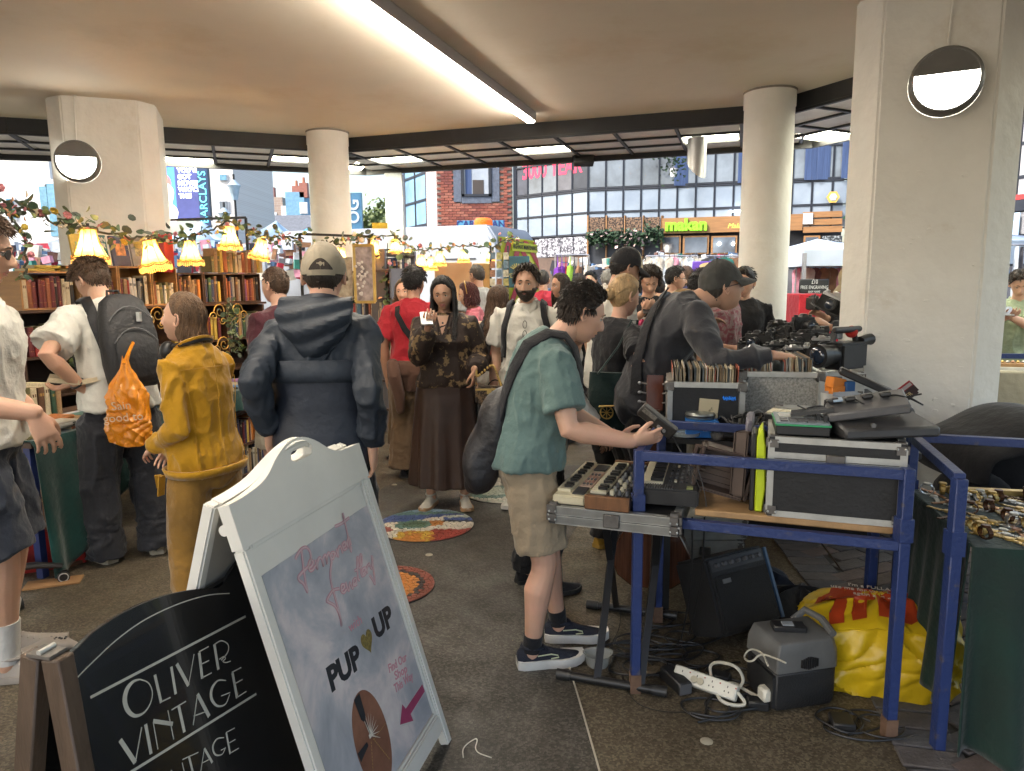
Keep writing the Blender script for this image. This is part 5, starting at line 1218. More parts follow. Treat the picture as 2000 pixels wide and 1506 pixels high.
BM={k:M('book_'+k,c,.55,var=.3,vs=14,bump=.15,bs=60)for k,c in PAL.items()}
BMESH={}
def bookmesh(col):
 if col in BMESH:return BMESH[col]
 m=MB()
 m.box((0,0,.5),(1,.94,1.0));m.cur=0
 m.loft([[(-.5,-.47,z),(-.36,-.50,z),(0,-.515,z),(.36,-.50,z),(.5,-.47,z),(.5,-.40,z),(-.5,-.40,z)]for z in(0.001,.999)])
 m.cur=1;m.box((0,.01,.5),(.82,.95,1.004))
 m.cur=2;rr_=random.Random(col)
 for z,h in random.Random(len(col)*7+1).choice([((.82,.012),(.18,.012)),((.88,.01),(.74,.01),(.24,.01)),((.7,.10),),((.80,.02),(.66,.02),(.12,.015))]):
  m.loft([[(-.43,-.488,q),(-.2,-.512,q),(.2,-.512,q),(.43,-.488,q),(.43,-.47,q),(-.43,-.47,q)]for q in(z,z+h)])
 lt={'black':'cream','white':'black','cream':'brown','tan':'brown','grey':'navy'}.get(col)
 me=bpy.data.meshes.new('book');me.from_pydata(m.v,[],m.f);me.polygons.foreach_set('material_index',m.mi)
 for q in(BM[col],PAGE,BM[lt]if lt else GILT):me.materials.append(q)
 me.shade_smooth();me.set_sharp_from_angle(angle=R_(30));BMESH[col]=me;return me
USED=set();NB=[0]
def put_book(p,th,dp,ht,rot,label_fn,cols,group='books on the bookstall'):
 rnd=BR
 for _ in range(40):
  c=rnd.choice(cols);lb=label_fn(c)
  if lb not in USED:break
 else:lb=label_fn(c)
 USED.add(lb);o=bpy.data.objects.new('book',bookmesh(c));COL.objects.link(o);o.matrix_world=Matrix.Translation(p)@rot.to_4x4()@Matrix.Diagonal((th,dp,ht,1));tag(o,lb,'book',group);NB[0]+=1;return c
BR=random.Random(77)
def book_row(p0,p1,nrm,ctx,cols,hr=(.19,.25),tr=(.022,.042),dp=.15,lean=.06,inset=.0):
 """stand books side by side from p0 to p1, spines facing nrm"""
 d=(p1-p0);L_=d.length;d.normalize();nrm=V(nrm).normalized();z=V((0,0,1));x=z.cross(-nrm)*-1 if z.cross(-nrm).dot(d)<0 else z.cross(-nrm);base=Matrix((x,x.cross(z)*-1,z)).transposed()if False else Matrix((nrm.cross(z)*-1,-nrm,z)).transposed()
 s=0;prev=None;k=0
 while True:
  t_=BR.uniform(*tr)
  if s+t_>L_:break
  ht=BR.uniform(*hr);size='tall' if ht>(hr[0]+hr[1])/2 else 'short';thk='thick' if t_>(tr[0]+tr[1])/2 else 'thin'
  end='at left end' if prev is None else('right of %s one'%prev)
  p=p0+d*(s+t_/2)+nrm*(-dp/2-inset-BR.uniform(0,.018));rot=base@Matrix.Rotation(BR.gauss(0,lean*.3),3,'Y')
  prev=put_book(p,t_*.96,dp,ht,rot,lambda c:'%s %s %s book %s in %s'%(size,thk,c,end,ctx),cols);s+=t_+BR.uniform(0,.002);k+=1
LITC=['maroon','black','cream','tan','red','brown','navy','green','white','rust','grey']
def flat_book(p,ang,size,ctx,cols,th=.025,pos=''):
 base=Matrix.Rotation(ang,3,'Z')@Matrix.Rotation(R_(90),3,'Y')
 put_book(p,th,size[0],size[1],base,lambda c:'%s book lying flat %s'%(c,pos),cols)
a=P(36,600,5.2);b=P(512,583,7.45);sd=V((b.x-a.x,b.y-a.y,0));SL=sd.length;sd.normalize();sn_=V((sd.y,-sd.x,0));A0=V((a.x,a.y,0))
def sp(u,z,off=0.0):return A0+sd*(SL*u)+sn_*off+V((0,0,z))
zrot=Matrix((sd,-sn_,V((0,0,1)))).transposed()
bk=thing('bookcase','dark wooden bookcase with gilt brackets carrying the row of crates','bookcase',sp(.5,0))
for z in(.72,1.02,1.365):MB().box(sp(.5,z,-.14),(SL+.1,.30,.022),zrot).obj('shelf',DKW,bk,bevel=.003)
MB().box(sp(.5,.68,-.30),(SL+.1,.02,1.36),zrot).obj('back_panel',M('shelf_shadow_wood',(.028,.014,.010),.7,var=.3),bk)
for u in(0,.26,.52,.80,1.0):MB().box(sp(u,.68,-.14),(.025,.29,1.34),zrot).obj('upright',DKW,bk)
def scroll(p,s,flip=1):
 mb=MB()
 for r0_,tn,c in((.075,1.5,(0,0)),(.05,1.3,(.08,-.05)),(.04,-1.3,(-.03,-.09))):
  mb.tube([p+sd*(flip*s*(c[0]+r0_*(1-t*.8)*math.cos(t*tn*2*PI)))+V((0,0,s*(c[1]+r0_*(1-t*.8)*math.sin(t*tn*2*PI))))for t in np.linspace(0,1,18)],.006*s,5)
 return mb
for u in(.245,.505,.53,.79,.82):scroll(sp(u+(.03 if u in(.53,.82)else-.03),1.30,.012),1.0,1 if u in(.53,.82)else-1).obj('bracket',GILT,bk)
for u in(.25,.80):scroll(sp(u-.03,.98,.012),1.1,-1).obj('bracket',GILT,bk)
# crates in a row on the bookcase
cn=['leftmost pine crate','second pine crate','tall middle pine crate','pine crate by lamp','dark green crate','first dark crate','second dark crate','last dark crate']
edges=[0.01,.20,.335,.465,.575,.695,.80,.90,.995]
for i in range(8):
 u0,u1=edges[i],edges[i+1];hh=.335 if i in(1,2,3)else .285;mt=PINE if i<4 else DKW;wd_=SL*(u1-u0)-.006;cu_=(u0+u1)/2
 t=thing('wooden_crate','open wooden crate of books on the bookcase, the '+cn[i],'crate',sp(cu_,1.377),0,'open crates along the bookcase')
 for sx in(-1,1):MB().box(sp(cu_,1.378+hh/2,-.125)+sd*(sx*(wd_/2-.007)),(.013,.25,hh),zrot).obj('side_board',mt,t)
 for zz1 in(1.385,1.372+hh):MB().box(sp(cu_,zz1,-.124),(wd_-.03,.246,.014),zrot).obj('board',mt,t)
 MB().box(sp(cu_,1.378+hh/2,-.245),(wd_-.03,.01,hh-.03),zrot).obj('back_board',mt,t)
 cols=[['black','black','black','cream','maroon','rust'],['brown','tan','rust','maroon'],['black','navy','cream','grey','white','tan','maroon','red'],['cream','tan','white','rust','olive'],['tan','rust','red','orange','grey','brown'],['green','black','navy','brown','yellow','olive'],['black','white','red','rust','brown','grey','navy'],['maroon','black','purple','brown','rust']][i]
 book_row(sp(u0,1.393)+sd*.018,sp(u1,1.393)-sd*.018,sn_,cn[i],cols,(.19,.245)if i!=3 else(.16,.20),(.022,.038),.14)
book_row(sp(.02,1.032),sp(.24,1.032),sn_,'middle shelf left end',['green','olive','tan','brown','rust','red','maroon','grey'],(.19,.25),(.034,.052))
book_row(sp(.55,1.032),sp(.78,1.032),sn_,'middle shelf centre',['red','rust','orange','maroon','tan','yellow'],(.18,.22),(.028,.045))
book_row(sp(.82,1.032),sp(.99,1.032),sn_,'middle shelf right end',['grey','green','black','olive','tan','navy','teal'],(.20,.25),(.026,.04))
# face out books and stacks on top of the crates
FACE=[('yellow',.24,'pale yellow picture book propped behind the biggest lampshade'),('teal',.30,'grey blue book with white capitals propped beside the biggest lampshade'),('navy',.38,'navy picture book with an orange figure propped on the crates'),('grey',.455,'dark patterned book propped left of the second lampshade')]
for c,u,lb in FACE:
 t=thing('book',lb,'book',sp(u,1.72),0,'books propped on the crates');rt_=zrot@Matrix.Rotation(R_(-10),3,'X');MB().box(sp(u,1.715+.125,-.10),(.16,.022,.25),rt_).obj('cover',BM[c],t);MB().box(sp(u,1.715+.125,-.10)+rt_@V((0,-.0125,.01)),(.09,.003,.10),rt_).obj('cover_picture',M('cover_art_'+c,{'yellow':(.3,.35,.15),'teal':(.45,.48,.5),'navy':(.5,.2,.06),'grey':(.35,.3,.15)}[c],.5,var=.8,vs=25),t)
text('cover_lettering','LION\nBEAR',MC['book_white'],t,frame(sp(.30,1.90,-.08+.012-.01),sd,(0,0,1)),.05,.001,bold=.002)
for u,c,n in((.02,'yellow',0),(.10,'red',1)):
 for k in range(2):put_book(sp(.03+u+.02*k,1.672+.026*k,-.12),.025,.16,.24,zrot@Matrix.Rotation(R_(90),3,'Y')@Matrix.Identity(3),lambda c_,k=k,u=u:'%s book lying flat on the leftmost crate, %s'%(c_,('upper' if k else 'lower')+(' right' if u>.05 else ' left')),[c,'orange','olive','rust'])
t=thing('book','tall bright red box file standing on the crates beside second lampshade','book',sp(.555,1.66));MB().box(sp(.555,1.665+.17,-.10),(.10,.16,.34),zrot).obj('cover',M('box_red',(.45,.02,.015),.4),t,bevel=.004)
book_row(sp(.74,1.672),sp(1.03,1.672),sn_,'top row above last crates',['tan','cream','brown','grey','olive','yellow','rust'],(.15,.23),(.03,.05))
# ---- long table with green velvet
f0=G(60,866,.75);f1=G(522,748,.75);f0.z=f1.z=0;fd=(f1-f0).normalized();FL=(f1-f0).length;fn_=V((fd.y,-fd.x,0))
def tp_(u,z,off=0.0):return f0+fd*(FL*u)+fn_*off+V((0,0,z))
frot=Matrix((fd,-fn_,V((0,0,1)))).transposed()
t=thing('book_table','long book table draped in dark green velvet before the bookcase','table',tp_(.5,0));
MB().box(tp_(.5,.735,-.36),(FL,.72,.028),frot).obj('tabletop',DKW,t)
def drape(u,v):
 s=u;bot=float(np.interp(s,[0,.04,.12,.2,.3,.36,.45,1.0],[.02,.02,.16,.30,.42,.56,.60,.60]));z=.757-(.757-bot)*max(0,(v-.12)/.88)if v>.12 else .757;off=-.5+.52*min(1,v/.12);k=max(0,(v-.15));off+=.022*math.sin(s*62+2*math.sin(s*17))*k+.05*k*(1 if s<.3 else .3)
 return tp_(s,z,off)
mb=MB();mb.grid(drape,150,26);mb.obj('velvet_drape',VELV,t,rec=False,solid=.006)
for u in(.02,.5,.98):
 for o_ in(-.06,-.68):MB().box(tp_(u,.36,o_),(.04,.04,.72),frot).obj('leg',M('steel_blue_leg',(.02,.035,.14),.4),t)
rnd=BR
grid=[(u,o_)for u in np.linspace(.05,.97,15)for o_ in(-.11,-.28)]
for i,(u,o_)in enumerate(grid):
 near=['left end','left part','middle','right part','right end'][min(4,int(u*5))];row='front' if o_>-.2 else 'rear'
 flat_book(tp_(u+rnd.uniform(-.008,.008),.765+rnd.choice([0,.0,.026]),o_)-fd*.1,math.atan2(fd.y,fd.x)+rnd.uniform(-.12,.12),(.145,.21),'',list(PAL),.02+rnd.random()*.012,'in %s row at the %s of the velvet table'%(row,near))
book_row(tp_(.12,.757,-.52),tp_(.34,.757,-.52),fn_,'standing row on velvet table left',['olive','green','tan','cream','yellow','brown'],(.16,.22),(.03,.05))
book_row(tp_(.70,.757,-.56),tp_(.95,.757,-.56),fn_,'standing row on velvet table right',['rust','red','tan','white','blue','brown'],(.15,.21),(.02,.035))
t=thing('book','white and blue book propped upright near the potted flowers','book',tp_(.80,.76,-.42));MB().box(tp_(.80,.86,-.42),(.15,.02,.2),frot@Matrix.Rotation(R_(-15),3,'X')).obj('cover',BM['white'],t);MB().box(tp_(.80,.81,-.405),(.10,.004,.07),frot@Matrix.Rotation(R_(-15),3,'X')).obj('cover_picture',BM['blue'],t)
# shelves under the right half of the table
us=thing('low_bookshelf','low dark bookshelf packed with books under the velvet table','bookcase',tp_(.75,0))
for z in(.06,.30,.56):MB().box(tp_(.72,z,-.14),(FL*.55,.24,.02),frot).obj('shelf',DKW,us)
MB().box(tp_(.72,.31,-.27),(FL*.55,.015,.52),frot).obj('back_panel',DKW,us)
for u in(.455,.62,.80,.99):MB().box(tp_(u,.31,-.14),(.02,.238,.5),frot).obj('upright',DKW,us)
for u0,u1,nm in((.63,.79,'centre'),(.81,.98,'right')):
 for z,lv in((.071,'bottom'),(.311,'upper')):
  book_row(tp_(u0,z,-.03),tp_(u1,z,-.03),fn_,'%s %s bay under the velvet table'%(lv,nm),['cream','grey','tan','white','purple','orange','black','navy','brown','maroon','yellow'],(.17,.215),(.02,.034),.13)
# crate of books and red boxes on the floor under the drape
cp=G(182,1088);cp=V((cp.x-.10,cp.y+.03,0));cr_=zrot_=frot@Matrix.Rotation(R_(-18),3,'Z');t=thing('wooden_crate','rough brown crate of books on the floor under the green velvet','crate',cp);RW=M('rough_wood',(.12,.06,.035),.75,var=.5,vs=5,bump=.3,bs=30)
cx_=cr_@V((1,0,0));cyv=cr_@V((0,1,0))
for sx in(-1,1):MB().box(cp+cx_*(sx*.18)+V((0,0,.20)),(.016,.28,.40),cr_).obj('side_board',RW,t)
for z in(.01,.39):MB().box(cp+V((0,0,z)),(.376,.282,.02),cr_).obj('board',PINE if z>.2 else RW,t)
MB().box(cp+cyv*.135+V((0,0,.2)),(.34,.012,.36),cr_).obj('back_board',RW,t)
book_row(cp-cx_*.165-cyv*.12+V((0,0,.022)),cp+cx_*.165-cyv*.12+V((0,0,.022)),-cyv,'floor crate under the velvet',['red','white','brown','maroon','grey'],(.26,.33),(.03,.07),.2)
for px,py,s_,lb in((92,1108,(.30,.22,.24),'glossy red box on the floor left of the rough crate'),(62,1118,(.16,.2,.22),'small red box at the foot of the velvet drape')):
 q=G(px,py);t=thing('cardboard_box',lb,'box',q);MB().box(q+V((0,.1,s_[2]/2)),s_,rotm(25)).obj('carton',M('glossy_red',(.34,.018,.015),.35,var=.25),t,bevel=.004);MB().box(q+V((0,.1,s_[2]+.003)),(s_[0]*.9,s_[1]*.9,.006),rotm(25)).obj('lid',M('glossy_red2',(.25,.015,.012),.4),t)
q=G(105,1140);t=thing('cardboard_scrap','torn tan cardboard scrap on the floor by the castors','cardboard',q);MB().box(q+V((0,0,.006)),(.26,.11,.008),rotm(20)).obj('sheet',M('cardboard',(.35,.19,.08),.85),t)
# swivel chair base
q=G(30,1165);t=thing('swivel_chair','black swivel chair base on castors behind the left man','chair',(q.x-.12,q.y,0));c=V((q.x-.12,q.y+.02,0));PLB=M('black_plastic',(.018,.018,.019),.35,var=.2)
mb=MB();mb.lathe([(.035,.08),(.035,.20),(.025,.21),(.025,.42)],14,c);mb.obj('gas_column',PLB,t);mb=MB();mb.lathe([(.01,.42),(.22,.43),(.24,.46),(.22,.5),(.02,.51)],24,c);mb.obj('seat',fab('chair_seat',(.02,.02,.022)),t)
for k in range(5):
 a_=R_(-14+72*k-24);d=V((math.cos(a_),math.sin(a_),0));mb=MB();mb.tube([c+V((0,0,.125)),c+d*.18+V((0,0,.115)),c+d*.30+V((0,0,.085))],[.03,.026,.02],8,flat=.7);lg=mb.obj('leg',PLB,t)
 e=d.cross(V((0,0,1)))
 for sg in(-1,1):
  w_=c+d*.30+e*(.018*sg)+V((0,0,.029));mb=MB();mb.cyl(w_-e*.011,w_+e*.011,.029,n=18);co=mb.obj('castor',PLB,lg)
 mb=MB();w_=c+d*.30+V((0,0,.029));mb.tube([w_+e*.031+(d*math.cos(x_)+V((0,0,1))*math.sin(x_))*.022 for x_ in np.linspace(0,2*PI,17)[:-1]],.003,5,closed=True);mb.obj('castor_rim',M('castor_white',(.5,.5,.48),.4),lg)
# ---- second bookcase further right, with framed picture
a2=P(652,600,8.0);b2=P(765,600,7.2);s2=V((b2.x-a2.x,b2.y-a2.y,0));L2=s2.length;s2.normalize();n2=V((s2.y,-s2.x,0));B0=V((a2.x,a2.y,0));r2=Matrix((s2,-n2,V((0,0,1)))).transposed()
def bp2(u,z,off=0.0):return B0+s2*(L2*u)+n2*off+V((0,0,z))
t=thing('bookcase','tall open bookcase of mixed books behind the navy jacket man','bookcase',bp2(.5,0))
for z in(.25,.55,.85,1.15,1.40,1.68):MB().box(bp2(.5,z,-.12),(L2,.24,.02),r2).obj('shelf',DKW,t)
for u in(.01,.55,.99):MB().box(bp2(u,.85,-.12),(.03,.238,1.7),r2).obj('upright',M('shelf_steel',(.16,.16,.19),.5,.4)if u>.5 else DKW,t)
MB().box(bp2(.5,.85,-.25),(L2,.012,1.7),r2).obj('back_panel',DKW,t)
for z,lv in((.261,'bottom shelf'),(.561,'second shelf'),(.861,'third shelf'),(1.161,'fourth shelf')):
 for u0,u1,nm in((.04,.53,'left'),(.58,.97,'right')):
  if z<.8:continue
  book_row(bp2(u0,z,-.01),bp2(u1,z,-.01),n2,'%s %s of tall bookcase'%(lv,nm),LITC+['blue','purple','white'],(.17,.22),(.024,.04),.14)
q=P(712,535,6.95);t=thing('framed_picture','gold framed painting of pale flowers behind the navy jacket man','picture',q);mb=MB();x=V((1,-.25,0)).normalized();z=V((0,0,1));w_,h_=.10,.27
PICM=M('painting',(.16,.12,.16),.5,var=.8,vs=9,col2=(.50,.40,.38));
for s_ in(-1,1):mb.bar(q+x*(s_*w_)-z*h_,q+x*(s_*w_)+z*h_,.026,.026,up=(0,1,0));mb.bar(q+z*(s_*h_)-x*w_,q+z*(s_*h_)+x*w_,.026,.027)
mb.obj('frame',GILT,t);MB().box(q,(w_*2,.008,h_*2),Matrix((x,V((.25,1,0)).normalized(),z)).transposed()).obj('canvas',PICM,t)
mb=MB();rr_=random.Random(3)
for k in range(26):p=q+x*rr_.gauss(-.02,.028)+z*rr_.gauss(0,.09)+V((-.003,-.012,0));mb.sph(p,(.014,.004,.014),7,4)
mb.obj('painted_petals',M('petal_paint',(.58,.52,.48),.6,var=.3,vs=30),t)
q=P(673,545,7.05);t=thing('patterned_panel','cream floral panel hung left of the gold framed painting','panel',q);MB().box(q,(.16,.012,.42)).obj('sheet',M('floral_sheet',(.45,.34,.22),.7,var=.5,vs=22,col2=(.55,.46,.34)),t)
MB().box(P(640,560,7.3),(.14,.012,.6)).obj('backing',M('cream_back',(.55,.46,.34),.8),t)
# central stand of books beyond the women
q0,q1=P(742,600,7.4),P(800,600,7.8);t=thing('bookcase','narrow flower hung bookcase left of the woman in beige','bookcase',V((q0.x,q0.y,0)));x=(q1-q0).normalized();nx=V((x.y,-x.x,0));rx=Matrix((x,-nx,V((0,0,1)))).transposed();w_=(q1-q0).length;base=V((q0.x,q0.y,0))
for z in(.3,.65,1.0,1.3,1.6,1.85):MB().box(base+x*w_/2+V((0,0,z)),(w_,.2,.02),rx).obj('shelf',DKW,t)
for u in(0,1):MB().box(base+x*w_*u+V((0,0,.95)),(.03,.2,1.9),rx).obj('upright',MC['shelf_steel'],t)
for z,lv in((1.01,'middle'),(1.31,'higher'),(1.61,'top')):book_row(base+x*.03+nx*.09+V((0,0,z)),base+x*(w_-.03)+nx*.09+V((0,0,z)),nx,lv+' shelf of narrow bookcase',LITC,(.17,.22),(.025,.045),.13)
# ---- lampshades on the garland
SHADE=bpy.data.materials.new('shade_cloth');SHADE.use_nodes=True;_n=SHADE.node_tree.nodes;_l=SHADE.node_tree.links;_b=_n['Principled BSDF'];_o=_n['Material Output']
_b.inputs['Base Color'].default_value=(.80,.52,.16,1);_b.inputs['Roughness'].default_value=.9;_t=_n.new('ShaderNodeBsdfTranslucent');_t.inputs[0].default_value=(.95,.62,.20,1);_m=_n.new('ShaderNodeMixShader');_m.inputs[0].default_value=.6;_l.new(_b.outputs[0],_m.inputs[1]);_l.new(_t.outputs[0],_m.inputs[2]);_l.new(_m.outputs[0],_o.inputs[0])
_b.inputs['Emission Color'].default_value=(1,.55,.12,1);_b.inputs['Emission Strength'].default_value=.55
BULB=M('warm_bulb',(1,.9,.7),.5,var=0,emit=(1,.62,.24),es=130)
FRG=M('fringe',(.55,.34,.08),.6,emit=(1,.5,.1),es=.25);RIBS=M('shade_rib',(.32,.17,.04),.7)
def lampshade(p,r,label,tilt=0):
 t=thing('lampshade',label,'lamp',p,0,'fringed lampshades along the garland');n=32;h=r*1.75;T=Matrix.Translation(p)@Matrix.Rotation(R_(tilt),4,'Y')@Matrix.Translation(-p)
 mb=MB();mb.T=T;rings=[]
 for v in np.linspace(0,1,9):
  rad=r*(.42+.58*v**1.7);ring=[]
  for j in range(n):
   a_=2*PI*j/n;pn=.97+.03*abs(math.cos(a_*4));sc_=(.12*r*(1-abs(math.cos(a_*4))))*(v**6);ring.append(p+V((rad*pn*math.cos(a_),rad*pn*math.sin(a_),-h*v+sc_)))
  rings.append(ring)
 mb.loft(rings,cap=False);mb.obj('shade',SHADE,t,rec=False)
 rb=MB();rb.T=T
 for k in range(8):rb.tube([rings[i][k*4]+(rings[i][k*4]-p)*.0+V((math.cos(2*PI*k/8),math.sin(2*PI*k/8),0))*.002 for i in range(9)],.0028*r/.11,4)
 rb.tube(rings[0],.004*r/.11,4,closed=True);rb.tube([q for q in rings[-1]],.006*r/.11,4,closed=True);rb.tube([q+(V((q.x-p.x,q.y-p.y,0))*.01)+V((0,0,.12*r))for q in rings[-1]],.004*r/.11,4,closed=True);rb.obj('trim',RIBS,t)
 fr=MB();fr.T=T
 for j in range(44):
  a_=2*PI*j/44;sc_=.12*r*(1-abs(math.cos(a_*4)));q=p+V((r*math.cos(a_),r*math.sin(a_),-h+sc_));fr.tube([q,q-V((0,0,r*.14)),q-V((0,0,r*.30))],[.003*r/.11,.0045*r/.11,.0055*r/.11],4)
 fr.obj('fringe',FRG,t)
 bb_=MB();bb_.sph(p+V((0,0,-h*.58)),r*.20,12,8);bb_.obj('bulb',BULB,t);st=MB();st.T=T;st.cyl(p+V((0,0,r*.35)),p-V((0,0,h*.35)),r*.09,n=10);st.obj('lampholder',BLACK,t)
LAMPS=[(172,448,4.9,.115,'largest fringed lampshade, at the left before the broad column'),(291,470,5.3,.110,'second large fringed lampshade, above the pine crates',-10),(370,470,6.2,.105,'ribbed lampshade right of the red box file'),(447,442,6.6,.105,'glowing lampshade hung highest on the garland'),(512,468,7.0,.10,'fringed lampshade over the tall books on top',14),(666,484,7.2,.085,'lampshade just right of the pale cap',8),(732,470,7.4,.085,'lampshade above the gold framed painting',10),(771,468,8.0,.085,'lampshade left of the clustered shades',0),(797,487,8.2,.075,'lampshade upper left in the cluster behind the women'),(822,498,8.3,.085,'broad low lampshade left of centre in the cluster'),(842,502,8.6,.08,'low lampshade right of centre in the cluster'),(858,492,8.3,.08,'rightmost lampshade of the cluster, hung higher'),(905,488,8.6,.075,'lone lampshade over the plywood screen'),(958,492,9.0,.06,'small lampshade above the postcard rack')]
for q in LAMPS:lampshade(P(q[0],q[1],q[2]),q[3],q[4],q[5]if len(q)>5 else 0)
# ---- garlands: a vine with leaves and blooms, each larger leaf its own part
EUC=[M('leaf_'+k,c,.55,var=.3,vs=12)for k,c in dict(a=(.10,.15,.07),b=(.06,.10,.06),c=(.16,.20,.07),d=(.11,.13,.10)).items()]
BLO=[M('bloom_'+k,c,.6,var=.25,vs=30)for k,c in dict(peach=(.55,.28,.16),pink=(.5,.18,.2),yellow=(.55,.38,.05),cream=(.6,.5,.36),rose=(.42,.14,.14)).items()]
def leafmesh(mat,rnd_):
 mb=MB();n=9
 mb.add([(0,0,0)]+[(.5+.5*math.cos(a_),.38*math.sin(a_)*(1 if rnd_ else .55),.06*math.sin(a_*2)+.08*(1+math.cos(a_))**2*-.3)for a_ in np.linspace(PI*.93,-PI*.93,n)],[(0,i+1,i+2)for i in range(n-1)]);o=mb.obj('leaf',mat,None,rec=False);me=o.data;bpy.data.objects.remove(o);return me
LFM=[leafmesh(m_,k)for m_ in EUC for k in(0,1)]
def bloom(mat):
 mb=MB();rr_=random.Random(1)
 for ring_,k in((.5,7),(.3,5),(.12,3)):
  for i in range(k):
   a_=2*PI*i/k+ring_*5;c=V((math.cos(a_)*ring_,math.sin(a_)*ring_,.25-ring_*.4));mb.sph(c,(.3,.3,.12),6,4,Matrix.Rotation(a_,3,'Z')@Matrix.Rotation(.8-ring_,3,'Y'))
 o=mb.obj('flower',mat);me=o.data;bpy.data.objects.remove(o);return me
BLM=[bloom(m_)for m_ in BLO]
def garland(path,label,n,size,seed,bl=.16,hang=()):
 rnd_=random.Random(seed);pts=[P(*q)for q in path];t=thing('flower_garland',label,'garland',pts[0]);mb=MB();dense=[]
 for a_,b_ in zip(pts[:-1],pts[1:]):
  for i in range(6):dense.append(a_.lerp(b_,i/6)+V((rnd_.gauss(0,.008),rnd_.gauss(0,.01),rnd_.gauss(0,.010))))
 mb.tube(dense,.008,6)
 for h_ in hang:mb.tube([P(*q)for q in h_],.005,5)
 mb.obj('vine',M('vine',(.05,.05,.03),.8),t)
 pool=dense*1
 for h_ in hang:
  hp_=[P(*q)for q in h_]
  for a_,b_ in zip(hp_[:-1],hp_[1:]):
   for i in range(10):pool+=[a_.lerp(b_,i/10)]*2
 for i in range(n):
  p=rnd_.choice(pool)+V((rnd_.gauss(0,.035),rnd_.gauss(0,.03),rnd_.gauss(0,.03)))*(size/.06)
  isb=rnd_.random()<bl;o=bpy.data.objects.new('flower' if isb else 'leaf',rnd_.choice(BLM)if isb else rnd_.choice(LFM));link(o,t);s=size*rnd_.uniform(.6,1.25)*(.45 if isb else 1)
  o.matrix_basis=Matrix.Translation(p)@Euler((rnd_.uniform(.4,2.2)if isb else rnd_.uniform(-1.2,1.9),rnd_.uniform(-.9,.9),rnd_.uniform(0,6.28))).to_matrix().to_4x4()@Matrix.Scale(s,4)
garland([(-60,370,4.2),(0,385,4.4),(60,412,4.6),(120,436,4.8),(172,444,4.9),(230,462,5.1),(291,466,5.3),(340,466,5.8),(370,462,6.1),(410,448,6.4),(447,432,6.6),(480,446,6.8),(512,462,7.0),(560,464,7.1),(600,468,7.2)],'eucalyptus and rose garland looping above the lit bookshelves',298,.070,3,.16)
garland([(640,470,7.2),(666,478,7.2),(700,462,7.3),(732,464,7.4),(771,462,8.0),(797,480,8.2),(822,490,8.3),(858,484,8.4),(905,478,8.6),(958,482,9.0),(1000,468,9.2),(1030,475,9.2)],'mixed flower garland over the clustered lampshades',210,.075,5,.28,hang=[[(757,475,7.4),(755,560,7.3),(760,700,7.2)],[(790,500,7.6),(786,620,7.4)]])
garland([(445,592,6.4),(450,612,6.35),(455,640,6.3),(458,672,6.3),(462,690,6.3)],'trailing green fern spilling down the right of the bookcase',110,.055,6,.0)
garland([(-10,400,4.3),(30,430,4.35),(48,470,4.4),(52,520,4.4),(50,545,4.4)],'yellow and pink flower trail beside the sunglasses man',60,.05,9,.45)
garland([(142,620,5.3),(150,660,5.2),(152,700,5.2),(160,735,5.1),(175,760,5.0)],'thin trail of leaves and orange flowers behind the backpack man',70,.05,12,.15)
# flower pot at the right of the table
q=tp_(.86,.76,-.45);t=thing('flower_pot','pot of orange and yellow flowers on the velvet table','flowers',q);mb=MB();mb.lathe([(.04,0),(.055,.09),(.06,.1)],14,q);mb.obj('pot',BM['maroon'],t);rnd_=random.Random(4)
for i in range(34):
 o=bpy.data.objects.new('flower' if i%2 else 'leaf',BLM[rnd_.choice([0,2,2])]if i%2 else rnd_.choice(LFM));link(o,t);o.matrix_basis=Matrix.Translation(q+V((rnd_.gauss(0,.05),rnd_.gauss(0,.05),.13+abs(rnd_.gauss(0,.06)))))@Euler((rnd_.uniform(.3,1.8),rnd_.uniform(-.6,.6),rnd_.uniform(0,6))).to_matrix().to_4x4()@Matrix.Scale(.05,4)
# metal frame standing behind the crates
mb=MB();q0,q1=P(292,431,7.4),P(480,425,7.9);t=thing('steel_stand','thin black steel frame rising behind the bookcase crates','frame',(q0.x,q0.y,0));mb.bar(q0,q1,.025);mb.obj('top_rail',BLACK,t)
for q in(q0,q1):MB().bar(q,(q.x,q.y,0),.025).obj('post',BLACK,t)
mb=MB();q0,q1=P(585,457,7.6),P(720,462,7.6);t=thing('steel_stand','thin black steel frame behind the pale cap man','frame',(q0.x,q0.y,0));mb.bar(q0,q1,.025);mb.obj('top_rail',BLACK,t)
for q in(q0,q1):MB().bar(q,(q.x,q.y,0),.025).obj('post',BLACK,t)
q=P(742,441,7.5);t=thing('price_sign','small yellow card on the steel frame by the pale post','sign',q);MB().box(q,(.16,.01,.06)).obj('card',M('yellow_card',(.6,.42,.03),.5),t)
print('BOOKS',NB[0])
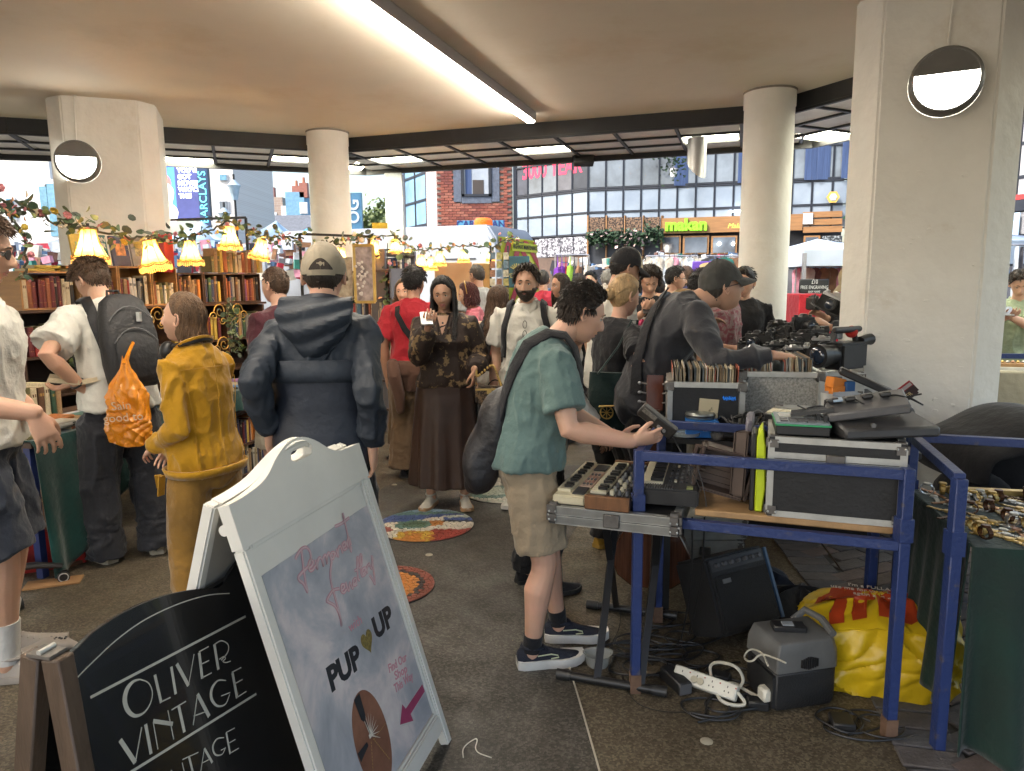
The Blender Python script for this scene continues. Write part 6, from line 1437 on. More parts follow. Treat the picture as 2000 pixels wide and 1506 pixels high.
# ---------------- music stall on the blue cart ----------------
BLUEP=M('blue_frame_paint',(.024,.046,.165),.45,var=.15,vs=16,col2=(.10,.085,.085),thr=(.60,.74),det=9,bump=.2,bs=60)
RUST=M('rust_patch',(.14,.08,.05),.8,var=.5,vs=14)
ALU=M('aluminium_edge',(.50,.50,.47),.38,.55,var=.18,vs=12)
CORN=M('corner_steel',(.16,.15,.14),.42,.7,var=.3,vs=20)
BLKP=M('black_panel',(.012,.012,.013),.5,var=.4,vs=5,bump=.1,bs=80)
BPL=M('black_gear',(.02,.02,.021),.38,var=.3,vs=10);GPL=M('grey_gear',(.10,.10,.105),.45,var=.2);DGP=M('dark_grey_gear',(.045,.045,.048),.45,var=.25)
KEYW=M('ivory_key',(.62,.57,.42),.35,var=.08);KEYB=M('ebony_key',(.012,.012,.012),.3)
PLY=M('plywood',(.40,.24,.11),.6,var=.25,vs=4,st=(1,8,1),bump=.1,bs=30)
F0=G(1240,1350);F1=G(1735,1440);ce=(F1-F0).normalized();cn_=V((-ce.y,ce.x,0));CL=(F1-F0).length;CD=.60;CT=.945
crot=Matrix((ce,cn_,V((0,0,1)))).transposed()
def cp_(s,d,z):return F0+ce*s+cn_*d+V((0,0,z))
t=thing('market_cart','blue steel framed market cart with plywood shelf loaded with audio gear','cart',cp_(CL/2,CD/2,0))
for s,d in((0,0),(CL,0),(0,CD),(CL,CD)):
 lg=MB().bar(cp_(s,d,.0),cp_(s,d,CT),.036,.036).obj('leg',BLUEP,t,bevel=.003);MB().bar(cp_(s,d,.0),cp_(s,d,.075),.040,.040).obj('worn_foot',RUST,lg)
 if d==0:MB().bar(cp_(s,d,.70),cp_(s,d,.78),.046,.046).obj('sleeve',BLUEP,lg,bevel=.002)
for a_,b_ in(((0,0),(CL,0)),((0,CD),(CL,CD)),((0,0),(0,CD)),((CL,0),(CL,CD))):
 for z in((CT-.02),.685):
  if z<.8 and a_==(0,0)and b_==(0,CD):continue
  MB().bar(cp_(*a_,z),cp_(*b_,z),.030,.034).obj('rail',BLUEP,t,bevel=.002)
mb=MB();pr=[(.20,.03),(CL-.03,.03),(CL+.015,.06),(CL+.02,CD-.05),(CL-.02,CD-.02),(.20,CD-.02)]
mb.prism(pr,.708,.732,Matrix.Translation(F0)@crot.to_4x4());mb.obj('shelf',PLY,t,bevel=.004)
def flight_case(c,size,rot,label,panel,lid=.28,name='flight_case',group=None,edge=.022,latch=True):
 """road case: panels, aluminium edging, corner balls, latch; c is the centre of its base"""
 sx,sy,sz=size;c=V(c);t=thing(name,label,'case',c,0,group);e=edge
 def w_(x,y,z):return c+rot@V((x,y,z))
 MB().box(w_(0,0,sz/2),(sx-.006,sy-.006,sz-.006),rot).obj('body',panel,t)
 al=MB()
 for x in(-1,1):
  for y in(-1,1):al.bar(w_(x*(sx/2-e/2),y*(sy/2-e/2),e),w_(x*(sx/2-e/2),y*(sy/2-e/2),sz-e),e,e,up=rot@V((0,1,0)))
 zl=sz*(1-lid)
 for z,h in((e/2,e),(sz-e/2,e),(zl-e*.55,e),(zl+e*.55,e)):
  for y in(-1,1):al.bar(w_(-sx/2+e,y*(sy/2-e/2),z),w_(sx/2-e,y*(sy/2-e/2),z),e*.99,h*.98)
  for x in(-1,1):al.bar(w_(x*(sx/2-e/2),-sy/2+e,z),w_(x*(sx/2-e/2),sy/2-e,z),e*.98,h*.98)
 al.obj('edging',ALU,t)
 for x in(-1,1):
  for y in(-1,1):
   for z in(.018,sz-.018):
    mb=MB();mb.box(w_(x*(sx/2-.020),y*(sy/2-.020),z+(0.006 if z<.1 else-.006)),(.052,.052,.052),rot);o=mb.obj('corner',CORN,t,bevel=.012,seg=2)
    for k in(-.012,.012):mb=MB();mb.sph(w_(x*(sx/2-.020)+k,y*(sy/2+.006),z),.0045,6,4);mb.obj('rivet',ALU,o)
 if latch:MB().box(w_(0,-sy/2-.004,zl),(.06,.012,.05),rot).obj('latch',CORN,t,bevel=.003)
 return t
flight_case(cp_(.655,.23,.733),(.43,.40,.285),crot,'large black panelled flight case on the plywood shelf',BLKP,.27)
flight_case(cp_(.70,.66,.733),(.46,.30,.27),crot,'battered silver flight case standing behind the large black one',ALU,.3)
# second table behind, under a dark cloth
TT=.86;tb=thing('stall_table','black clothed trestle table carrying the record crates and cables','table',cp_(.55,.95,0))
MB().box(cp_(.50,1.0,TT-.012),(1.05,.75,.024),crot).obj('tabletop',BLKP,tb)
for s in(.02,.98):
 for d in(.68,1.32):MB().bar(cp_(s,d,0),cp_(s,d,TT-.025),.035,.035).obj('leg',BLACK,tb)
# record crates
SLV=[M('sleeve_%d'%i,c,.7,var=.35,vs=25)for i,c in enumerate([(.52,.44,.30),(.42,.34,.22),(.30,.22,.13),(.56,.50,.40),(.20,.14,.09),(.36,.10,.06),(.10,.12,.13),(.5,.47,.42)])]
_sm=[]
for m_ in SLV:o=MB().box((0,0,.155),(.0032,.30,.31)).obj('sl',m_);_sm.append(o.data);bpy.data.objects.remove(o)
def record_crate(c,rot,sx,sy,sz,label,panel,nrec,ctx,hgt,tiltf):
 c=V(c);t=thing('record_crate',label,'crate',c);e=.02
 def w_(x,y,z):return c+rot@V((x,y,z))
 MB().box(w_(0,0,.008),(sx,sy,.016),rot).obj('base',panel,t)
 for y in(-1,1):MB().box(w_(0,y*(sy/2-.006),sz/2+.008),(sx-e,.012,sz-.02),rot).obj('side_panel',panel,t)
 for x in(-1,1):MB().box(w_(x*(sx/2-.006),0,sz/2+.008),(.012,sy-e,sz-.02),rot).obj('side_panel',panel,t)
 al=MB()
 for y in(-1,1):
  for z in(.010,sz):al.bar(w_(-sx/2,y*sy/2,z),w_(sx/2,y*sy/2,z),.024,.024)
  for x in(-1,1):al.bar(w_(x*sx/2,y*sy/2,.02),w_(x*sx/2,y*sy/2,sz-.01),.024,.024)
 for x in(-1,1):
  for z in(.010,sz):al.bar(w_(x*sx/2,-sy/2+.012,z),w_(x*sx/2,sy/2-.012,z),.0235,.0235)
 al.obj('edging',ALU,t)
 for x in(-1,1):MB().box(w_(x*sx/2,-sy/2-.004,sz-.008),(.05,.02,.05),rot).obj('corner',CORN,t,bevel=.008)
 rnd=random.Random(int(c.x*100));step=(sx-.05)/nrec
 for i in range(nrec):
  o=bpy.data.objects.new('record_sleeve',rnd.choice(_sm));COL.objects.link(o);x=-sx/2+.025+step*i;ti=tiltf(i/nrec)+rnd.gauss(0,1.2)
  o.matrix_world=Matrix.Translation(w_(x,rnd.uniform(-.006,.006),.02+hgt+rnd.uniform(-.008,.008)))@rot.to_4x4()@Matrix.Rotation(R_(ti),4,'Y');tag(o,'worn paper record sleeve packed upright in the '+ctx,'record','sleeves in the '+ctx)
 return t
rc1=P(1388,848,3.18);rot1=crot@Matrix.Rotation(R_(8),3,'Z');c1r=V((rc1.x,rc1.y+.15,TT+.002))
t=record_crate(c1r,rot1,.315,.33,.225,'black record crate with torn cream sticker and blue scribble',BLKP,62,'black record crate',-.03,lambda u:-2+3*u)
q=c1r+rot1@V((.015,-.175,.12));MB().box(q,(.085,.004,.085),rot1@Matrix.Rotation(R_(4),3,'Y')).obj('sticker',M('torn_sticker',(.50,.42,.26),.8,var=.7,vs=16,col2=(.58,.50,.33),thr=(.32,.4)),t)
mb=MB();rr_=random.Random(6);mb.tube([c1r+rot1@V((.075+.055*i/22,-.178,.165+.010*math.sin(i*1.9)+.004*rr_.random()))for i in range(23)],.0016,4);mb.obj('scribble',M('blue_ink',(.02,.18,.60),.5,emit=(.02,.2,.7),es=.1),t)
rc2=P(1527,832,3.28);c2r=V((rc2.x+.02,rc2.y+.16,TT+.002));GRAN=M('granite_panel',(.30,.295,.27),.6,var=.5,vs=110,col2=(.46,.45,.41))
record_crate(c2r,rot1,.345,.33,.255,'silver speckled record crate being flicked through by the capped man',GRAN,58,'silver record crate',.0,lambda u:-4+14*(u>.75)*(u-.75)+(8 if .45<u<.62 else 0))
# cameras on the far table
CT2=.88;cc=P(1570,720,4.3);cb_=V((cc.x,cc.y+.25,0));rotc=crot@Matrix.Rotation(R_(5),3,'Z');t=thing('camera_table','black draped table of second hand cameras before the white columns','table',cb_);MB().box(cb_+V((0,0,CT2/2)),(.95,.75,CT2),rotc).obj('drape',fab('camera_drape',(.018,.018,.02)),t,bevel=.02)
flight_case((P(1637,760,4.08).x,4.16,CT2+.002),(.30,.24,.145),rotc,'small silver equipment case under the camcorder',ALU,.35)
t=thing('display_tray','shallow black tray of old cameras on the camera table','tray',P(1490,700,4.25));q=P(1497,702,4.2);MB().box(q+V((0,.12,0)),(.36,.26,.05),rotc).obj('tray',BLKP,t,bevel=.006)
SILV=M('camera_silver',(.42,.42,.42),.3,.7,var=.1);LENSG=M('lens_glass',(.02,.03,.05),.04,spec=1.0);LEATH=M('leatherette',(.02,.02,.02),.6,bump=.4,bs=300)
def camera(p,yaw,kind,label,s=1.0,roll=0):
 t=thing('camera',label,'camera',p,0,'second hand cameras');rt=rotm(yaw,0,roll)
 def w_(x,y,z):return p+rt@(V((x,y,z))*s)
 B_=SILV if kind=='silver' else BPL
 MB().box(w_(0,0,.045),(.14*s,.05*s,.085*s),rt).obj('body',LEATH if kind!='compact' else GPL,t,bevel=.008*s,seg=2)
 MB().box(w_(0,0,.087),(.135*s,.046*s,.022*s),rt).obj('top_plate',B_,t,bevel=.004*s)
 if kind in('slr','silver'):
  mb=MB();q4=[w_(x,y,z)for z,k in((.09,1),(.118,.55))for x,y in((-.028*k,-.03*k),(.028*k,-.03*k),(.028*k,.028*k),(-.028*k,.028*k))];mb.loft([q4[:4],q4[4:]]);mb.obj('prism_hump',B_,t,bevel=.003*s)
 mb=MB();ax=rt@V((0,-1,0));mb.tube([w_(.0,-.02,.045),w_(0,-.045,.045),w_(0,-.046,.045),w_(0,-.075,.045),w_(0,-.076,.045),w_(0,-.10,.045)],[.034*s,.034*s,.031*s,.031*s,.033*s,.033*s],18);l_=mb.obj('lens',BPL,t);mb=MB();mb.sph(w_(0,-.098,.045),(.026*s,.010*s,.026*s),12,6,rt);mb.obj('front_element',LENSG,l_)
 for x,r in((-.05,.012),(.048,.010),(.028,.007)):mb=MB();mb.cyl(w_(x,0,.096),w_(x,0,.110),r*s,n=12);mb.obj('dial',B_,t)
 mb=MB();mb.tube([w_(-.07,0,.08),w_(-.10,-.03,.06),w_(-.09,-.06,.01),w_(-.02,-.10,.004),w_(.06,-.09,.004),w_(.10,-.04,.03),w_(.07,0,.08)],.006*s,6,flat=.3);mb.obj('strap',BPL,t)
CAMS=[(1468,694,4.25,20,'silver','small silver faced camera at the left end of the tray'),(1490,694,4.22,-10,'compact','grey compact camera second in the tray'),(1512,694,4.24,15,'slr','black reflex camera right in the tray'),(1505,668,4.45,60,'slr','black reflex camera standing at the back left'),(1530,664,4.5,-30,'slr','black camera with short lens in the middle of the heap'),(1548,655,4.5,40,'slr','black reflex camera below the tall one'),(1568,640,4.45,10,'slr','tall black camera perched highest on the heap'),(1575,690,4.15,70,'silver','silver camera lying before the flash boxes'),(1600,690,4.1,-20,'compact','flat grey cassette recorder beside the camcorder'),(1548,694,4.1,5,'silver','silver rangefinder facing the crates'),(1566,672,4.3,-50,'slr','black camera turned away at the centre'),(1478,672,4.5,-40,'slr','black camera behind the small silver one'),(1455,682,4.5,30,'compact','grey compact at the far left behind the tray'),(1530,690,4.28,-60,'slr','black camera lying just right of the tray'),(1590,664,4.35,30,'slr','black camera right of the leather case'),(1604,676,4.2,-15,'silver','silver camera tucked left of the camcorder'),(1585,650,4.6,80,'slr','black camera at the back below the red counter'),(1556,684,4.2,120,'compact','grey compact lying among the straps'),(1520,650,4.65,10,'slr','black camera at the back in front of the round column')]
for px,py,Y,yw,k,lb in CAMS:q=P(px,py,Y);camera(q-V((0,0,.03)),yw,k,lb,1.0 if k=='slr' else .8)
# stack that lifts the heap
t=thing('equipment_box','brown leather camera case under the tallest camera','box',P(1568,700,4.5));q=P(1566,678,4.5);MB().box(V((q.x,q.y,(q.z+CT2)/2+.01)),(.18,.14,q.z-CT2+.06),rotc).obj('case',M('brown_leather',(.10,.06,.035),.6,var=.4),t,bevel=.012,seg=2)
for px,w_c,lb in((1520,.2,'dark cardboard box under the middle cameras'),(1600,.14,'low black box before the leather case')):q=P(px,702,4.4);t=thing('equipment_box',lb,'box',q);MB().box(V((q.x,q.y,(q.z+CT2)/2)),(w_c,.2,q.z-CT2),rotc).obj('carton',DGP,t,bevel=.006)
# camcorder
q=P(1640,690,4.02);t=thing('camcorder','large black shoulder camcorder with red microphone cap','camcorder',q);rt=rotm(-58)
def wc(x,y,z):return q+rt@V((x,y,z))
MB().box(wc(.02,.02,-.01),(.13,.24,.15),rt).obj('body',BPL,t,bevel=.015,seg=2);mb=MB();mb.tube([wc(.02,-.09,.0),wc(.02,-.17,.0),wc(.02,-.171,.0),wc(.02,-.24,0)],[.055,.055,.062,.066],20);l_=mb.obj('lens',BPL,t);mb=MB();mb.sph(wc(.02,-.235,0),(.052,.02,.052),14,6,rt);mb.obj('front_element',LENSG,l_)
mb=MB();mb.tube([wc(.02,-.10,.07),wc(.02,-.09,.13),wc(.02,.09,.13),wc(.02,.11,.07)],.016,8);mb.obj('handle',BPL,t);mb=MB();mb.tube([wc(.07,-.16,.14),wc(.07,.06,.14)],[.017,.017],12,round_ends=True);m_=mb.obj('microphone',DGP,t);q3=P(1663,648,3.98);mb=MB();mb.sph(q3,(.034,.034,.034),14,9);mb.obj('red_cap',M('red_foam',(.55,.03,.02),.8,bump=.3,bs=200),m_)
MB().box(wc(-.06,.03,.01),(.02,.10,.09),rt).obj('screen',M('blue_black_screen',(.015,.02,.05),.15),t,bevel=.004);mb=MB();mb.tube([wc(.03,.14,.06),wc(.03,.20,.07),wc(.03,.24,.07)],[.03,.03,.034],14);mb.obj('viewfinder',BPL,t)
for i in range(3):mb=MB();mb.box(wc(-.048,.09,-.05+.04*i),(.01,.05,.02),rt);mb.obj('switch',GPL,t)
t=thing('flash_unit','clear topped silver flash unit standing on the camcorder side','flash',P(1638,648,4.1));q=P(1636,650,4.1);MB().box(q,(.05,.04,.07),rotm(20)).obj('body',SILV,t,bevel=.005);MB().box(q+V((-.01,-.022,.01)),(.036,.006,.03),rotm(20)).obj('window',M('flash_window',(.5,.6,.7),.1),t)
def cable(pts,r,mat,label,name='cable',group=None,sm=3):
 pts=smooth_poly([V(p)for p in pts],sm);mb=MB();mb.tube(pts,r,6);o=mb.obj(name,mat);tag(o,label,'cable',group);return o
CBK=M('cable_black',(.012,.012,.013),.45);CWH=M('cable_white',(.52,.50,.42),.45)
# gear on the big case
q=cp_(.545,.16,1.019);t=thing('drum_machine','grey sampler with green trim and pale screen on the large case','sampler',q);rt=crot@Matrix.Rotation(R_(3),3,'Z')
def wd(x,y,z):return q+rt@V((x,y,z))
MB().box(wd(0,0,.018),(.175,.21,.034),rt).obj('body',BPL,t,bevel=.004);MB().box(wd(0,0,.037),(.18,.214,.006),rt).obj('trim',M('green_trim',(.03,.30,.12),.4),t);MB().box(wd(0,0,.0425),(.172,.206,.006),rt).obj('top_plate',M('sampler_grey',(.20,.24,.27),.4),t);MB().box(wd(-.03,.03,.047),(.085,.06,.004),rt).obj('screen',M('pale_lcd',(.45,.45,.41),.25),t)
for i in range(4):
 for j in range(3):MB().box(wd(.035+.012*i,.07-.016*j,.048),(.009,.010,.005),rt).obj('button',GPL,t)
for i in range(2):MB().box(wd(.055+.02*i,-.03-.03*i,.056),(.012,.02,.022),rt).obj('fader',BPL,t)
for i in range(4):
 for j in range(2):MB().box(wd(-.06+.03*i,-.045-.03*j,.048),(.024,.024,.005),rt).obj('pad',GPL,t)
def wedge(c,rot,sx,sy,h0,h1,mat):
 pts=[(-sx/2,-sy/2,0),(sx/2,-sy/2,0),(sx/2,sy/2,0),(-sx/2,sy/2,0),(-sx/2,-sy/2,h0),(sx/2,-sy/2,h0),(sx/2,sy/2,h1),(-sx/2,sy/2,h1)];mb=MB();return mb.add([c+rot@V(p)for p in pts],[(0,3,2,1),(4,5,6,7),(0,1,5,4),(2,3,7,6),(1,2,6,5),(3,0,4,7)])
q=cp_(.80,.17,1.019);t=thing('effects_unit','dark grey guitar multi effects floor unit hanging over the case corner','effects unit',q);rt=crot@Matrix.Rotation(R_(13),3,'Z')@Matrix.Rotation(R_(-5),3,'X')@Matrix.Rotation(R_(-3),3,'Y')
wedge(q,rt,.30,.24,.035,.075,DGP).obj('body',DGP,t,bevel=.008)
rt0=rt;rt=rt@Matrix.Rotation(R_(-16),3,'Z')@Matrix.Rotation(R_(-7),3,'Y');q2=q+rt0@V((-.03,.02,.075));wedge(q2,rt@Matrix.Rotation(R_(8),3,'X'),.26,.17,.03,.05,DGP).obj('top_unit',GPL,t,bevel=.006)
for i in range(4):MB().box(q2+rt@V((-.10+.055*i,.015-.012*(i%2),.056)),(.035,.05,.016),rt).obj('slider',BPL,t,bevel=.004)
for i in range(5):MB().box(q2+rt@V((-.175,.05-.03*i,.03)),(.14,.010,.012),rt).obj('grille_bar',BPL,t)
MB().box(q2+rt@V((-.085,.02,.056)),(.03,.12,.006),rt).obj('label_strip',M('blue_grey_strip',(.25,.35,.48),.4),t)
rt=rt0;mb=MB();mb.cyl(q+rt@V((-.06,-.122,.045)),q+rt@V((-.06,-.112,.045)),.008,n=10);mb.obj('jack_socket',CORN,t)
q=cp_(.79,.52,1.02);t=thing('expression_pedal','black wah pedal with blue grey tread on the rear case','pedal',q);rt=crot@Matrix.Rotation(R_(35),3,'Z');wedge(q,rt,.12,.24,.03,.05,BPL).obj('base',BPL,t,bevel=.006);wedge(q+V((0,0,.045)),rt@Matrix.Rotation(R_(9),3,'X'),.11,.23,.018,.018,GPL).obj('treadle',M('tread_blue',(.16,.20,.26),.4),t,bevel=.004)
for i,(px,py,m_,lb,sz,yw)in enumerate([(1632,748,'orange_box','upper orange print box tilted on the pile',(.075,.045,.045),25),(1630,770,'orange_box','lower orange print box with black lettering',(.06,.055,.075),10),(1656,762,'blue_gadget','upright dark blue gadget beside the orange boxes',(.045,.035,.075),15)]):
 q=P(px,py,2.95);t=thing('small_box',lb,'box',q);MB().box(q,sz,rotm(yw,0,12 if i==0 else 0)).obj('carton',M(m_,{'orange_box':(.65,.20,.02),'blue_gadget':(.02,.09,.25)}[m_],.45),t,bevel=.003)
 if i==1:text('lettering','got',BLACK,t,frame(q+rotm(yw)@V((0,-.0285,0)),rotm(yw)@V((1,0,0)),(0,0,1)),.035,.0006)
q=P(1625,790,2.9);t=thing('plastic_cup','frosted white plastic beaker under the orange boxes','cup',q);mb=MB();mb.lathe([(.035,-.07),(.045,.05),(.043,.05),(.033,-.066)],18,q,cap=False);mb.obj('beaker',M('frosted_plastic',(.55,.56,.55),.3,alpha=.8),t)
q=P(1690,745,2.95);t=thing('pedal_board','long black foot pedal leaning over the orange boxes','pedal',q);MB().box(q,(.22,.075,.03),rotm(-20,0,24)).obj('body',BPL,t,bevel=.006)
q=P(1755,778,2.62);t=thing('harmonica_case','open red lined harmonica case propped at the pile top','case',q);rt=rotm(-8,25,-38);MB().box(q,(.15,.035,.055),rt).obj('shell',M('black_case',(.025,.012,.012),.4),t,bevel=.008,seg=2);MB().box(q+rt@V((0,-.012,.018)),(.135,.02,.022),rt).obj('red_lining',M('red_velvet',(.25,.01,.02),.8,sheen=.6),t);MB().box(q+rt@V((0,-.024,.016)),(.12,.010,.012),rt).obj('harmonica',SILV,t);text('lettering','HOHNER',M('gold_ink',(.5,.4,.2),.4),t,frame(q+rt@V((0,-.0185,-.012)),rt@V((1,0,0)),rt@V((0,0,1))),.02,.0005)
t=thing('equipment_bag','soft black gadget bag under the harmonica case','bag',P(1740,800,2.75));q=P(1735,815,2.72);mb=MB();mb.sph(q,(.11,.09,.07),14,9,rotm(20));mb.obj('bag',fab('gadget_bag',(.015,.015,.016)),t)
q=cp_(.60,.34,1.03);t=thing('mini_keyboard','small black keyboard lying askew behind the grey sampler','keyboard',q);rt=crot@Matrix.Rotation(R_(-24),3,'Z')@Matrix.Rotation(R_(6),3,'X');MB().box(q,(.34,.11,.03),rt).obj('body',BPL,t,bevel=.004)
for i in range(14):MB().box(q+rt@V((-.15+.0225*i,-.02,.018)),(.020,.06,.008),rt).obj('white_key',KEYW if i<9 else GPL,t)
for k in range(4):
 c=cp_(.60+.09*k,.20+.04*math.sin(k*3),1.05+.02*k);cable([c+V((.05*math.cos(a_*1.3+k)*(1+.3*math.sin(a_)),.05*math.sin(a_+k),.02*math.sin(a_*2)+.03))for a_ in np.linspace(0,7,12)],.003,CBK,('first','second','third','fourth')[k]+' coiled lead from the left on the large flight case pile')
# open brown case and lime edge standing on the shelf
BROWN=M('brown_plastic',(.085,.055,.042),.5,var=.2,vs=6)
q=cp_(.30,.16,.735);t=thing('tool_case','open dark brown plastic case leaning on the shelf','case',q);rt=crot@rotm(6,0,14);
def shell(c,rot,sx,sy,sz,th,mat,nm,par):
 mb=MB()
 def w_(x,y,z):return c+rot@V((x,y,z))
 mb.box(w_(0,sy/2,0),(sx,th,sz),rot)
 for x in(-1,1):mb.box(w_(x*(sx/2-th/2),0,0),(th,sy-.002,sz),rot)
 for z in(-1,1):mb.box(w_(0,-.001,z*(sz/2-th/2)),(sx-2*th,sy-.003,th),rot)
 return mb.obj(nm,mat,par,bevel=.006,seg=2)
shell(q+V((-.01,0,.115)),rt,.20,.09,.17,.012,BROWN,'tray',t);shell(q+V((.095,.03,.14)),crot@rotm(70,0,6),.20,.05,.24,.012,BROWN,'lid',t)
mb=MB();hq=q+rt@V((-.125,-.01,.13));mb.tube([hq+rt@V((.02,0,.05)),hq+rt@V((-.03,0,.045)),hq+rt@V((-.03,0,-.03)),hq+rt@V((.02,0,-.035))],.010,7);mb.obj('handle',BROWN,t)
for i in range(6):mb=MB();mb.box(q+V((-.01,0,.115))+rt@V((0,.035,-.06+.024*i)),(.17,.006,.004),rt);mb.obj('moulded_rib',BROWN,t)
q=cp_(.415,.12,.735);t=thing('lime_case','slim lime green and black case wedged upright beside the large case','case',q);mb=MB()
prof=[(-.012,0),(.014,0),(.022,.08),(.018,.24),(.006,.30),(-.012,.27)]
mb.loft([[q+crot@V((x,y,z))for x,z in prof]for y in(-.06,-.05,.08,.09)]);mb.obj('shell',M('lime_plastic',(.50,.62,.02),.4),t,bevel=.004);MB().box(q+crot@V((-.022,.015,.14)),(.018,.14,.28),crot).obj('black_side',BPL,t,bevel=.004)
q=cp_(.375,.30,.735);t=thing('folder_case','upright purple grey folder behind the lime case','case',q);MB().box(q+V((0,0,.15)),(.03,.22,.30),crot).obj('cover',M('mauve_cover',(.13,.12,.16),.5),t,bevel=.008)
# keyboards
def keyboard(c,rot,wx,ln,th,body,keyfrac,nwhite,label,name,keys_left=True,extras=None,side=None):
 """c: base centre of the near end; keys run away from the viewer along local y"""
 t=thing(name,label,'keyboard',c)
 def w_(x,y,z):return c+rot@V((x,y,z))
 MB().box(w_(0,ln/2,th/2),(wx,ln,th),rot).obj('body',body,t,bevel=.006,seg=2)
 kw=wx*keyfrac;x0=-wx/2+.006;y0,y1=ln*.10,ln*.97;kh=(y1-y0)/nwhite
 for i in range(nwhite):MB().box(w_(x0+kw/2,y0+kh*(i+.5),th+.004),(kw,kh*.93,.012),rot).obj('white_key',KEYW,t)
 for i in range(nwhite-1):
  if i%7 in(2,6):continue
  MB().box(w_(x0+kw*.70,y0+kh*(i+1),th+.014),(kw*.58,kh*.55,.014),rot).obj('black_key',KEYB,t)
 return t,w_
K0=G(1068,1023,.655);K1=G(1326,1052,.655);ke=(K1-K0);KL=ke.length;ke.normalize();ke.z=0;kn=V((-ke.y,ke.x,0));krot=Matrix((ke,kn,V((0,0,1)))).transposed()
t=flight_case(V((0,0,.655))+V((K0.x,K0.y,0))+ke*(KL/2)+kn*.31,(KL,.60,.068),krot,'flat aluminium edged keyboard case lying on the crossed stand',BLKP,.5,edge=.030)
ktop=.727
kp=V((K0.x,K0.y,0))
t,w_=keyboard(kp+ke*.075+kn*.03+V((0,0,ktop)),krot,.125,.50,.035,M('cream_plastic',(.60,.54,.38),.45),.40,15,'small cream toy keyboard at the left of the case','mini_keyboard')
MB().box(w_(.03,.07,.037),(.045,.09,.006),krot).obj('speaker_grille',DGP,t);MB().box(w_(.03,.42,.037),(.05,.09,.006),krot).obj('speaker_grille',DGP,t);MB().box(w_(.035,.24,.0365),(.05,.22,.004),krot).obj('control_panel',M('pale_panel',(.58,.42,.33),.5),t)
for i in range(5):
 for j in range(3):MB().box(w_(.02+.014*j,.16+.035*i,.041),(.008,.018,.005),krot).obj('button',M('dusty_red_key',(.4,.22,.17),.5)if i%2 else GPL,t)
t,w_=keyboard(kp+ke*.225+kn*.02+V((0,0,ktop)),krot,.165,.52,.040,BPL,.36,15,'vintage synthesizer with wooden cheek and white keys on the case','synthesizer')
MB().box(w_(0,-.008,.026),(.165,.018,.052),krot).obj('wooden_cheek',M('cheek_wood',(.17,.075,.03),.45,var=.3,vs=6,st=(10,1,1)),t,bevel=.003);MB().box(w_(0,.528,.026),(.165,.018,.052),krot).obj('wooden_cheek',MC['cheek_wood'],t,bevel=.003)
rnd=random.Random(12)
for i in range(9):
 for j in range(3):
  mb=MB();x,y=.005+.027*j,.06+.05*i
  if(i+j)%3==0:mb.box(w_(x,y,.049),(.014,.026,.018),krot)
  else:mb.cyl(w_(x,y,.04),w_(x,y,.058),.008,.006,10)
  mb.obj('knob',rnd.choice([BPL,SILV,GPL,KEYW]),t)
for i in range(3):MB().box(w_(.022*i,.27,.042),(.0025,.46,.004),krot).obj('panel_stripe',SILV,t)
q=cp_(.115,.0,.742);t,w_=keyboard(cp_(.105,.02,.738),crot@rotm(3),.215,.56,.062,BPL,.36,29,'black home keyboard with speaker grille on the left of the cart','keyboard')
krt=crot@rotm(3)
for i in range(13):MB().box(w_(-.095+.009*i,.028,.064),(.004,.050,.005),krt).obj('grille_slot',GPL,t)
MB().box(w_(.075,.03,.064),(.022,.028,.005),krt).obj('display',M('lcd_green',(.25,.27,.10),.3),t)
for i in range(8):
 for j in range(5):MB().box(w_(.0+.02*j,.11+.055*i,.0645),(.009,.022,.006),krt).obj('button',rnd.choice([BPL,GPL,GPL,KEYW])if j==1 else rnd.choice([BPL,DGP,GPL]),t)
# crossed stand
STB=M('stand_black',(.02,.02,.021),.35,.2);t=thing('keyboard_stand','black double braced crossed stand under the keyboard case','stand',(K0+K1)/2*1.0);
fa,fb_=G(1090,1316,.02),G(1300,1351,.02);ba,bb2=G(1148,1180,.02),G(1320,1202,.02)
for a_,b_ in((fa,fb_),(ba,bb2)):
 mb=MB();mb.tube([a_,b_],.017,10);o=mb.obj('foot_bar',STB,t)
 for p_,q_ in((a_,b_),(b_,a_)):mb=MB();d=(q_-p_).normalized();mb.tube([p_-d*.005,p_+d*.05],.021,10);mb.obj('rubber_end',BPL,o)
for s in(.34,.74):
 f_=fa.lerp(fb_,s+.03);b_=ba.lerp(bb2,s-.08);ft=f_+V((.06,.02,.62));bt=b_+V((-.02,.06,.62));ft=kp+ke*(KL*s)+kn*.12+V((0,0,.64));bt=kp+ke*(KL*s)+kn*.52+V((0,0,.64))
 MB().bar(f_,bt,.028,.028,up=(1,0,0)).obj('leg',STB,t);MB().bar(b_+V((.03,0,0)),ft+V((.03,0,0)),.028,.028,up=(1,0,0)).obj('leg',STB,t)
for d in(.12,.52):mb=MB();mb.tube([kp+ke*.06+kn*d+V((0,0,.643)),kp+ke*(KL-.06)+kn*d+V((0,0,.643))],.011,8);mb.obj('support_bar',STB,t)
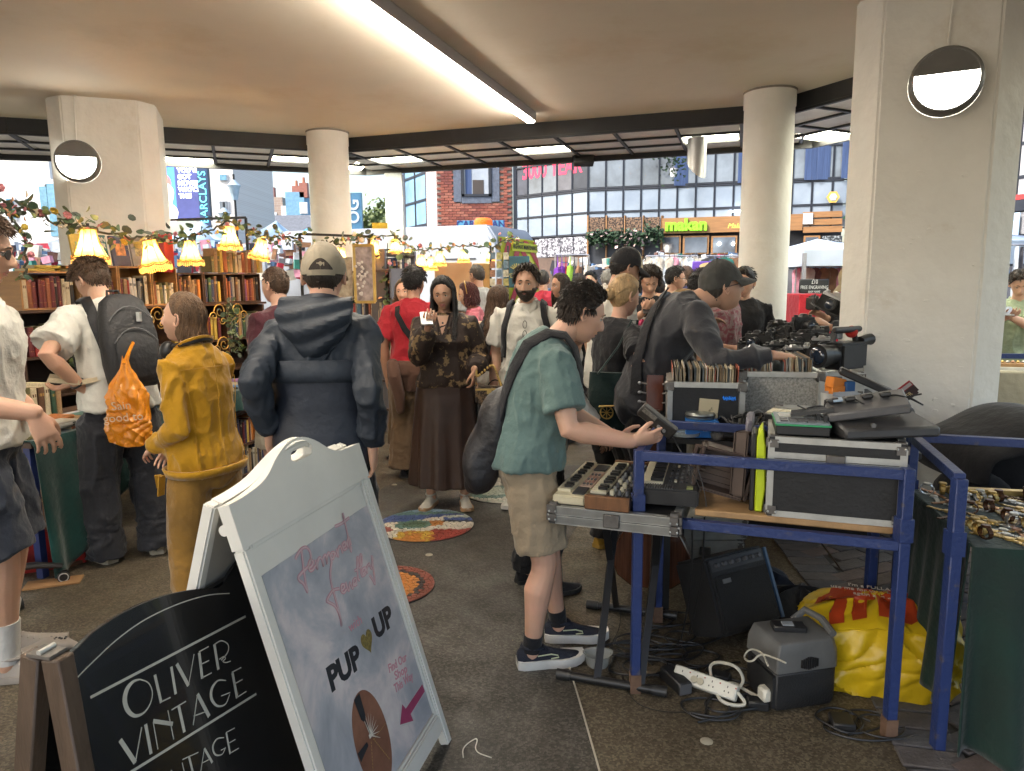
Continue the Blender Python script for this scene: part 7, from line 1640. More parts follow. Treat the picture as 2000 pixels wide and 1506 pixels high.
# acoustic guitar stood behind the stand
q=G(1276,1172);gb_=V((q.x,q.y+.06,.05));t=thing('acoustic_guitar','brown acoustic guitar standing upright behind the crossed stand','guitar',gb_);GW=M('guitar_wood',(.085,.032,.016),.25,var=.5,vs=5,st=(14,1,.6),coat=.5);gx=V((1,-.25,0)).normalized();gy=V((.25,1,0)).normalized()
pf=[(.0,0),(.10,.01),(.165,.06),(.19,.13),(.185,.19),(.15,.26),(.122,.31),(.125,.36),(.142,.41),(.135,.46),(.09,.495),(0,.5)]
mb=MB();pts=[(x,z)for x,z in pf]+[(-x,z)for x,z in reversed(pf[1:-1])]
mb.loft([[gb_+gx*x+gy*y+V((0,0,z))for x,z in pts]for y in(-.05,.05)]);mb.obj('body',GW,t,bevel=.006)
MB().bar(gb_+gy*-.055+V((0,0,.38)),gb_+gy*-.055+V((0,0,.90)),.05,.03).obj('neck',M('neck_wood',(.12,.05,.025),.4),t);hd=MB();hd.bar(gb_+gy*-.05+V((0,0,.895)),gb_+gy*-.03+V((0,0,1.06)),.075,.018);hd.obj('headstock',M('head_wood',(.13,.035,.018),.3),t)
for z in(.93,.975,1.02):
 for s in(-1,1):mb=MB();mb.tube([gb_+gy*-.045+gx*(s*.035)+V((0,0,z)),gb_+gy*-.045+gx*(s*.062)+V((0,0,z+.004))],.004,6);mb.sph(gb_+gy*-.045+gx*(s*.070)+V((0,0,z+.004)),(.010,.005,.008),8,5);mb.obj('tuning_peg',SILV,t)
# ---- cables and bits on the table edge
rnd=random.Random(17)
for k in range(9):
 c=cp_(.30+.028*k,.70+.03*math.sin(k*2),TT+.02);r=.05+.03*rnd.random();pts=[c+crot@V((r*math.cos(a_)*(1+.3*math.sin(k)),r*math.sin(a_),.03+.05*rnd.random()+.03*math.sin(a_*2+k)))for a_ in np.linspace(0,2*PI*rnd.uniform(.8,1.5),10)]
 cable(pts,rnd.choice([.003,.004,.0055]),CBK if k!=4 else M('cable_silver',(.45,.45,.45),.3,.6),'tangled lead heaped on the black clothed table beside the blue box',group='tangled leads on the table')
q=cp_(.16,.72,TT);t=thing('blue_box','bright blue printed box under a round silver disc','box',q);rt=crot@rotm(10);MB().box(q+V((0,0,.04)),(.14,.14,.075),rt).obj('carton',M('bright_blue',(.02,.17,.55),.4),t,bevel=.002);text('lettering','Drum Machine\nStereo',M('white_ink',(.7,.75,.8),.5),t,frame(q+rt@V((.02,-.0715,.045)),rt@V((1,0,0)),(0,0,1)),.014,.0004)
t=thing('film_tin','round silver lidded tin resting on the blue box','tin',q+V((0,0,.08)));mb=MB();mb.lathe([(.062,.079),(.066,.085),(.066,.098),(.060,.106),(.052,.104),(.03,.108),(.001,.108)],30,q+rt@V((-.005,.01,0)));mb.obj('tin',M('tin_silver',(.30,.32,.30),.3,.6,var=.25,vs=20),t);mb=MB();mb.lathe([(.0665,.088),(.068,.092),(.0665,.096)],30,q+rt@V((-.005,.01,0)),cap=False);mb.obj('rim',BPL,t)
q=cp_(.10,.64,TT);t=thing('clear_lid','clear plastic dish before the blue box','dish',q);mb=MB();mb.lathe([(.03,.004),(.06,.014),(.066,.03),(.063,.03),(.055,.016),(.001,.007)],24,q);mb.obj('dish',M('clear_plastic',(.45,.52,.55),.12,alpha=.55),t)
q=cp_(.235,.62,TT);t=thing('microphone','old microphone with mesh ball lying at the table edge','microphone',q);mb=MB();mb.sph(q+V((0,0,.028)),.027,14,10);mb.obj('mesh_ball',M('mic_mesh',(.22,.22,.22),.5,.6,bump=.8,bs=300),t);mb=MB();mb.tube([q+V((.02,.01,.028)),q+crot@V((.16,.05,.018))],[.018,.011],10);mb.obj('handle',DGP,t)
q=cp_(.39,.63,TT);t=thing('junction_box','small white and black adaptor box beside the tangled leads','adaptor',q);MB().box(q+V((0,0,.03)),(.08,.05,.055),crot).obj('housing',M('adaptor_white',(.5,.5,.47),.4),t,bevel=.004);mb=MB();mb.sph(q+V((0,-.01,.07)),(.022,.02,.02),10,6);mb.obj('knob',BPL,t)
# leads hanging from the cart to the floor
for k,(px0,py0,Y0,px1,py1,Y1,lb)in enumerate([(1352,1010,2.62,1330,1250,2.78,'black lead hanging from the home keyboard'),(1376,1010,2.6,1345,1240,2.8,'second black lead hanging beside the keyboard lead'),(1360,905,2.5,1378,1010,2.5,'thin grey lead trailing over the home keyboard'),(1600,1055,2.45,1640,1110,2.6,'short lead under the cart shelf')]):
 a_,b_=P(px0,py0,Y0),P(px1,py1,Y1);cable([a_,a_.lerp(b_,.3)+V((.015,0,-.02)),a_.lerp(b_,.7)+V((.02,.02,-.02)),b_],.0035 if k!=2 else .0016,CBK if k!=2 else GPL,lb)
# ---------------- under the cart
t=thing('guitar_amplifier','black guitar amplifier tipped back on the floor under the cart','amplifier',G(1410,1290));q=G(1432,1262);q=V((q.x,q.y+.10,0));rt=rotm(28)@Matrix.Rotation(R_(-24),3,'X')
mb=MB();mb.box(q+V((0,0,.205)),(.34,.21,.32),rt);mb.obj('cabinet',M('amp_tolex',(.014,.014,.015),.55,bump=.4,bs=220),t,bevel=.012,seg=2);MB().box(q+V((0,0,.205))+rt@V((0,-.107,-.03)),(.30,.008,.22),rt).obj('grille',M('amp_cloth',(.010,.010,.010),.8,bump=.6,bs=260),t);MB().box(q+V((0,0,.205))+rt@V((-.09,-.113,.055)),(.045,.004,.018),rt).obj('badge',M('badge',(.13,.13,.13),.4),t)
MB().box(q+V((0,0,.205))+rt@V((0,-.100,.125)),(.30,.012,.05),rt).obj('control_strip',DGP,t)
for i in range(7):mb=MB();c=q+V((0,0,.205))+rt@V((-.12+.04*i,-.105,.125));mb.cyl(c,c+rt@V((0,-.018,0)),.010,.008,10);mb.obj('knob',GPL,t)
MB().bar(q+V((0,0,.205))+rt@V((.170,-.105,-.15)),q+V((0,0,.205))+rt@V((.170,-.105,.15)),.012,.012).obj('edge_trim',M('blue_grey_trim',(.05,.09,.16),.35),t)
# heap of dark cloth behind the amplifier
def heap(c,rx,ry,rz,seed,n=40):
 mb=MB();rs=[]
 def fn(u,v):
  a_=u*2*PI;e=v*PI/2;r=1+.22*math.sin(3*a_+seed)*math.cos(e)+.12*math.sin(7*a_+seed*2+3*v)+.08*math.sin(13*a_+5*v);return c+V((rx*r*math.cos(a_)*math.cos(e),ry*r*math.sin(a_)*math.cos(e),rz*max(.0,math.sin(e))*(1+.15*math.sin(5*a_+seed))+.004))
 mb.grid(fn,64,18);return mb
for px,py,s,lb in((1475,1180,(.21,.20,.17),'dark navy coat heaped on the floor behind the amplifier'),(1560,1215,(.26,.16,.15),'black holdall slumped beside the navy coat')):
 q=G(px,py);t=thing('cloth_heap',lb,'clothes',q);heap(q,*s,px).obj('cloth',fab('heap_%d'%px,(.010,.014,.026)if px<1500 else(.009,.009,.011),bump=.8,bs=9),t)
# silver briefcases further back
for i,(px,py,w_c,lb)in enumerate(((1395,1120,.42,'lower silver briefcase on the floor behind the guitar'),(1390,1085,.40,'upper silver briefcase stacked behind the guitar'))):
 q=G(1395,1122);flight_case(V((q.x+.02*i,q.y+.3,.001+.135*i)),(w_c,.3,.13),rotm(-4+5*i),lb,ALU,.45,'briefcase',edge=.016)
# power strip, adapters, power station
q0,q1=G(1318,1318,.03),G(1440,1362,.03);t=thing('power_strip','white four socket power strip on the floor','power strip',(q0+q1)/2);d=(q1-q0).normalized();nn=V((-d.y,d.x,0));rt=Matrix((d,nn,V((0,0,1)))).transposed()@Matrix.Rotation(R_(-50),3,'X').transposed()
Lp=(q1-q0).length;rt=Matrix((d,nn,V((0,0,1)))).transposed()@Matrix.Rotation(R_(48),3,'X');pc=(q0+q1)/2+V((0,0,.012));MB().box(pc,(Lp,.058,.034),rt).obj('housing',M('strip_white',(.58,.57,.50),.4),t,bevel=.005)
for i in range(4):
 for j in((0,.010),(-.008,-.008),(.008,-.008)):MB().box(pc+rt@V((-Lp*.36+Lp*.24*i+j[0],j[1],.0172)),(.004,.006,.002)if j[0]else(.003,.008,.002),rt).obj('slot',BPL,t)
 mb=MB();mb.cyl(pc+rt@V((-Lp*.36+Lp*.24*i+.03,.014,.016)),pc+rt@V((-Lp*.36+Lp*.24*i+.03,.014,.0185)),.003,n=8);mb.obj('indicator',M('indicator',(.3,.05,.03),.4),t)
for s,e in((.35,0),(.45,0)):mb=MB();c=pc+rt@V((-Lp/2+Lp*s,-.005,.017));mb.cyl(c,c+rt@V((0,0,.006)),.013,n=16);mb.obj('socket_cover',M('socket_beige',(.42,.38,.28),.5),t)
cable([q1+V((0,0,.02)),G(1462,1380,.02),G(1410,1375,.02),G(1395,1345,.03),G(1430,1330,.03),G(1458,1350,.02),G(1490,1365,.02),G(1505,1350,.07)],.0065,CWH,'thick white mains flex from the power strip to the grey power station')
cable([G(1390,1325,.03),G(1385,1300,.06),G(1400,1292,.10),G(1440,1300,.12),G(1455,1330,.06),G(1440,1345,.03)],.006,CWH,'loop of white flex arching over the power strip')
cable([G(1500,1300,.22),G(1490,1275,.22),G(1465,1265,.2),G(1450,1285,.18),G(1468,1295,.2),G(1485,1275,.22),G(1520,1288,.24),G(1535,1295,.245)],.0035,CWH,'thin white charging lead looped above the power station',)
for i,(px,py,sz,yw,lb)in enumerate([(1322,1348,(.055,.14,.05),20,'black laptop power brick with grey end by the stand'),(1485,1392,(.075,.05,.035),-10,'black plug adaptor lying before the power station'),(1651,1428,(.075,.08,.03),-10,'square black adaptor on the floor by the yellow bag'),(1405,1335,(.05,.1,.03),60,'slim black power brick under the white flex')]):
 q=G(px,py);t=thing('power_adaptor',lb,'adaptor',q);MB().box(q+V((0,.03,sz[2]/2)),sz,rotm(yw)).obj('housing',BPL,t,bevel=.005)
 if i==0:MB().box(q+V((0,.03,sz[2]/2))+rotm(yw)@V((0,-.0715,0)),(.05,.004,.04),rotm(yw)).obj('grey_end',GPL,t)
q=G(1572,1400);q=V((q.x,q.y+.14,0));t=thing('power_station','grey topped portable power station with carry handle and vent','power station',q);rt=rotm(12)
def wp(x,y,z):return q+rt@V((x,y,z))
mb=MB();mb.loft([[wp(x*k,y*k,z)for x,y in((-.125,-.10),(.11,-.10),(.135,-.07),(.135,.10),(-.125,.10))]for z,k in((.004,.94),(.03,1),(.15,1))]);mb.obj('body',M('station_black',(.018,.018,.019),.5,bump=.2,bs=150),t,bevel=.006)
mb=MB();mb.loft([[wp(x*k,y*k,z)for x,y in((-.125,-.102),(.11,-.102),(.138,-.07),(.138,.102),(-.125,.102))]for z,k in((.15,1.0),(.155,1.02),(.21,1.0),(.255,.90),(.262,.86))]);mb.obj('cover',M('station_grey',(.135,.135,.13),.5),t,bevel=.006)
for i in range(8):MB().box(wp(-.03+.009*i,-.107,.185),(.004,.006,.05-.006*abs(i-3.5)),rt).obj('vent_slot',BPL,t)
mb=MB();mb.tube([wp(.06,.09,.25),wp(.11,.09,.285),wp(.118,0,.29),wp(.11,-.08,.27)],.014,8);mb.obj('handle',MC['station_grey'],t);mb=MB();mb.box(wp(-.13,-.02,.08),(.012,.15,.12),rt);mb.obj('socket_panel',BPL,t);MB().box(wp(-.145,-.06,.06),(.035,.05,.05),rt).obj('plug',M('plug_white',(.55,.53,.45),.4),t,bevel=.008)
t=thing('charger','black camera battery charger lying on the power station','charger',wp(-.02,.0,.27));MB().box(wp(-.02,-.0,.275),(.12,.055,.022),rt@rotm(-18)).obj('housing',BPL,t,bevel=.004);MB().box(wp(-.025,0,.288),(.04,.03,.004),rt@rotm(-18)).obj('label',M('charger_label',(.35,.38,.4),.5),t)
# loose black leads on the floor
rnd=random.Random(5);FLR=[(1250,1300,'lead looped round the blue leg'),(1360,1290,'black lead heaped at the amplifier foot'),(1440,1320,'lead tucked behind the white power strip'),(1530,1180,'lead lying over the navy coat edge'),(1300,1215,'lead under the rear foot of the stand'),(1660,1410,'lead coiled at the yellow bag corner'),(1230,1270,'coil of black lead inside the crossed stand'),(1275,1255,'looped black lead behind the blue leg'),(1330,1245,'black lead coiled under the guitar'),(1300,1275,'slack black lead running to the amplifier'),(1430,1375,'black lead snaking round the white power strip'),(1390,1385,'lead curled before the power strip'),(1590,1250,'lead draped behind the power station'),(1700,1420,'black lead from the square adaptor under the yellow bag')]
for i,(px,py,lb)in enumerate(FLR):
 q=G(px,py,.008);pts=[]
 for k in range(13):a_=k*.95+i;r=.05+.045*rnd.random();pts.append(q+V((r*1.6*math.cos(a_)+.012*(k-6),r*math.sin(a_)+rnd.uniform(-.01,.01),.004*(k%3))))
 cable(pts,.0042,CBK,lb)
cable([G(1205,1160,.35),G(1215,1220,.1),G(1190,1265,.01),G(1210,1300,.006),G(1230,1370,.005),G(1290,1392,.005),G(1370,1390,.005)],.0018,CBK,'thin black wire trailing across the tan floor from the stand')
q=G(1172,1318);t=thing('takeaway_tub','crumpled clear plastic tub on the floor in the stand','tub',q);mb=MB();rr_=random.Random(3);mb.loft([[q+V((k*.055*math.cos(a_)*(1+.1*math.sin(a_*3)),.07+k*.045*math.sin(a_),z))for a_ in np.linspace(0,2*PI,17)[:-1]]for z,k in((.002,.8),(.05,1.0),(.055,1.12),(.052,.98),(.006,.76))]);mb.obj('tub',M('cloudy_plastic',(.50,.52,.50),.2,alpha=.6),t)
# yellow carrier bag with red elephant shape
q=G(1735,1395);bcx=V((q.x+.07,q.y+.25,0));t=thing('carrier_bag','bulging yellow carrier bag with red elephant print under the cart','bag',bcx);YB=M('yellow_bag',(.62,.42,.012),.35,var=.12,vs=4,bump=.7,bs=7)
def bagp(u,v):
 a_=u*2*PI;ca_,sa_=math.cos(a_),math.sin(a_);k=1/max(.001,(abs(ca_)**3.2+abs(sa_)**3.2)**(1/3.2));e=v
 if e<.75:w_=.93+.10*math.sin(e/.75*PI);z=.004+.30*(e/.75);z-=.03*(1-ca_)*(e/.75)
 else:f=(e-.75)/.25;w_=.95*(1-f)**.9+.0;z=.304-.03*(1-ca_)*(1-f)+.035*f**.6
 p=bcx+rotm(-22)@V((.285*k*ca_*w_,.20*k*sa_*w_,0));n_=.010*math.sin(9*a_+12*e)*(1-abs(2*e-1))+.006*math.sin(17*a_-9*e)-.020*abs(math.sin(4*a_+6*e+2*math.sin(5*e+a_*3)))**.5+.012*abs(math.sin(7*a_-11*e+1.5*math.sin(9*e)))**.6;return p+V((ca_*n_,sa_*n_,z+.012*math.sin(5*a_+3)*(e>.3)))
mb=MB();mb.grid(bagp,150,60);mb.obj('bag',YB,t)
RB=M('bag_red',(.42,.05,.012),.4,var=.25,vs=9,bump=.5,bs=8)
def onbag(x,y):
# top face of the bag: local disc coordinates to the surface
 a_=math.atan2(y,x);r=min(.97,math.hypot(x,y));v=1-.25*r**1.1 if r<1 else .75;return bagp((a_/(2*PI))%1.0,v)+V((0,0,.004))
def patch(pts,name,mat,par):
 mb=MB();c=(sum(p[0]for p in pts)/len(pts),sum(p[1]for p in pts)/len(pts));R=7;n=len(pts);vs_=[onbag(*c)]
 for i in range(1,R+1):vs_+=[onbag(c[0]+(p[0]-c[0])*i/R,c[1]+(p[1]-c[1])*i/R)for p in pts]
 fs_=[(0,1+j,1+(j+1)%n)for j in range(n)]
 for i in range(R-1):fs_+=[(1+i*n+j,1+(i+1)*n+j,1+(i+1)*n+(j+1)%n,1+i*n+(j+1)%n)for j in range(n)]
 mb.add(vs_,fs_);return mb.obj(name,mat,par,rec=False)
body_=[(-.05+.66*math.cos(a_),.10+.52*math.sin(a_)*(1 if math.sin(a_)>0 else .6))for a_ in np.linspace(0,2*PI,33)[:-1]]
patch(body_,'elephant_print',RB,t)
for x in(-.58,-.33,-.02,.22):patch([(x,-.75),(x+.16,-.75),(x+.17,-.5),(x+.18,-.1),(x,-.1),(x,-.5)],'elephant_print',RB,t)
patch([(-.70,.28),(-.55,.3),(-.72,-.05),(-.80,-.22),(-.88,-.15),(-.80,.05)],'elephant_print',RB,t)
fm_=frame(onbag(-.02,.12)+V((0,-.01,.016)),rotm(-22)@V((1,0,0)),V((0,.95,.12)));text('lettering',"I'm a FULLABAG\nuse me for very heavy loads\nagain and again",M('bag_white',(.62,.55,.45),.5),t,fm_,.030,.0006)
# cup and tub behind the bag
q=G(1668,1232);t=thing('coffee_cup','ridged black paper coffee cup lying on its side','cup',q);ax=V((.8,.5,.25)).normalized();mt_=ax.to_track_quat('Z','Y').to_matrix();o_=V((q.x,q.y+.05,.045));mb=MB();mb.lathe([(.03+.013*z/.11+(.0012 if i%2 else 0),z)for i,z in enumerate(np.linspace(0,.11,24))]+[(.046,.112),(.043,.113),(.0415,.108),(.001,.02)],28,o_,mt_);mb.obj('cup',M('cup_black',(.025,.025,.028),.6),t);mb=MB();mb.lathe([(.0455,.109),(.0475,.112),(.0455,.115)],24,o_,mt_,cap=False);mb.obj('rim',M('cup_rim',(.5,.48,.42),.6),t)
q=G(1806,1240);t=thing('plastic_tub','clear plastic storage tub behind the yellow bag','tub',q);mb=MB();c=V((q.x,q.y+.1,0));mb.loft([[c+V((x*k,y*k,z))for x,y in((-.10,-.07),(.10,-.07),(.10,.07),(-.10,.07))]for z,k in((.004,.9),(.11,1),(.115,1.06),(.112,.97),(.01,.86))]);mb.obj('tub',M('clear_tub',(.40,.46,.48),.15,alpha=.5),t)
# ---------------- watch stall at the right
W0=G(1830,1465);tpz=.72
we=V((.975,-.22,0)).normalized();wn=V((-we.y,we.x,0));wrot=Matrix((we,wn,V((0,0,1)))).transposed()
def wp_(s,d,z):return W0+we*s+wn*d+V((0,0,z))
t=thing('rail_stand','blue steel rail frame around the green watch table','frame',W0);bx_=G(1795,845,.93)
for p in(wp_(0,0,0),wp_(.05,.62,0)):lg=MB().bar(p,p+V((0,0,.93)),.037,.037).obj('leg',BLUEP,t,bevel=.003);MB().bar(p+V((0,0,.68)),p+V((0,0,.76)),.046,.046).obj('sleeve',RUST if p==0 else BLUEP,lg)
MB().bar(wp_(0,0,.93),wp_(.05,.62,.93),.034,.032).obj('rail',BLUEP,t,bevel=.002);MB().bar(wp_(.05,.62,.93),wp_(1.2,.50,.93),.034,.032).obj('rail',BLUEP,t,bevel=.002)
t=thing('watch_table','table of wrist watches under deep green cloth','table',wp_(.6,.35,0))
def wcl(u,v):
 s=.045+u*1.2
 if v<.35:return wp_(s,.60-.60*v/.35+.01*math.sin(u*30)*(v>.3),tpz+.0025*math.sin(u*40)*math.sin(v*30))
 k=(v-.35)/.65;return wp_(s+.03*k*math.sin(u*9),-.005-.03*k+(.055*math.sin(u*30+2*math.sin(u*11))*k)-.012,tpz-(tpz-.02)*k-.006)
mb=MB();mb.grid(wcl,120,40);mb.obj('green_cloth',M('green_cloth',(.003,.023,.017),.85,var=.35,vs=4,sheen=.15,bump=.3,bs=30),t,rec=False,solid=.006)
def wl(u,v):return wp_(.045+.012*math.sin(u*34)*v-.03*v,u*.62,tpz-v*.60)
mb=MB();mb.grid(wl,60,24);mb.obj('cloth_side',MC['green_cloth'],t,rec=False,solid=.005)
MB().box(wp_(.65,.30,tpz-.018),(1.15,.55,.02),wrot).obj('tabletop',DKW,t)
WG=[M('watch_'+k,c,.3,.8,var=.2)for k,c in dict(gold=(.60,.42,.15),steel=(.5,.5,.48),rose=(.5,.28,.18),leather=(.10,.05,.03)).items()];DIAL=M('watch_dial',(.55,.52,.42),.3)
def watchmesh(mt,coil):
 mb=MB();seg=14;mb.cur=0
 for i in range(seg):
  u=(i+.5)/seg
  if abs(u-.5)<.08:continue
  if coil:a_=u*2*PI-PI/2;p=V((0,.030*math.cos(a_),.027+.024*math.sin(a_)));rt=Matrix.Rotation(a_+PI/2,3,'X')
  else:p=V((.006*math.sin(u*5),(u-.5)*.19,.0035));rt=Matrix.Identity(3)
  mb.box(p,(.016+.004*(1-abs(u-.5)*2),.0108,.0045),rt)
 zz=.052 if coil else .004;mb.lathe([(.015,-.003),(.018,0),(.018,.005),(.0155,.0075)],16,(0,0,zz));mb.cur=1;mb.lathe([(.0150,.0070),(.0005,.0074)],16,(0,0,zz));o=mb.obj('w',[WG[mt],DIAL]);me=o.data;bpy.data.objects.remove(o);return me
WMS=[watchmesh(m_,c)for m_ in range(4)for c in(0,0,1)]
rnd=random.Random(33);wnames=['gold','steel','rose gold','brown leather']
WD={0:'laid flat',1:'laid flat',2:'standing in a loop'}
spots=[]
tries=0
while len(spots)<110 and tries<6000:
 tries+=1;s,d=rnd.uniform(.08,.62),rnd.uniform(.03,.56)
 if all((s-a_)**2+(d-b_)**2>.0011 for a_,b_ in spots):spots.append((s,d))
for s,d in spots:
 k=rnd.choice([0,1,2,0,1,3,4,5,6,9,11,2]);o=bpy.data.objects.new('wrist_watch',WMS[k]);COL.objects.link(o);o.matrix_world=Matrix.Translation(wp_(s,d,tpz+.004))@Matrix.Rotation(rnd.gauss(.3,.7),4,'Z')@Matrix.Scale(.8,4)
 row='front' if d<.15 else 'middle' if d<.36 else 'rear';tag(o,'%s wrist watch %s on the green table, %s row, %s'%(wnames[k//3],WD[k%3],row,'post side' if s<.25 else 'right side' if s>.45 else 'centre'),'watch','wrist watches on the green table')
t=thing('gold_ruler','flat gold coloured bar along the back of the watches','bar',wp_(.55,.57,tpz+.01));MB().box(wp_(.48,.585,tpz+.014),(.62,.03,.02),wrot).obj('bar',WG[0],t)
# pushchair with black rain hood behind the watch table
q=G(1822,1196);pc=V((q.x+.22,q.y+.12,0));t=thing('pushchair','black pushchair with its hood up behind the watch table','pushchair',pc);PF=fab('hood_black',(.010,.010,.012),bump=.3)
mb=MB()
def hood(u,v):
 a_=PI*(-.05+1.1*u);b_=(v-.5)*PI*.98;return pc+V((.26,.12,.66))+V((.36*math.cos(a_)*(.85+.15*math.cos(b_)),.30*math.sin(b_),.26*math.sin(a_)*(.6+.4*math.cos(b_))+.02*math.sin(u*16)))
mb.grid(hood,40,24);mb.obj('hood',PF,t,rec=False,solid=.01);mb=MB();mb.sph(pc+V((.28,.12,.58)),(.34,.25,.18),22,12,rotm(0,0,8));mb.obj('seat',PF,t);mb=MB();mb.sph(pc+V((.0,.0,.52)),(.16,.2,.14),16,10);mb.obj('footmuff',PF,t)
for x,y,r in((-.14,0,.10),(-.06,.30,.10),(.45,-.05,.13),(.5,.32,.13)):
 c=pc+V((x,y,r));mb=MB();mb.tube([c+V((math.cos(a_)*(r-.02),0,math.sin(a_)*(r-.02)))for a_ in np.linspace(0,2*PI,25)[:-1]],.019,8,closed=True);wh=mb.obj('wheel',M('tyre_black',(.015,.015,.016),.7),t);mb=MB();mb.cyl(c-V((0,.015,0)),c+V((0,.015,0)),.025,n=12)
 for k in range(5):a_=k*2*PI/5;mb.bar(c,c+V((math.cos(a_)*(r-.03),0,math.sin(a_)*(r-.03))),.014,.012,up=(0,1,0))
 mb.obj('spokes',GPL,wh)
mb=MB();mb.tube([pc+V((-.14,0,.1)),pc+V((-.02,.05,.35)),pc+V((.3,.1,.55))],.016,8);mb.tube([pc+V((-.06,.3,.1)),pc+V((.02,.25,.35)),pc+V((.3,.2,.55))],.016,8);mb.tube([pc+V((.45,-.05,.13)),pc+V((.25,.05,.5)),pc+V((.7,.05,.98)),pc+V((.7,.25,.98)),pc+V((.25,.25,.5)),pc+V((.5,.32,.13))],.015,8);mb.obj('chassis',GPL,t)
# beige clothed table beyond the big column
q=P(1985,728,5.4);t=thing('cloth_table','table under crumpled beige cloth beyond the broad right column','table',(q.x+.35,q.y,0));MB().box((q.x+.35,q.y+.3,q.z/2),(1.3,.6,q.z),rotm(-15)).obj('cloth',fab('beige_cloth',(.38,.34,.25),bump=.9,bs=9),t,bevel=.015)
MB().box((q.x+.3,q.y+.25,q.z+.012),(.7,.3,.02),rotm(-15)).obj('paper',M('white_sheet',(.6,.58,.55),.6),t);t=thing('jewellery_tray','tan tray of small trinkets on the beige clothed table','tray',(q.x+.25,q.y+.2,q.z+.03));MB().box((q.x+.2,q.y+.22,q.z+.035),(.35,.15,.025),rotm(-15)).obj('tray',M('tray_tan',(.35,.2,.09),.6),t)
for k in range(9):mb=MB();mb.sph((q.x+.06+.035*k,q.y+.25-.009*k,q.z+.058),(.014,.014,.010),8,5);mb.obj('trinket',WG[k%3],t)
q0=P(1930,695,5.2);t=thing('stall_rail','blue steel rail before the seated man in green','rail',q0);MB().bar(q0,q0+V((1.0,-.2,0)),.035).obj('rail',BLUEP,t);MB().bar(q0+V((.02,0,0)),V((q0.x+.02,q0.y,0)),.035).obj('post',BLUEP,t)
# litter on the floor
mb=MB();rnd=random.Random(41)
for i in range(170):
 q=V((rnd.uniform(-2.6,1.3),rnd.uniform(1.9,5.5),.0052));a_=rnd.uniform(0,6.3);s_=rnd.uniform(.002,.007);d=V((math.cos(a_),math.sin(a_),.15))*s_;e=V((-math.sin(a_),math.cos(a_),.0))*s_*rnd.uniform(.3,.9);mb.add([q-d,q+e,q+d+V((0,0,s_*.4)),q-e],[(0,1,2,3)])
mb.obj('litter',M('litter_flecks',(.20,.17,.12),.8,var=.6,vs=3),None,kind='stuff',rec=False)
cable([G(905,1480,.005),G(903,1462,.005),G(918,1448,.006),G(935,1440,.005),G(925,1468,.005),G(960,1480,.005)],.002,M('tie_white',(.6,.58,.52),.5),'thin white cable tie dropped on the dark path')
for px,py,lb in((770,948,'flattened pale chewing gum spot on the path by the round mosaic'),(838,1085,'small pale gum spot between the two near mosaics'),(160,1268,'gum spot on the tan floor near the pale clog'),(640,1000,'pale gum spot behind the white sign'),(1380,1450,'gum spot before the power strip')):
 q=G(px,py);mb=MB();mb.lathe([(.022,.0045),(.018,.007),(.001,.0075)],12,q);tag(mb.obj('gum_spot',M('gum',(.30,.28,.22),.8,var=.4)),lb,'gum')
# ---------------- the two A boards in front ----------------
from mathutils.geometry import tessellate_polygon
class Plane:
 def __init__(s,o,x,y):s.o=V(o);s.x=V(x).normalized();y=V(y);s.n=s.x.cross(y).normalized();s.y=s.n.cross(s.x)
 def uv(s,px,py):
  d=ray(px,py);c=V((0,0,CAM_H));t_=(s.o-c).dot(s.n)/d.dot(s.n);p=c+d*t_-s.o;return(p.dot(s.x),p.dot(s.y))
 def at(s,u,v,n=0.0):return s.o+s.x*u+s.y*v+s.n*n
 def stroke(s,mb,pts,wd,off,px=True,h=.0008):
  q=[s.uv(*p)if px else p for p in pts];k=len(q);wd=list(wd)if hasattr(wd,'__len__')else[wd]*k;L_,R2=[],[]
  for i,p in enumerate(q):
   a_,b_=q[max(i-1,0)],q[min(i+1,k-1)];dx,dy=b_[0]-a_[0],b_[1]-a_[1];l=math.hypot(dx,dy)or 1;nx,ny=-dy/l,dx/l
   L_.append((p[0]+nx*wd[i]/2,p[1]+ny*wd[i]/2));R2.append((p[0]-nx*wd[i]/2,p[1]-ny*wd[i]/2))
  for i in range(k-1):mb.add([s.at(*L_[i],off+h),s.at(*R2[i],off+h),s.at(*R2[i+1],off+h),s.at(*L_[i+1],off+h)],[(0,1,2,3)])
 def solid(s,outer_,hole=None,n0=0,n1=.02):
  loops=[outer_]+([hole]if hole else[]);flat=[p for l in loops for p in l];tr=tessellate_polygon([[V((p[0],p[1],0))for p in l]for l in loops]);mb=MB();k=len(flat)
  mb.add([s.at(*p,n1)for p in flat]+[s.at(*p,n0)for p in flat],[tuple(t_)for t_ in tr]+[tuple(k+i for i in reversed(t_))for t_ in tr]);o_=0
  for l in loops:
   m_=len(l);mb.f+=[(o_+i,o_+(i+1)%m_,k+o_+(i+1)%m_,k+o_+i)for i in range(m_)];mb.mi+=[0]*m_;o_+=m_
  return mb
def catmull(pts,n=5):
 out=[];k=len(pts)
 for i in range(k-1):
  p0,p1,p2,p3=pts[max(i-1,0)],pts[i],pts[i+1],pts[min(i+2,k-1)]
  for j in range(n):
   t_=j/n;out.append(tuple(.5*(2*p1[c]+(p2[c]-p0[c])*t_+(2*p0[c]-5*p1[c]+4*p2[c]-p3[c])*t_*t_+(3*p1[c]-p0[c]-3*p2[c]+p3[c])*t_**3)for c in(0,1)))
 return out+[tuple(pts[-1])]
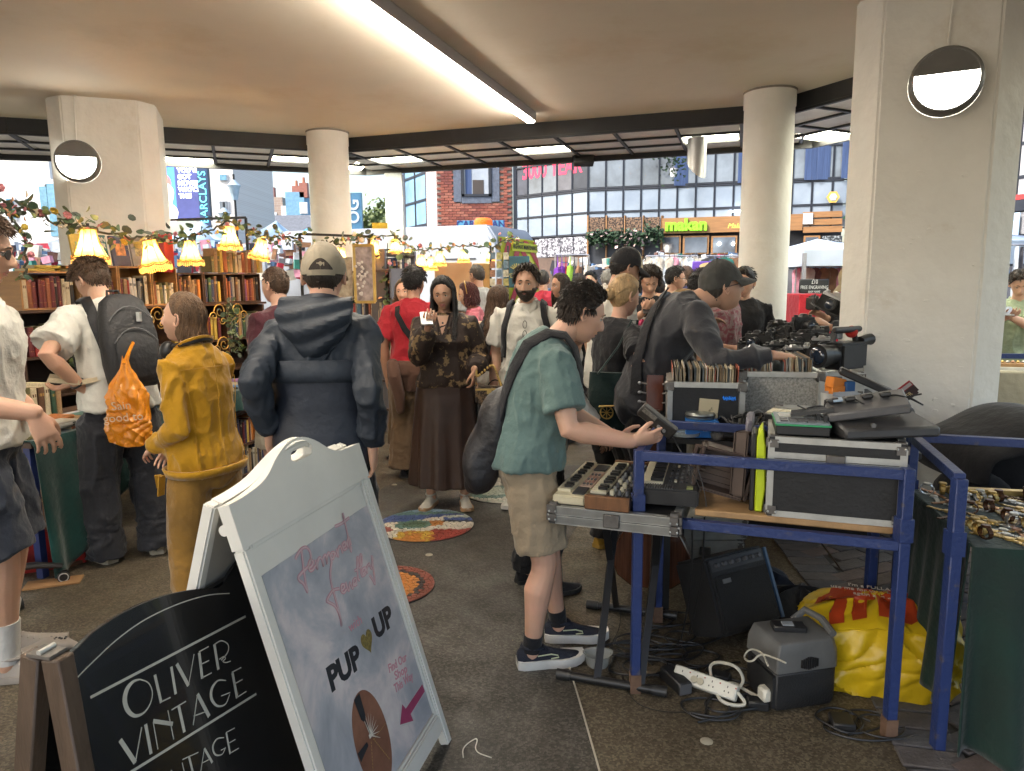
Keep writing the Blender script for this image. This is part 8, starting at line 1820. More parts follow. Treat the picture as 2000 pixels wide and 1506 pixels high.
def fit_text(name,s,mat,par,pl,a_,b_,size_k,off=.001,bold=0.0,shear=0.0,ext=.0004):
 """flat lettering whose run goes from photo point a_ to b_ on plane pl"""
 ua,ub=pl.uv(*a_),pl.uv(*b_);ln=math.hypot(ub[0]-ua[0],ub[1]-ua[1]);ang_=math.atan2(ub[1]-ua[1],ub[0]-ua[0]);x=pl.x*math.cos(ang_)+pl.y*math.sin(ang_);y=pl.n.cross(x)
 fm=Matrix((x,y,pl.n)).transposed().to_4x4();fm.translation=pl.at((ua[0]+ub[0])/2,(ua[1]+ub[1])/2,off);o=text(name,s,mat,par,fm,size_k,ext,1,shear,bold);bpy.context.view_layer.update();w_=max(v[0]for v in o.bound_box)-min(v[0]for v in o.bound_box)
 o.matrix_basis=fm@Matrix.Diagonal((ln/max(w_,1e-4),1,1,1));return o
# ---- white poster board
HT=1.022
TR,TL,BR_=G(690,868,HT),G(431,990,HT),G(872,1446,.0)
BL_=BR_+(TL-TR);WX=(TR-TL).normalized();pl=Plane(BL_,WX,TL-BL_);Wd=(TR-TL).length;Hh=(TL-BL_).length
WPL=M('white_plastic',(.76,.74,.68),.42,var=.06,vs=3,bump=.05,bs=30)
t=thing('poster_board','white plastic folding pavement sign with cloudy jewellery poster','pavement sign',(BL_+BR_)/2)
top=[pl.uv(*p)for p in((432,990),(470,968),(505,938),(528,895),(552,866),(578,857),(604,863),(634,880),(655,882),(690,868))]
hole=[pl.uv(*p)for p in((556,888),(562,879),(588,868),(597,872),(597,888),(590,894),(566,905),(557,902))]
vt=pl.uv(505,1010)[1];vt=Hh-.115;rail_=.032
tp2=[(max(0,min(Wd,u)),v)for u,v in catmull(top,4)]
mb=pl.solid([(0,vt)]+[(0,Hh)]+tp2[1:-1]+[(Wd,Hh),(Wd,vt)],hole,-.012,.022);mb.obj('header',WPL,t,bevel=.004,seg=2)
for u0,u1 in((0,rail_),(Wd-rail_,Wd)):pl.solid([(u0,.0),(u1,.0),(u1,vt-.001),(u0,vt-.001)],None,-.012,.022).obj('side_rail',WPL,t,bevel=.005,seg=2)
pl.solid([(rail_+.001,.055),(Wd-rail_-.001,.055),(Wd-rail_-.001,.115),(rail_+.001,.115)],None,-.010,.020).obj('bottom_rail',WPL,t,bevel=.005,seg=2)
iv0,iv1,iu0,iu1=.116,vt-.001,rail_+.001,Wd-rail_-.001
pl.solid([(iu0,iv0),(iu1,iv0),(iu1,iv1),(iu0,iv1)],None,-.008,.004).obj('back_sheet',WPL,t)
for(a0,b0,a1,b1)in((iu0,iv0,iu0+.012,iv1),(iu1-.012,iv0,iu1,iv1),(iu0+.013,iv1-.012,iu1-.013,iv1),(iu0+.013,iv0,iu1-.013,iv0+.012)):pl.solid([(a0,b0),(a1,b0),(a1,b1),(a0,b1)],None,.0045,.013).obj('snap_frame',WPL,t,bevel=.002)
# poster print
CLD=bpy.data.materials.new('cloud_print');CLD.use_nodes=True;_n=CLD.node_tree.nodes;_l=CLD.node_tree.links;_b=_n['Principled BSDF'];_b.inputs['Roughness'].default_value=.3
_tc=_n.new('ShaderNodeTexCoord');_nz=_n.new('ShaderNodeTexNoise');_nz.inputs['Scale'].default_value=4.2;_nz.inputs['Detail'].default_value=9;_nz.inputs['Roughness'].default_value=.62;_nz.inputs['Distortion'].default_value=.4;_l.new(_tc.outputs['Object'],_nz.inputs['Vector']);_r=_n.new('ShaderNodeValToRGB');_e=_r.color_ramp.elements
_e[0].position=.34;_e[0].color=(.34,.36,.41,1);_e[1].position=.70;_e[1].color=(.80,.75,.73,1);_x=_e.new(.48);_x.color=(.47,.48,.52,1);_x=_e.new(.58);_x.color=(.67,.61,.62,1);_l.new(_nz.outputs['Fac'],_r.inputs[0]);_l.new(_r.outputs[0],_b.inputs['Base Color'])
pu0,pv1=pl.uv(514,1074);pu1=iu1-.014;pv1=iv1-.085;poster=pl.solid([(iu0+.020,iv0+.013),(pu1,iv0+.013),(pu1,pv1),(iu0+.020,pv1)],None,.0045,.0062).obj('poster',CLD,t)
PO=.0064
PNK=M('print_pink',(.62,.28,.34),.4);PNW=M('print_pale_pink',(.68,.52,.54),.4);INK=M('print_ink',(.025,.028,.035),.4);GOLDG=M('print_gold',(.22,.17,.05),.5,var=.5,vs=120);MAG=M('print_magenta',(.42,.06,.16),.4);PWH=M('print_white',(.66,.64,.64),.4)
# handwritten headline, stroke by stroke (photo-crop coordinates of the lettering)
def c7(p):return(380+p[0]/2.296,850+p[1]/2.296)
HAND=[[(470,520),(478,590),(488,660),(496,705),(480,670),(462,655),(456,640),(470,620),(500,590),(512,560),(508,525),(490,505),(468,515),(448,545),(444,560)],
 [(500,600),(515,590),(522,572),(512,562),(502,580),(506,608),(520,606),(534,585)],[(532,560),(542,605),(540,580),(548,555),(558,552)],[(560,552),(570,590),(566,560),(578,540),(586,580),(584,550),(594,530),(604,565)],[(618,528),(606,530),(602,548),(612,556),(620,530),(628,548)],[(626,512),(636,548),(634,520),(644,500),(656,532)],[(654,506),(668,498),(664,482),(654,496),(662,516),(676,506)],[(668,478),(680,506),(676,480),(684,462),(694,496)],[(656,350),(676,440),(692,522),(694,500)],[(620,412),(650,398),(685,372)],
 [(606,565),(600,640),(618,720),(640,800),(650,858),(644,820),(622,770),(590,750),(584,742),(610,700),(640,690)],[(646,700),(660,690),(662,674),(650,676),(648,700),(660,708),(672,692)],[(668,660),(682,700),(688,664),(700,690),(702,650)],[(704,672),(716,660),(714,645),(704,652),(706,676),(720,668)],[(708,610),(722,600),(728,560),(720,556),(724,640),(732,652)],[(728,600),(740,580),(742,545),(734,545),(738,620),(748,636)],[(744,625),(756,612),(754,598),(744,606),(748,630),(760,620)],[(756,590),(766,620),(764,598),(772,582),(778,586)],[(774,572),(784,600),(790,560),(786,548),(796,620),(800,668),(790,650),(776,630)]]
mb=MB();gl=MB()
for st_ in HAND:q_=catmull([c7(p)for p in st_],5);pl.stroke(gl,q_,.0095,PO-.0002);pl.stroke(mb,q_,.0048,PO+.0004)
gl.obj('headline_glow',PNK,t,rec=False);mb.obj('headline_lettering',PNW,t,rec=False)
fit_text('lettering','with',PNK,t,pl,c7((685,868)),c7((740,826)),.040,PO)
fit_text('lettering','PUP',INK,t,pl,c7((592,1110)),c7((732,990)),.088,PO,.004);fit_text('lettering','UP',INK,t,pl,c7((796,880)),c7((876,808)),.088,PO,.004)
hc_=pl.uv(*c7((766,925)));mb=MB();pts=[]
for a_ in np.linspace(0,2*PI,33)[:-1]:pts.append((16*math.sin(a_)**3,13*math.cos(a_)-5*math.cos(2*a_)-2*math.cos(3*a_)-math.cos(4*a_)))
mb.add([pl.at(hc_[0]+x*.0021,hc_[1]+y*.0024,PO+.0006)for x,y in pts],[tuple(range(32))]);mb.obj('gold_heart',GOLDG,t,rec=False)
for s,a_,b_ in(('Find Our',(862,1052),(942,995)),('Shop',(890,1084),(944,1046)),('This Way',(888,1142),(970,1078))):fit_text('lettering',s,PNK,t,pl,c7(a_),c7(b_),.036,PO,.0008)
ar=[c7(p)for p in((1012,1118),(1024,1150),(960,1252),(972,1282),(912,1300),(922,1208),(938,1228))];uvs=[pl.uv(*p)for p in ar];c_=(sum(p[0]for p in uvs)/7,sum(p[1]for p in uvs)/7)
for k,off,m_ in((1.14,.0006,PWH),(1.0,.0010,MAG)):
 pp2=[(c_[0]+(u-c_[0])*k,c_[1]+(v-c_[1])*k)for u,v in uvs];tr=tessellate_polygon([[V((p[0],p[1],0))for p in pp2]]);mb=MB();mb.add([pl.at(*p,PO+off)for p in pp2],[tuple(q)for q in tr]);mb.obj('arrow',m_,t,rec=False)
# oval picture of a chain being welded
oc=pl.uv(*c7((778,1330)));oa=pl.uv(*c7((902,1330)))[0]-oc[0];ru,rv=.088,.142
ovc=(pl.uv(*c7((775,1150)))[0],0);cu_,cv_=oc[0],pl.uv(*c7((760,1150)))[1]-rv
cv_=max(cv_,iv0+.013+rv+.002)if cv_-rv<iv0+.015 else cv_
SK1=M('print_skin',(.26,.11,.07),.35,var=.35,vs=7,col2=(.36,.17,.11))
mb=MB();mb.add([pl.at(cu_+ru*math.cos(a_),cv_+rv*math.sin(a_),PO+.0006)for a_ in np.linspace(0,2*PI,49)[:-1]],[tuple(range(48))]);mb.obj('oval_picture',SK1,t,rec=False)
mb=MB()
for k in range(9):a_=R_(-75+k*17+40);pl.stroke(mb,[(cu_-.005,cv_+.015),(cu_-.005+.05*math.cos(a_),cv_+.015+.06*math.sin(a_))],[.0045,.0006],PO+.0010,False)
pl.stroke(mb,[(cu_-.014,cv_+.015),(cu_+.004,cv_+.015)],.012,PO+.0011,False);mb.obj('spark_print',M('spark_white',(.78,.72,.62),.4),t,rec=False)
mb=MB();pl.stroke(mb,[(cu_-.012,cv_+rv*.97),(cu_-.012,cv_+.075),(cu_-.008,cv_+.065)],[.034,.026,.014],PO+.0012,False);pl.stroke(mb,[(cu_-.008,cv_+.065),(cu_-.005,cv_+.02)],[.004,.002],PO+.0012,False);pl.stroke(mb,[(cu_-ru*.96,cv_+.0),(cu_-.03,cv_+.006)],[.028,.012],PO+.0012,False);mb.obj('welding_tip_print',INK,t,rec=False)
mb=MB()
for i in range(12):pl.stroke(mb,[(cu_-.012-.0040*i,cv_-.008*i),(cu_-.014-.0040*i,cv_-.008*i-.006)],.0035,PO+.0012,False);pl.stroke(mb,[(cu_+.002+.0038*i,cv_-.008*i),(cu_+.004+.0038*i,cv_-.008*i-.006)],.0035,PO+.0012,False);pl.stroke(mb,[(cu_+.005+.0065*i,cv_-.004),(cu_+.009+.0065*i,cv_-.0035)],.0025,PO+.0012,False)
mb.obj('chain_print',M('chain_gold',(.42,.26,.10),.4),t,rec=False)
# rear leaf of the sign, hinges, stay
nh=V((pl.n.x,pl.n.y,0)).normalized();TLb=TL-nh*.03;lean_=(TL-BL_);BLb=TLb-V((0,0,HT))-nh*(lean_.dot(-nh))*1.0;BLb=V((TLb.x,TLb.y,0))+nh*(lean_.dot(nh));pb_=Plane(BLb,WX,TLb-BLb)
Hb=(TLb-BLb).length
for u0,u1 in((0,rail_),(Wd-rail_,Wd)):pb_.solid([(u0,0),(u1,0),(u1,Hb),(u0,Hb)],None,-.022,.012).obj('rear_rail',WPL,t,bevel=.005,seg=2)
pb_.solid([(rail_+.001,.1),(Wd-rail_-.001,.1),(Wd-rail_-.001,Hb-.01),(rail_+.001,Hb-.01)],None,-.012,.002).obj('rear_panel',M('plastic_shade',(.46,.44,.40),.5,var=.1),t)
hb2=[(u,Hb-Hh+v)for u,v in tp2];pb_.solid([(rail_+.001,Hb-.012),(rail_+.001,Hb)]+[q for q in hb2 if rail_+.01<q[0]<Wd-rail_-.01]+[(Wd-rail_-.001,Hb),(Wd-rail_-.001,Hb-.012)],[(u,Hb-Hh+v)for u,v in hole],-.022,.010).obj('rear_header',WPL,t,bevel=.003)
for u in(.028,Wd-.028):mb=MB();mb.cyl(pl.at(u-.025,Hh-.06,-.018),pl.at(u+.025,Hh-.06,-.018),.014,n=12);mb.obj('hinge',WPL,t)
mb=MB();a_=pl.at(.006,.34,-.014);b_=P(562,1462,1.50);mb.bar(pl.at(-.004,.36,-.02),pl.at(-.004,.30,-.02)-nh*.0+V((-.03,-.01,-.16)),.018,.004);mb.obj('stay',WPL,t)
# ---- black arched shop board
wv=V((.25,.968,0)).normalized();nb_=V((wv.y,-wv.x,0));upb=V((0,0,1))*math.cos(R_(15))-nb_*math.sin(R_(15));A_=P(110,1362,1.25);bp_=Plane(A_,wv,upb)
def c6(p):return(p[0]/3.302,1050+p[1]/3.302)
out_=[bp_.uv(*c6(p))for p in((330,1010),(295,885),(420,790),(520,690),(600,610),(700,540),(800,480),(900,430),(1000,390),(1100,360),(1200,340),(1300,328),(1400,325))]
ua_=out_[-1][0]+.012;ur=2*ua_-out_[1][0];arc=out_[1:]+[(2*ua_-u,v)for u,v in reversed(out_[1:])if 2*ua_-u<.70];ur=.70
zb_=-(A_.z-.03)/upb.z
t=thing('chalk_board','black arched pavement sign lettered in cream deco capitals','pavement sign',bp_.at(ua_,zb_))
t.location.z=0
WM[t.name]=Matrix.Translation(t.location)
BLKG=M('gloss_black_board',(.010,.011,.013),.25,var=.3,vs=3,coat=.3)
bp_.solid([(arc[0][0],zb_)]+arc+[(arc[-1][0],zb_)],None,-.016,0).obj('panel',BLKG,t,bevel=.002)
CRM=M('cream_paint_lettering',(.56,.54,.46),.55,var=.1,vs=20);mb=MB()
inn=catmull([bp_.uv(*c6(p))for p in((345,1100),(400,1020),(500,900),(620,780),(750,660),(900,550),(1050,470),(1200,410),(1350,370),(1480,360))],4);bp_.stroke(mb,inn,.0028,.0,False);mb.obj('border_line',CRM,t,rec=False)
K_=.00029
def S(mb,pts,w_,curve=False):
 q_=[c6(p)for p in pts];
 if curve:
  n_=6;ws=list(w_)if hasattr(w_,'__len__')else[w_]*len(pts);wq=[]
  for i in range(len(ws)-1):wq+=[ws[i]+(ws[i+1]-ws[i])*j/n_ for j in range(n_)]
  bp_.stroke(mb,catmull(q_,n_),[x*K_*1.0 for x in wq+[ws[-1]]],.0003)
 else:bp_.stroke(mb,q_,w_*K_,.0003)
L1={'O':[([(900,915),(955,938),(980,1000),(966,1072),(925,1130),(868,1150),(822,1115),(802,1050),(816,980),(856,930),(900,915)],[9,9,10,11,14,24,36,40,36,20,9],1)],'L':[([(996,885),(1037,1066)],26),([(1032,1063),(1097,1031)],10)],'I':[([(1102,833),(1131,1010)],26)],'V':[([(1137,815),(1213,955)],32),([(1213,957),(1249,752)],9)],'E':[([(1282,742),(1302,910)],30),([(1280,738),(1343,703)],10),([(1290,820),(1347,792)],10),([(1300,905),(1363,872)],10)],'R':[([(1380,688),(1406,852)],30),([(1380,690),(1425,666),(1468,690),(1466,740),(1424,792)],11,1),([(1412,786),(1440,768),(1452,782),(1434,798),(1455,806),(1486,796)],9,1)]}
L2={'V':[([(772,1305),(870,1452)],34),([(870,1454),(911,1222)],10)],'I':[([(936,1204),(972,1396)],28)],'N':[([(985,1190),(1016,1366)],9),([(985,1184),(1112,1202)],30),([(1080,1115),(1118,1302)],9)],'T':[([(1104,1112),(1197,1056)],10),([(1150,1088),(1187,1256)],28)],'A':[([(1244,1210),(1271,1008)],10),([(1271,1010),(1347,1155)],34),([(1246,1152),(1322,1124)],9)],'G':[([(1456,922),(1402,924),(1364,975),(1362,1040),(1400,1086),(1452,1074),(1478,1012)],[9,12,28,30,18,10,9],1),([(1424,1022),(1482,1000)],9)],'E':[([(1497,873),(1527,1036)],30),([(1492,870),(1553,838)],10),([(1506,946),(1562,915)],10),([(1524,1032),(1587,992)],10)]}
L3={'N':[([(1172,1452),(1192,1540)],9),([(1100,1500),(1130,1540)],9)],'T':[([(1174,1432),(1277,1385)],8),([(1216,1412),(1245,1530)],20)],'A':[([(1293,1506),(1315,1360)],8),([(1315,1360),(1367,1452)],22),([(1298,1456),(1345,1432)],7)],'G':[([(1442,1290),(1396,1300),(1370,1350),(1386,1400),(1430,1398),(1452,1352)],[7,12,20,14,8,7],1),([(1422,1372),(1454,1356)],7)],'E':[([(1457,1260),(1482,1396)],20),([(1455,1258),(1512,1228)],8),([(1466,1330),(1516,1302)],8),([(1480,1392),(1538,1358)],8)]}
for ln_ in(L1,L2,L3):
 for ch_,sts in ln_.items():
  mb=MB()
  for s_ in sts:S(mb,s_[0],s_[1],len(s_)>2)
  mb.obj('painted_letter',CRM,t,rec=False)
for a_,b_ in(((580,1032),(1582,508)),((830,1520),(1651,1008))):
 mb=MB();S(mb,[a_,b_],20);mb.obj('painted_rule',CRM,t,rec=False)
# wooden trestle frame at the board's near edge
FRW=M('frame_wood',(.085,.055,.036),.45,var=.3,vs=5,st=(6,6,1),bump=.12,bs=40);pt=P(92,1278,1.17);po=Plane(pt,wv,upb)
for nm_,sg in(('front_leg',1),('rear_leg',-1)):
 for u in(0.0,):
  top_=pt+wv*u+nb_*(.022*sg);foot=V((top_.x,top_.y,.0))+nb_*(sg*top_.z*(.09 if sg>0 else .2));MB().bar(top_,foot,.040,.034,up=wv).obj(nm_,FRW,t,bevel=.003)
for u in(0.0,):
 c=pt+V((0,0,.004));MB().box(c+nb_*.0,(.036,.05,.006),Matrix((wv,nb_,V((0,0,1)))).transposed()).obj('hinge_plate',CORN,t);mb=MB();mb.cyl(c+V((0,0,.006))-wv*.016,c+V((0,0,.006))+wv*.016,.005,n=10);mb.obj('hinge_pin',ALU,t)
rb2=Plane(pt-nb_*.05,wv,V((0,0,1))*math.cos(R_(15))+nb_*math.sin(R_(15)));rb2.solid([(.03,zb_+.1),(ur-arc[0][0]+.01,zb_+.1),(ur-arc[0][0]+.01,-.12),(.03,-.12)],None,-.006,.006).obj('rear_panel',BLKG,t)
# ---------------- the people ----------------
def X(px,Y):return P(px,552,Y).x
def zt(px,py,Y):return P(px,py,Y).z
WHITE=fab('white_tee',(.58,.57,.52),var=.07);NAVYS=fab('navy_short',(.030,.036,.050));CHAR=fab('charcoal_denim',(.032,.033,.039));BLK=fab('black_cloth',(.018,.018,.021));CREAMS=fab('cream_shoe',(.45,.40,.30),var=.3,vs=20)
def local_of(F,w_):return F.W.inverted()@V(w_)
def held(name,label,cat,mbs,loc):
 t=thing(name,label,cat,loc)
 for nm,mb,mt,bv in mbs:mb.obj(nm,mt,t,bevel=bv)
 return t
# A man at the left edge
A=person('man at the left edge in white tee, navy shorts and dark sunglasses',X(-88,2.72),2.72,-72,1.83,1.08,lean=3,head=(4,10,0),Rw=P(66,806,2.56),Rp=(.3,-.2,-1),Rd=(.0,.35,-1),Lw=P(50,790,2.85),skin='tan',det=3,
 top=dict(mat=WHITE,sleeve='short',slen=.80,soff=.028,hem=.90,off=.03,wr=.02),bot=dict(kind='shorts',mat=NAVYS,hem=.50,fit=.024),shoe=dict(mat=M('clog',(.30,.27,.24),.6),smat=M('clog',(.3,.3,.3)),sock=fab('white_sock',(.6,.6,.58)),sockz=.62),hair=dict(kind='short',mat='brown',th=.016,cl=.03,rough=.5),feet=((-.12,-.02,8),(.10,.06,-8)))
glasses(A,BPL,BPL,'sunglasses')
TAT=M('tattoo_ink',(.10,.09,.10),.5,var=.6,vs=40,col2=(.30,.2,.16));S_,E_,W_=A.J[1];mb=MB();c=S_.lerp(E_,.86);ax=(E_-S_).normalized();sx=ax.cross(V((1,0,0))).normalized();sy=ax.cross(sx)
mb.grid(lambda u,v:c+ax*((v-.5)*.06)+(sx*math.cos(u*1.5+2.2)+sy*math.sin(u*1.5+2.2))*.0475,8,5)
# B man with backpack reading
Bf=G(262,1100)
B=person('man in white tee and black backpack reading a book by the bookcase',X(212,3.95),3.95,54,1.74,1.0,lean=8,hunch=13,head=(14,32,0),Lw=P(160,757,3.78),Rw=P(150,745,4.05),Ln=(0,-.2,1),Rn=(0,-.2,1),curl=.5,skin='tan',det=3,
 top=dict(mat=WHITE,sleeve='short',slen=.78,soff=.026,hem=.88,off=.026),bot=dict(kind='trousers',mat=CHAR,fit=.034,hemr=.066,knee=.068,hem=.03,wr=.016,stack=.014),shoe=dict(mat=CREAMS,smat=CREAMS,len=.30,w=1.1),hair=dict(kind='short',mat='brown',th=.016,cl=.025,topv=.8),feet=((-.13,.03,4),(.12,-.06,-30)))
# backpack as a thing of its own
def backpack(F,mat,label,z0=.98,z1=1.46,dep=.17,wd=.15,straps=True,name='backpack'):
 o=F.spine((0,-.13,z0));t=thing(name,label,'backpack',F.W@F.spine((0,-.15,(z0+z1)/2)));mb=MB();rings=[]
 for z,w_,d_ in((z0,.75,.55),(z0+.02,.92,.9),(z0+.12,1.0,1.08),(z0+.25,1.0,1.0),(z1-.10,.92,.85),(z1-.03,.75,.6),(z1,.45,.3)):
  rings.append([F.W@F.spine((wd*w_*math.copysign(abs(math.cos(a_))**.6,math.cos(a_)),-.135-dep/2*1-dep/2*d_*math.copysign(abs(math.sin(a_))**.6,math.sin(a_))+dep/2*(1-d_)*0,z))for a_ in np.linspace(0,2*PI,29)[:-1]])
 mb.loft(rings);mb.obj('main_bag',mat,t)
 mb=MB();rings=[]
 for z,w_,d_ in((z0+.03,.6,.5),(z0+.06,.74,1.0),(z0+.2,.76,1.0),(z0+.25,.6,.5)):rings.append([F.W@F.spine((wd*w_*math.copysign(abs(math.cos(a_))**.6,math.cos(a_)),-.135-dep*1.02-.04*d_*(1+math.sin(a_))/2+.02,z))for a_ in np.linspace(0,2*PI,25)[:-1]])
 mb.loft(rings);mb.obj('front_pocket',mat,t);mb=MB();mb.tube([F.W@F.spine((x,-.15-.01,z))for x,z in((-.04,z1),(-.03,z1+.04),(.03,z1+.04),(.04,z1))],.007,6);mb.obj('grab_loop',mat,t)
 for k,zz in enumerate((z0+.27,z1-.07)):mb=MB();mb.tube([F.W@F.spine((x,-.135-dep*(1.03 if k==0 else .94)-.006,zz-.10*(abs(x)/wd)**2))for x in np.linspace(-wd*.8,wd*.8,11)],.0035,5);mb.obj('zip',GPL,t)
 MB().box(F.W@F.spine((.04,-.135-dep*1.02,z0+.32)),(.02,.02,.05)).obj('zip_pull',ALU,t)
 if straps:
  for sd in(-1,1):strap_over(F,sd,1.08,1.12,mat,.034,.055,name='backpack_strap')
 return t
backpack(B,M('pack_black',(.014,.014,.016),.6,var=.3,vs=6,bump=.3,bs=30),'bulky black backpack worn by the man reading a book',1.0,1.44,.15,.145)
bkp=P(158,742,3.82);t=thing('open_book','open cream paged book held by the backpack man','book',bkp);d=V((-.5,.85,0)).normalized();e=V((d.y,-d.x,0))
for sg in(-1,1):MB().box(bkp+e*(.075*sg)+V((0,0,.012)),(.14,.2,.018),Matrix((e,d,V((0,0,1)))).transposed()@Matrix.Rotation(R_(-10*sg),3,'Y')).obj('pages',PAGE,t);MB().box(bkp+e*(.077*sg)+V((0,0,.0)),(.15,.21,.005),Matrix((e,d,V((0,0,1)))).transposed()@Matrix.Rotation(R_(-10*sg),3,'Y')).obj('cover',BM['cream'],t)
mb=MB();Wr,hd,pn,tl=B.handL;c=Wr-hd*.035;ax=hd;sx=pn;sy=tl;mb.tube([c+(sx*math.cos(a_)+sy*math.sin(a_))*.033 for a_ in np.linspace(0,2*PI,17)[:-1]],.006,6,closed=True);B.part('wristband',mb,BPL)
# orange carrier bag
ob=P(248,800,3.66);ORG=M('orange_bag',(.72,.25,.008),.28,var=.08,vs=5,bump=.9,bs=14,spec=.6);ORG.node_tree.nodes['Principled BSDF'].inputs['Transmission Weight'].default_value=.0
t=thing('carrier_bag','crinkled orange supermarket carrier bag hanging from the backpack man','bag',ob)
def orbag(u,v):
 a_=u*2*PI;w_=float(np.interp(v,[0,.05,.2,.7,.85,.95,1],[.05,.105,.118,.108,.078,.028,.012]));z=float(np.interp(v,[0,.05,.2,.7,.85,.95,1],[-.185,-.18,-.13,.06,.125,.205,.27]));cr=.006*math.sin(7*a_+11*v)-.010*abs(math.sin(3*a_+15*v+2*math.sin(6*v+a_*2)))**.5+.009*abs(math.sin(4*a_-19*v+2*math.sin(11*v+a_)))**.6;s_=math.sin(a_)
 return ob+V(((w_+cr*min(1,w_*12))*math.cos(a_)+.012*v,(w_*.42+cr*min(1,w_*12))*s_,z+.012*math.sin(a_*2+1)))
mb=MB();mb.grid(orbag,140,80);o=mb.obj('bag',ORG,t,rec=False)
mb=MB();mb.tube([ob+V((.01,0,.24)),ob+V((.02,.03,.30)),ob+V((.025,.07,.345))],[.014,.009,.008],7);mb.obj('handle',ORG,t)
fmb=frame(ob+V((.012,-.068,.0)),V((1,.10,.06)),V((0,-.08,1)));text('lettering',"Sain\ngood to",M('bag_pale_ink',(.75,.55,.38),.5),t,fmb,.062,.0006)
# C yellow jacket
YJ=M('mustard_suede',(.46,.235,.008),.8,var=.14,vs=5,bump=.5,bs=20,sheen=.3,spec=.25);OCH=M('ochre_cord',(.26,.135,.020),.9,var=.2,vs=4,bump=.4,bs=24,sheen=.3)
C=person('person in mustard suede jacket and ochre trousers with headphones round the neck',X(376,3.02),3.02,62,1.53,.94,fem=.6,lean=1,hunch=8,head=(22,-10,0),Lw=P(303,872,2.98),Lp=(-.2,-1,-.2),Rw=P(345,870,3.2),skin='fair',det=3,
 top=dict(mat=YJ,sleeve='long',hem=.86,off=.022,soff=.014,flare=.010,name='jacket',wr=.020,cuffw=1.0,collar=0),bot=dict(kind='trousers',mat=OCH,fit=.028,hemr=.07,wr=.014),shoe=dict(mat=BLK,smat=SOLEW),hair=dict(kind='bob',mat='mid',th=.010,len=.075,n=330,cr=.006,wave=.002,spread=.4,fall=.5,amin=98))
mb=MB();c0_=C.spine((0,-.015,1.475));mb.tube([C.spine((.078*math.sin(a_),-.02+.075*math.cos(a_),1.485-.02*math.cos(a_)))for a_ in np.linspace(0,2*PI,25)[:-1]],.020,8,closed=True,flat=.5);C.part('collar',mb,YJ)
mb=MB();rb=[C.ring(z,.036,36)for z in(.862,.90)];mb.loft(rb,cap=False);C.part('waistband',mb,YJ,solid=.012)
mb=MB();mb.tube([C.tp(z,180,.034)for z in np.linspace(.88,1.40,12)],.0022,5)
for sg in(-1,1):mb.tube([C.tp(z,180+sg*(38+25*(z-.88)),.034)for z in np.linspace(.88,1.32,12)],.0022,5)
mb.tube([C.tp(1.37,a_,.034)for a_ in np.linspace(120,240,14)],.0022,5);C.part('seam',mb,YJ)
mb=MB();q_=C.tp(.87,-65,.05);mb.bar(q_,q_+V((.0,.02,-.10)),.035,.008);mb.bar(q_+V((0,.03,0)),q_+V((.02,.05,-.07)),.03,.008);C.part('belt_end',mb,YJ)
hpb=C.W@C.spine((0,.0,1.50));t=thing('headphones','black headphones worn round the neck over the mustard jacket','headphones',hpb);mb=MB();mb.tube([C.W@C.spine((.085*math.sin(a_),-.01-.085*math.cos(a_),1.50-.01*abs(math.sin(a_))))for a_ in np.linspace(-2.2,2.2,17)],.011,8);mb.obj('headband',BPL,t)
for sg in(-1,1):mb=MB();c=C.W@C.spine((.075*sg,.075,1.475));mb.sph(c,(.035,.035,.043),14,9);mb.obj('ear_cup',BPL,t)
# D navy jacket man seen from behind
NJ=M('navy_shell',(.016,.021,.034),.5,var=.2,vs=4,bump=.35,bs=16,spec=.4);NJ2=M('navy_quilt',(.022,.030,.044),.6,var=.25,vs=4,bump=.4,bs=18,spec=.45);TANC=fab('stone_cap',(.33,.29,.22))
D=person('man in navy quilted jacket and stone cap seen from behind',X(622,2.80),2.80,3,1.72,.97,lean=2,hunch=10,head=(5,4,0),Rw=P(728,872,2.72),Rn=(-1,0,0),Rp=(.15,-1,0),Lp=(-.15,-1,0),Lw=P(528,845,2.72),skin='fair',det=3,curl=.6,
 top=dict(mat=NJ2,sleeve='long',hem=.80,off=.022,soff=.008,flare=.008,puff=.0045,name='jacket',wr=.020,collar=0,cuffw=1.0),bot=dict(kind='trousers',mat=BLK,fit=.02),shoe=dict(mat=BLK,smat=SOLEB),hair=dict(kind='short',mat='dark',th=.012,cl=.02,line='cap',cap=True))
cap(D,TANC,TANC,strap=True,tilt=0)
mb=MB();rows=[[D.tp(z,a_,.047)for a_ in np.linspace(118,242,24)]for z in np.linspace(.815,1.215,14)];mb.add([p for r_ in rows for p in r_],[(j*24+i,j*24+i+1,(j+1)*24+i+1,(j+1)*24+i)for j in range(13)for i in range(23)]);D.part('back_panel',mb,NJ,rec=False,solid=.006)
mb=MB();mb.add([p for r_ in[[D.tp(z,a_,.053)for a_ in np.linspace(112,248,26)]for z in(1.19,1.22,1.27)]for p in r_],[(j*26+i,j*26+i+1,(j+1)*26+i+1,(j+1)*26+i)for j in range(2)for i in range(25)]);D.part('storm_flap',mb,NJ2,rec=False,solid=.008)
mb=MB()
def hoodp(u,v):
 a_=(u-.5)*2;z=1.50-.25*v*(1-.25*a_*a_);x=a_*(.135+.02*math.sin(v*PI))*(1-.55*v**2.2);y=-.085-.085*math.sin(min(1,v*1.15)*PI)**.8*(1-.55*a_*a_)-.03*v+.012*math.sin(v*22+a_*3);return D.spine((x,y-.02,z))
mb.grid(hoodp,30,26);D.part('hood',mb,NJ2,rec=False,solid=.012)
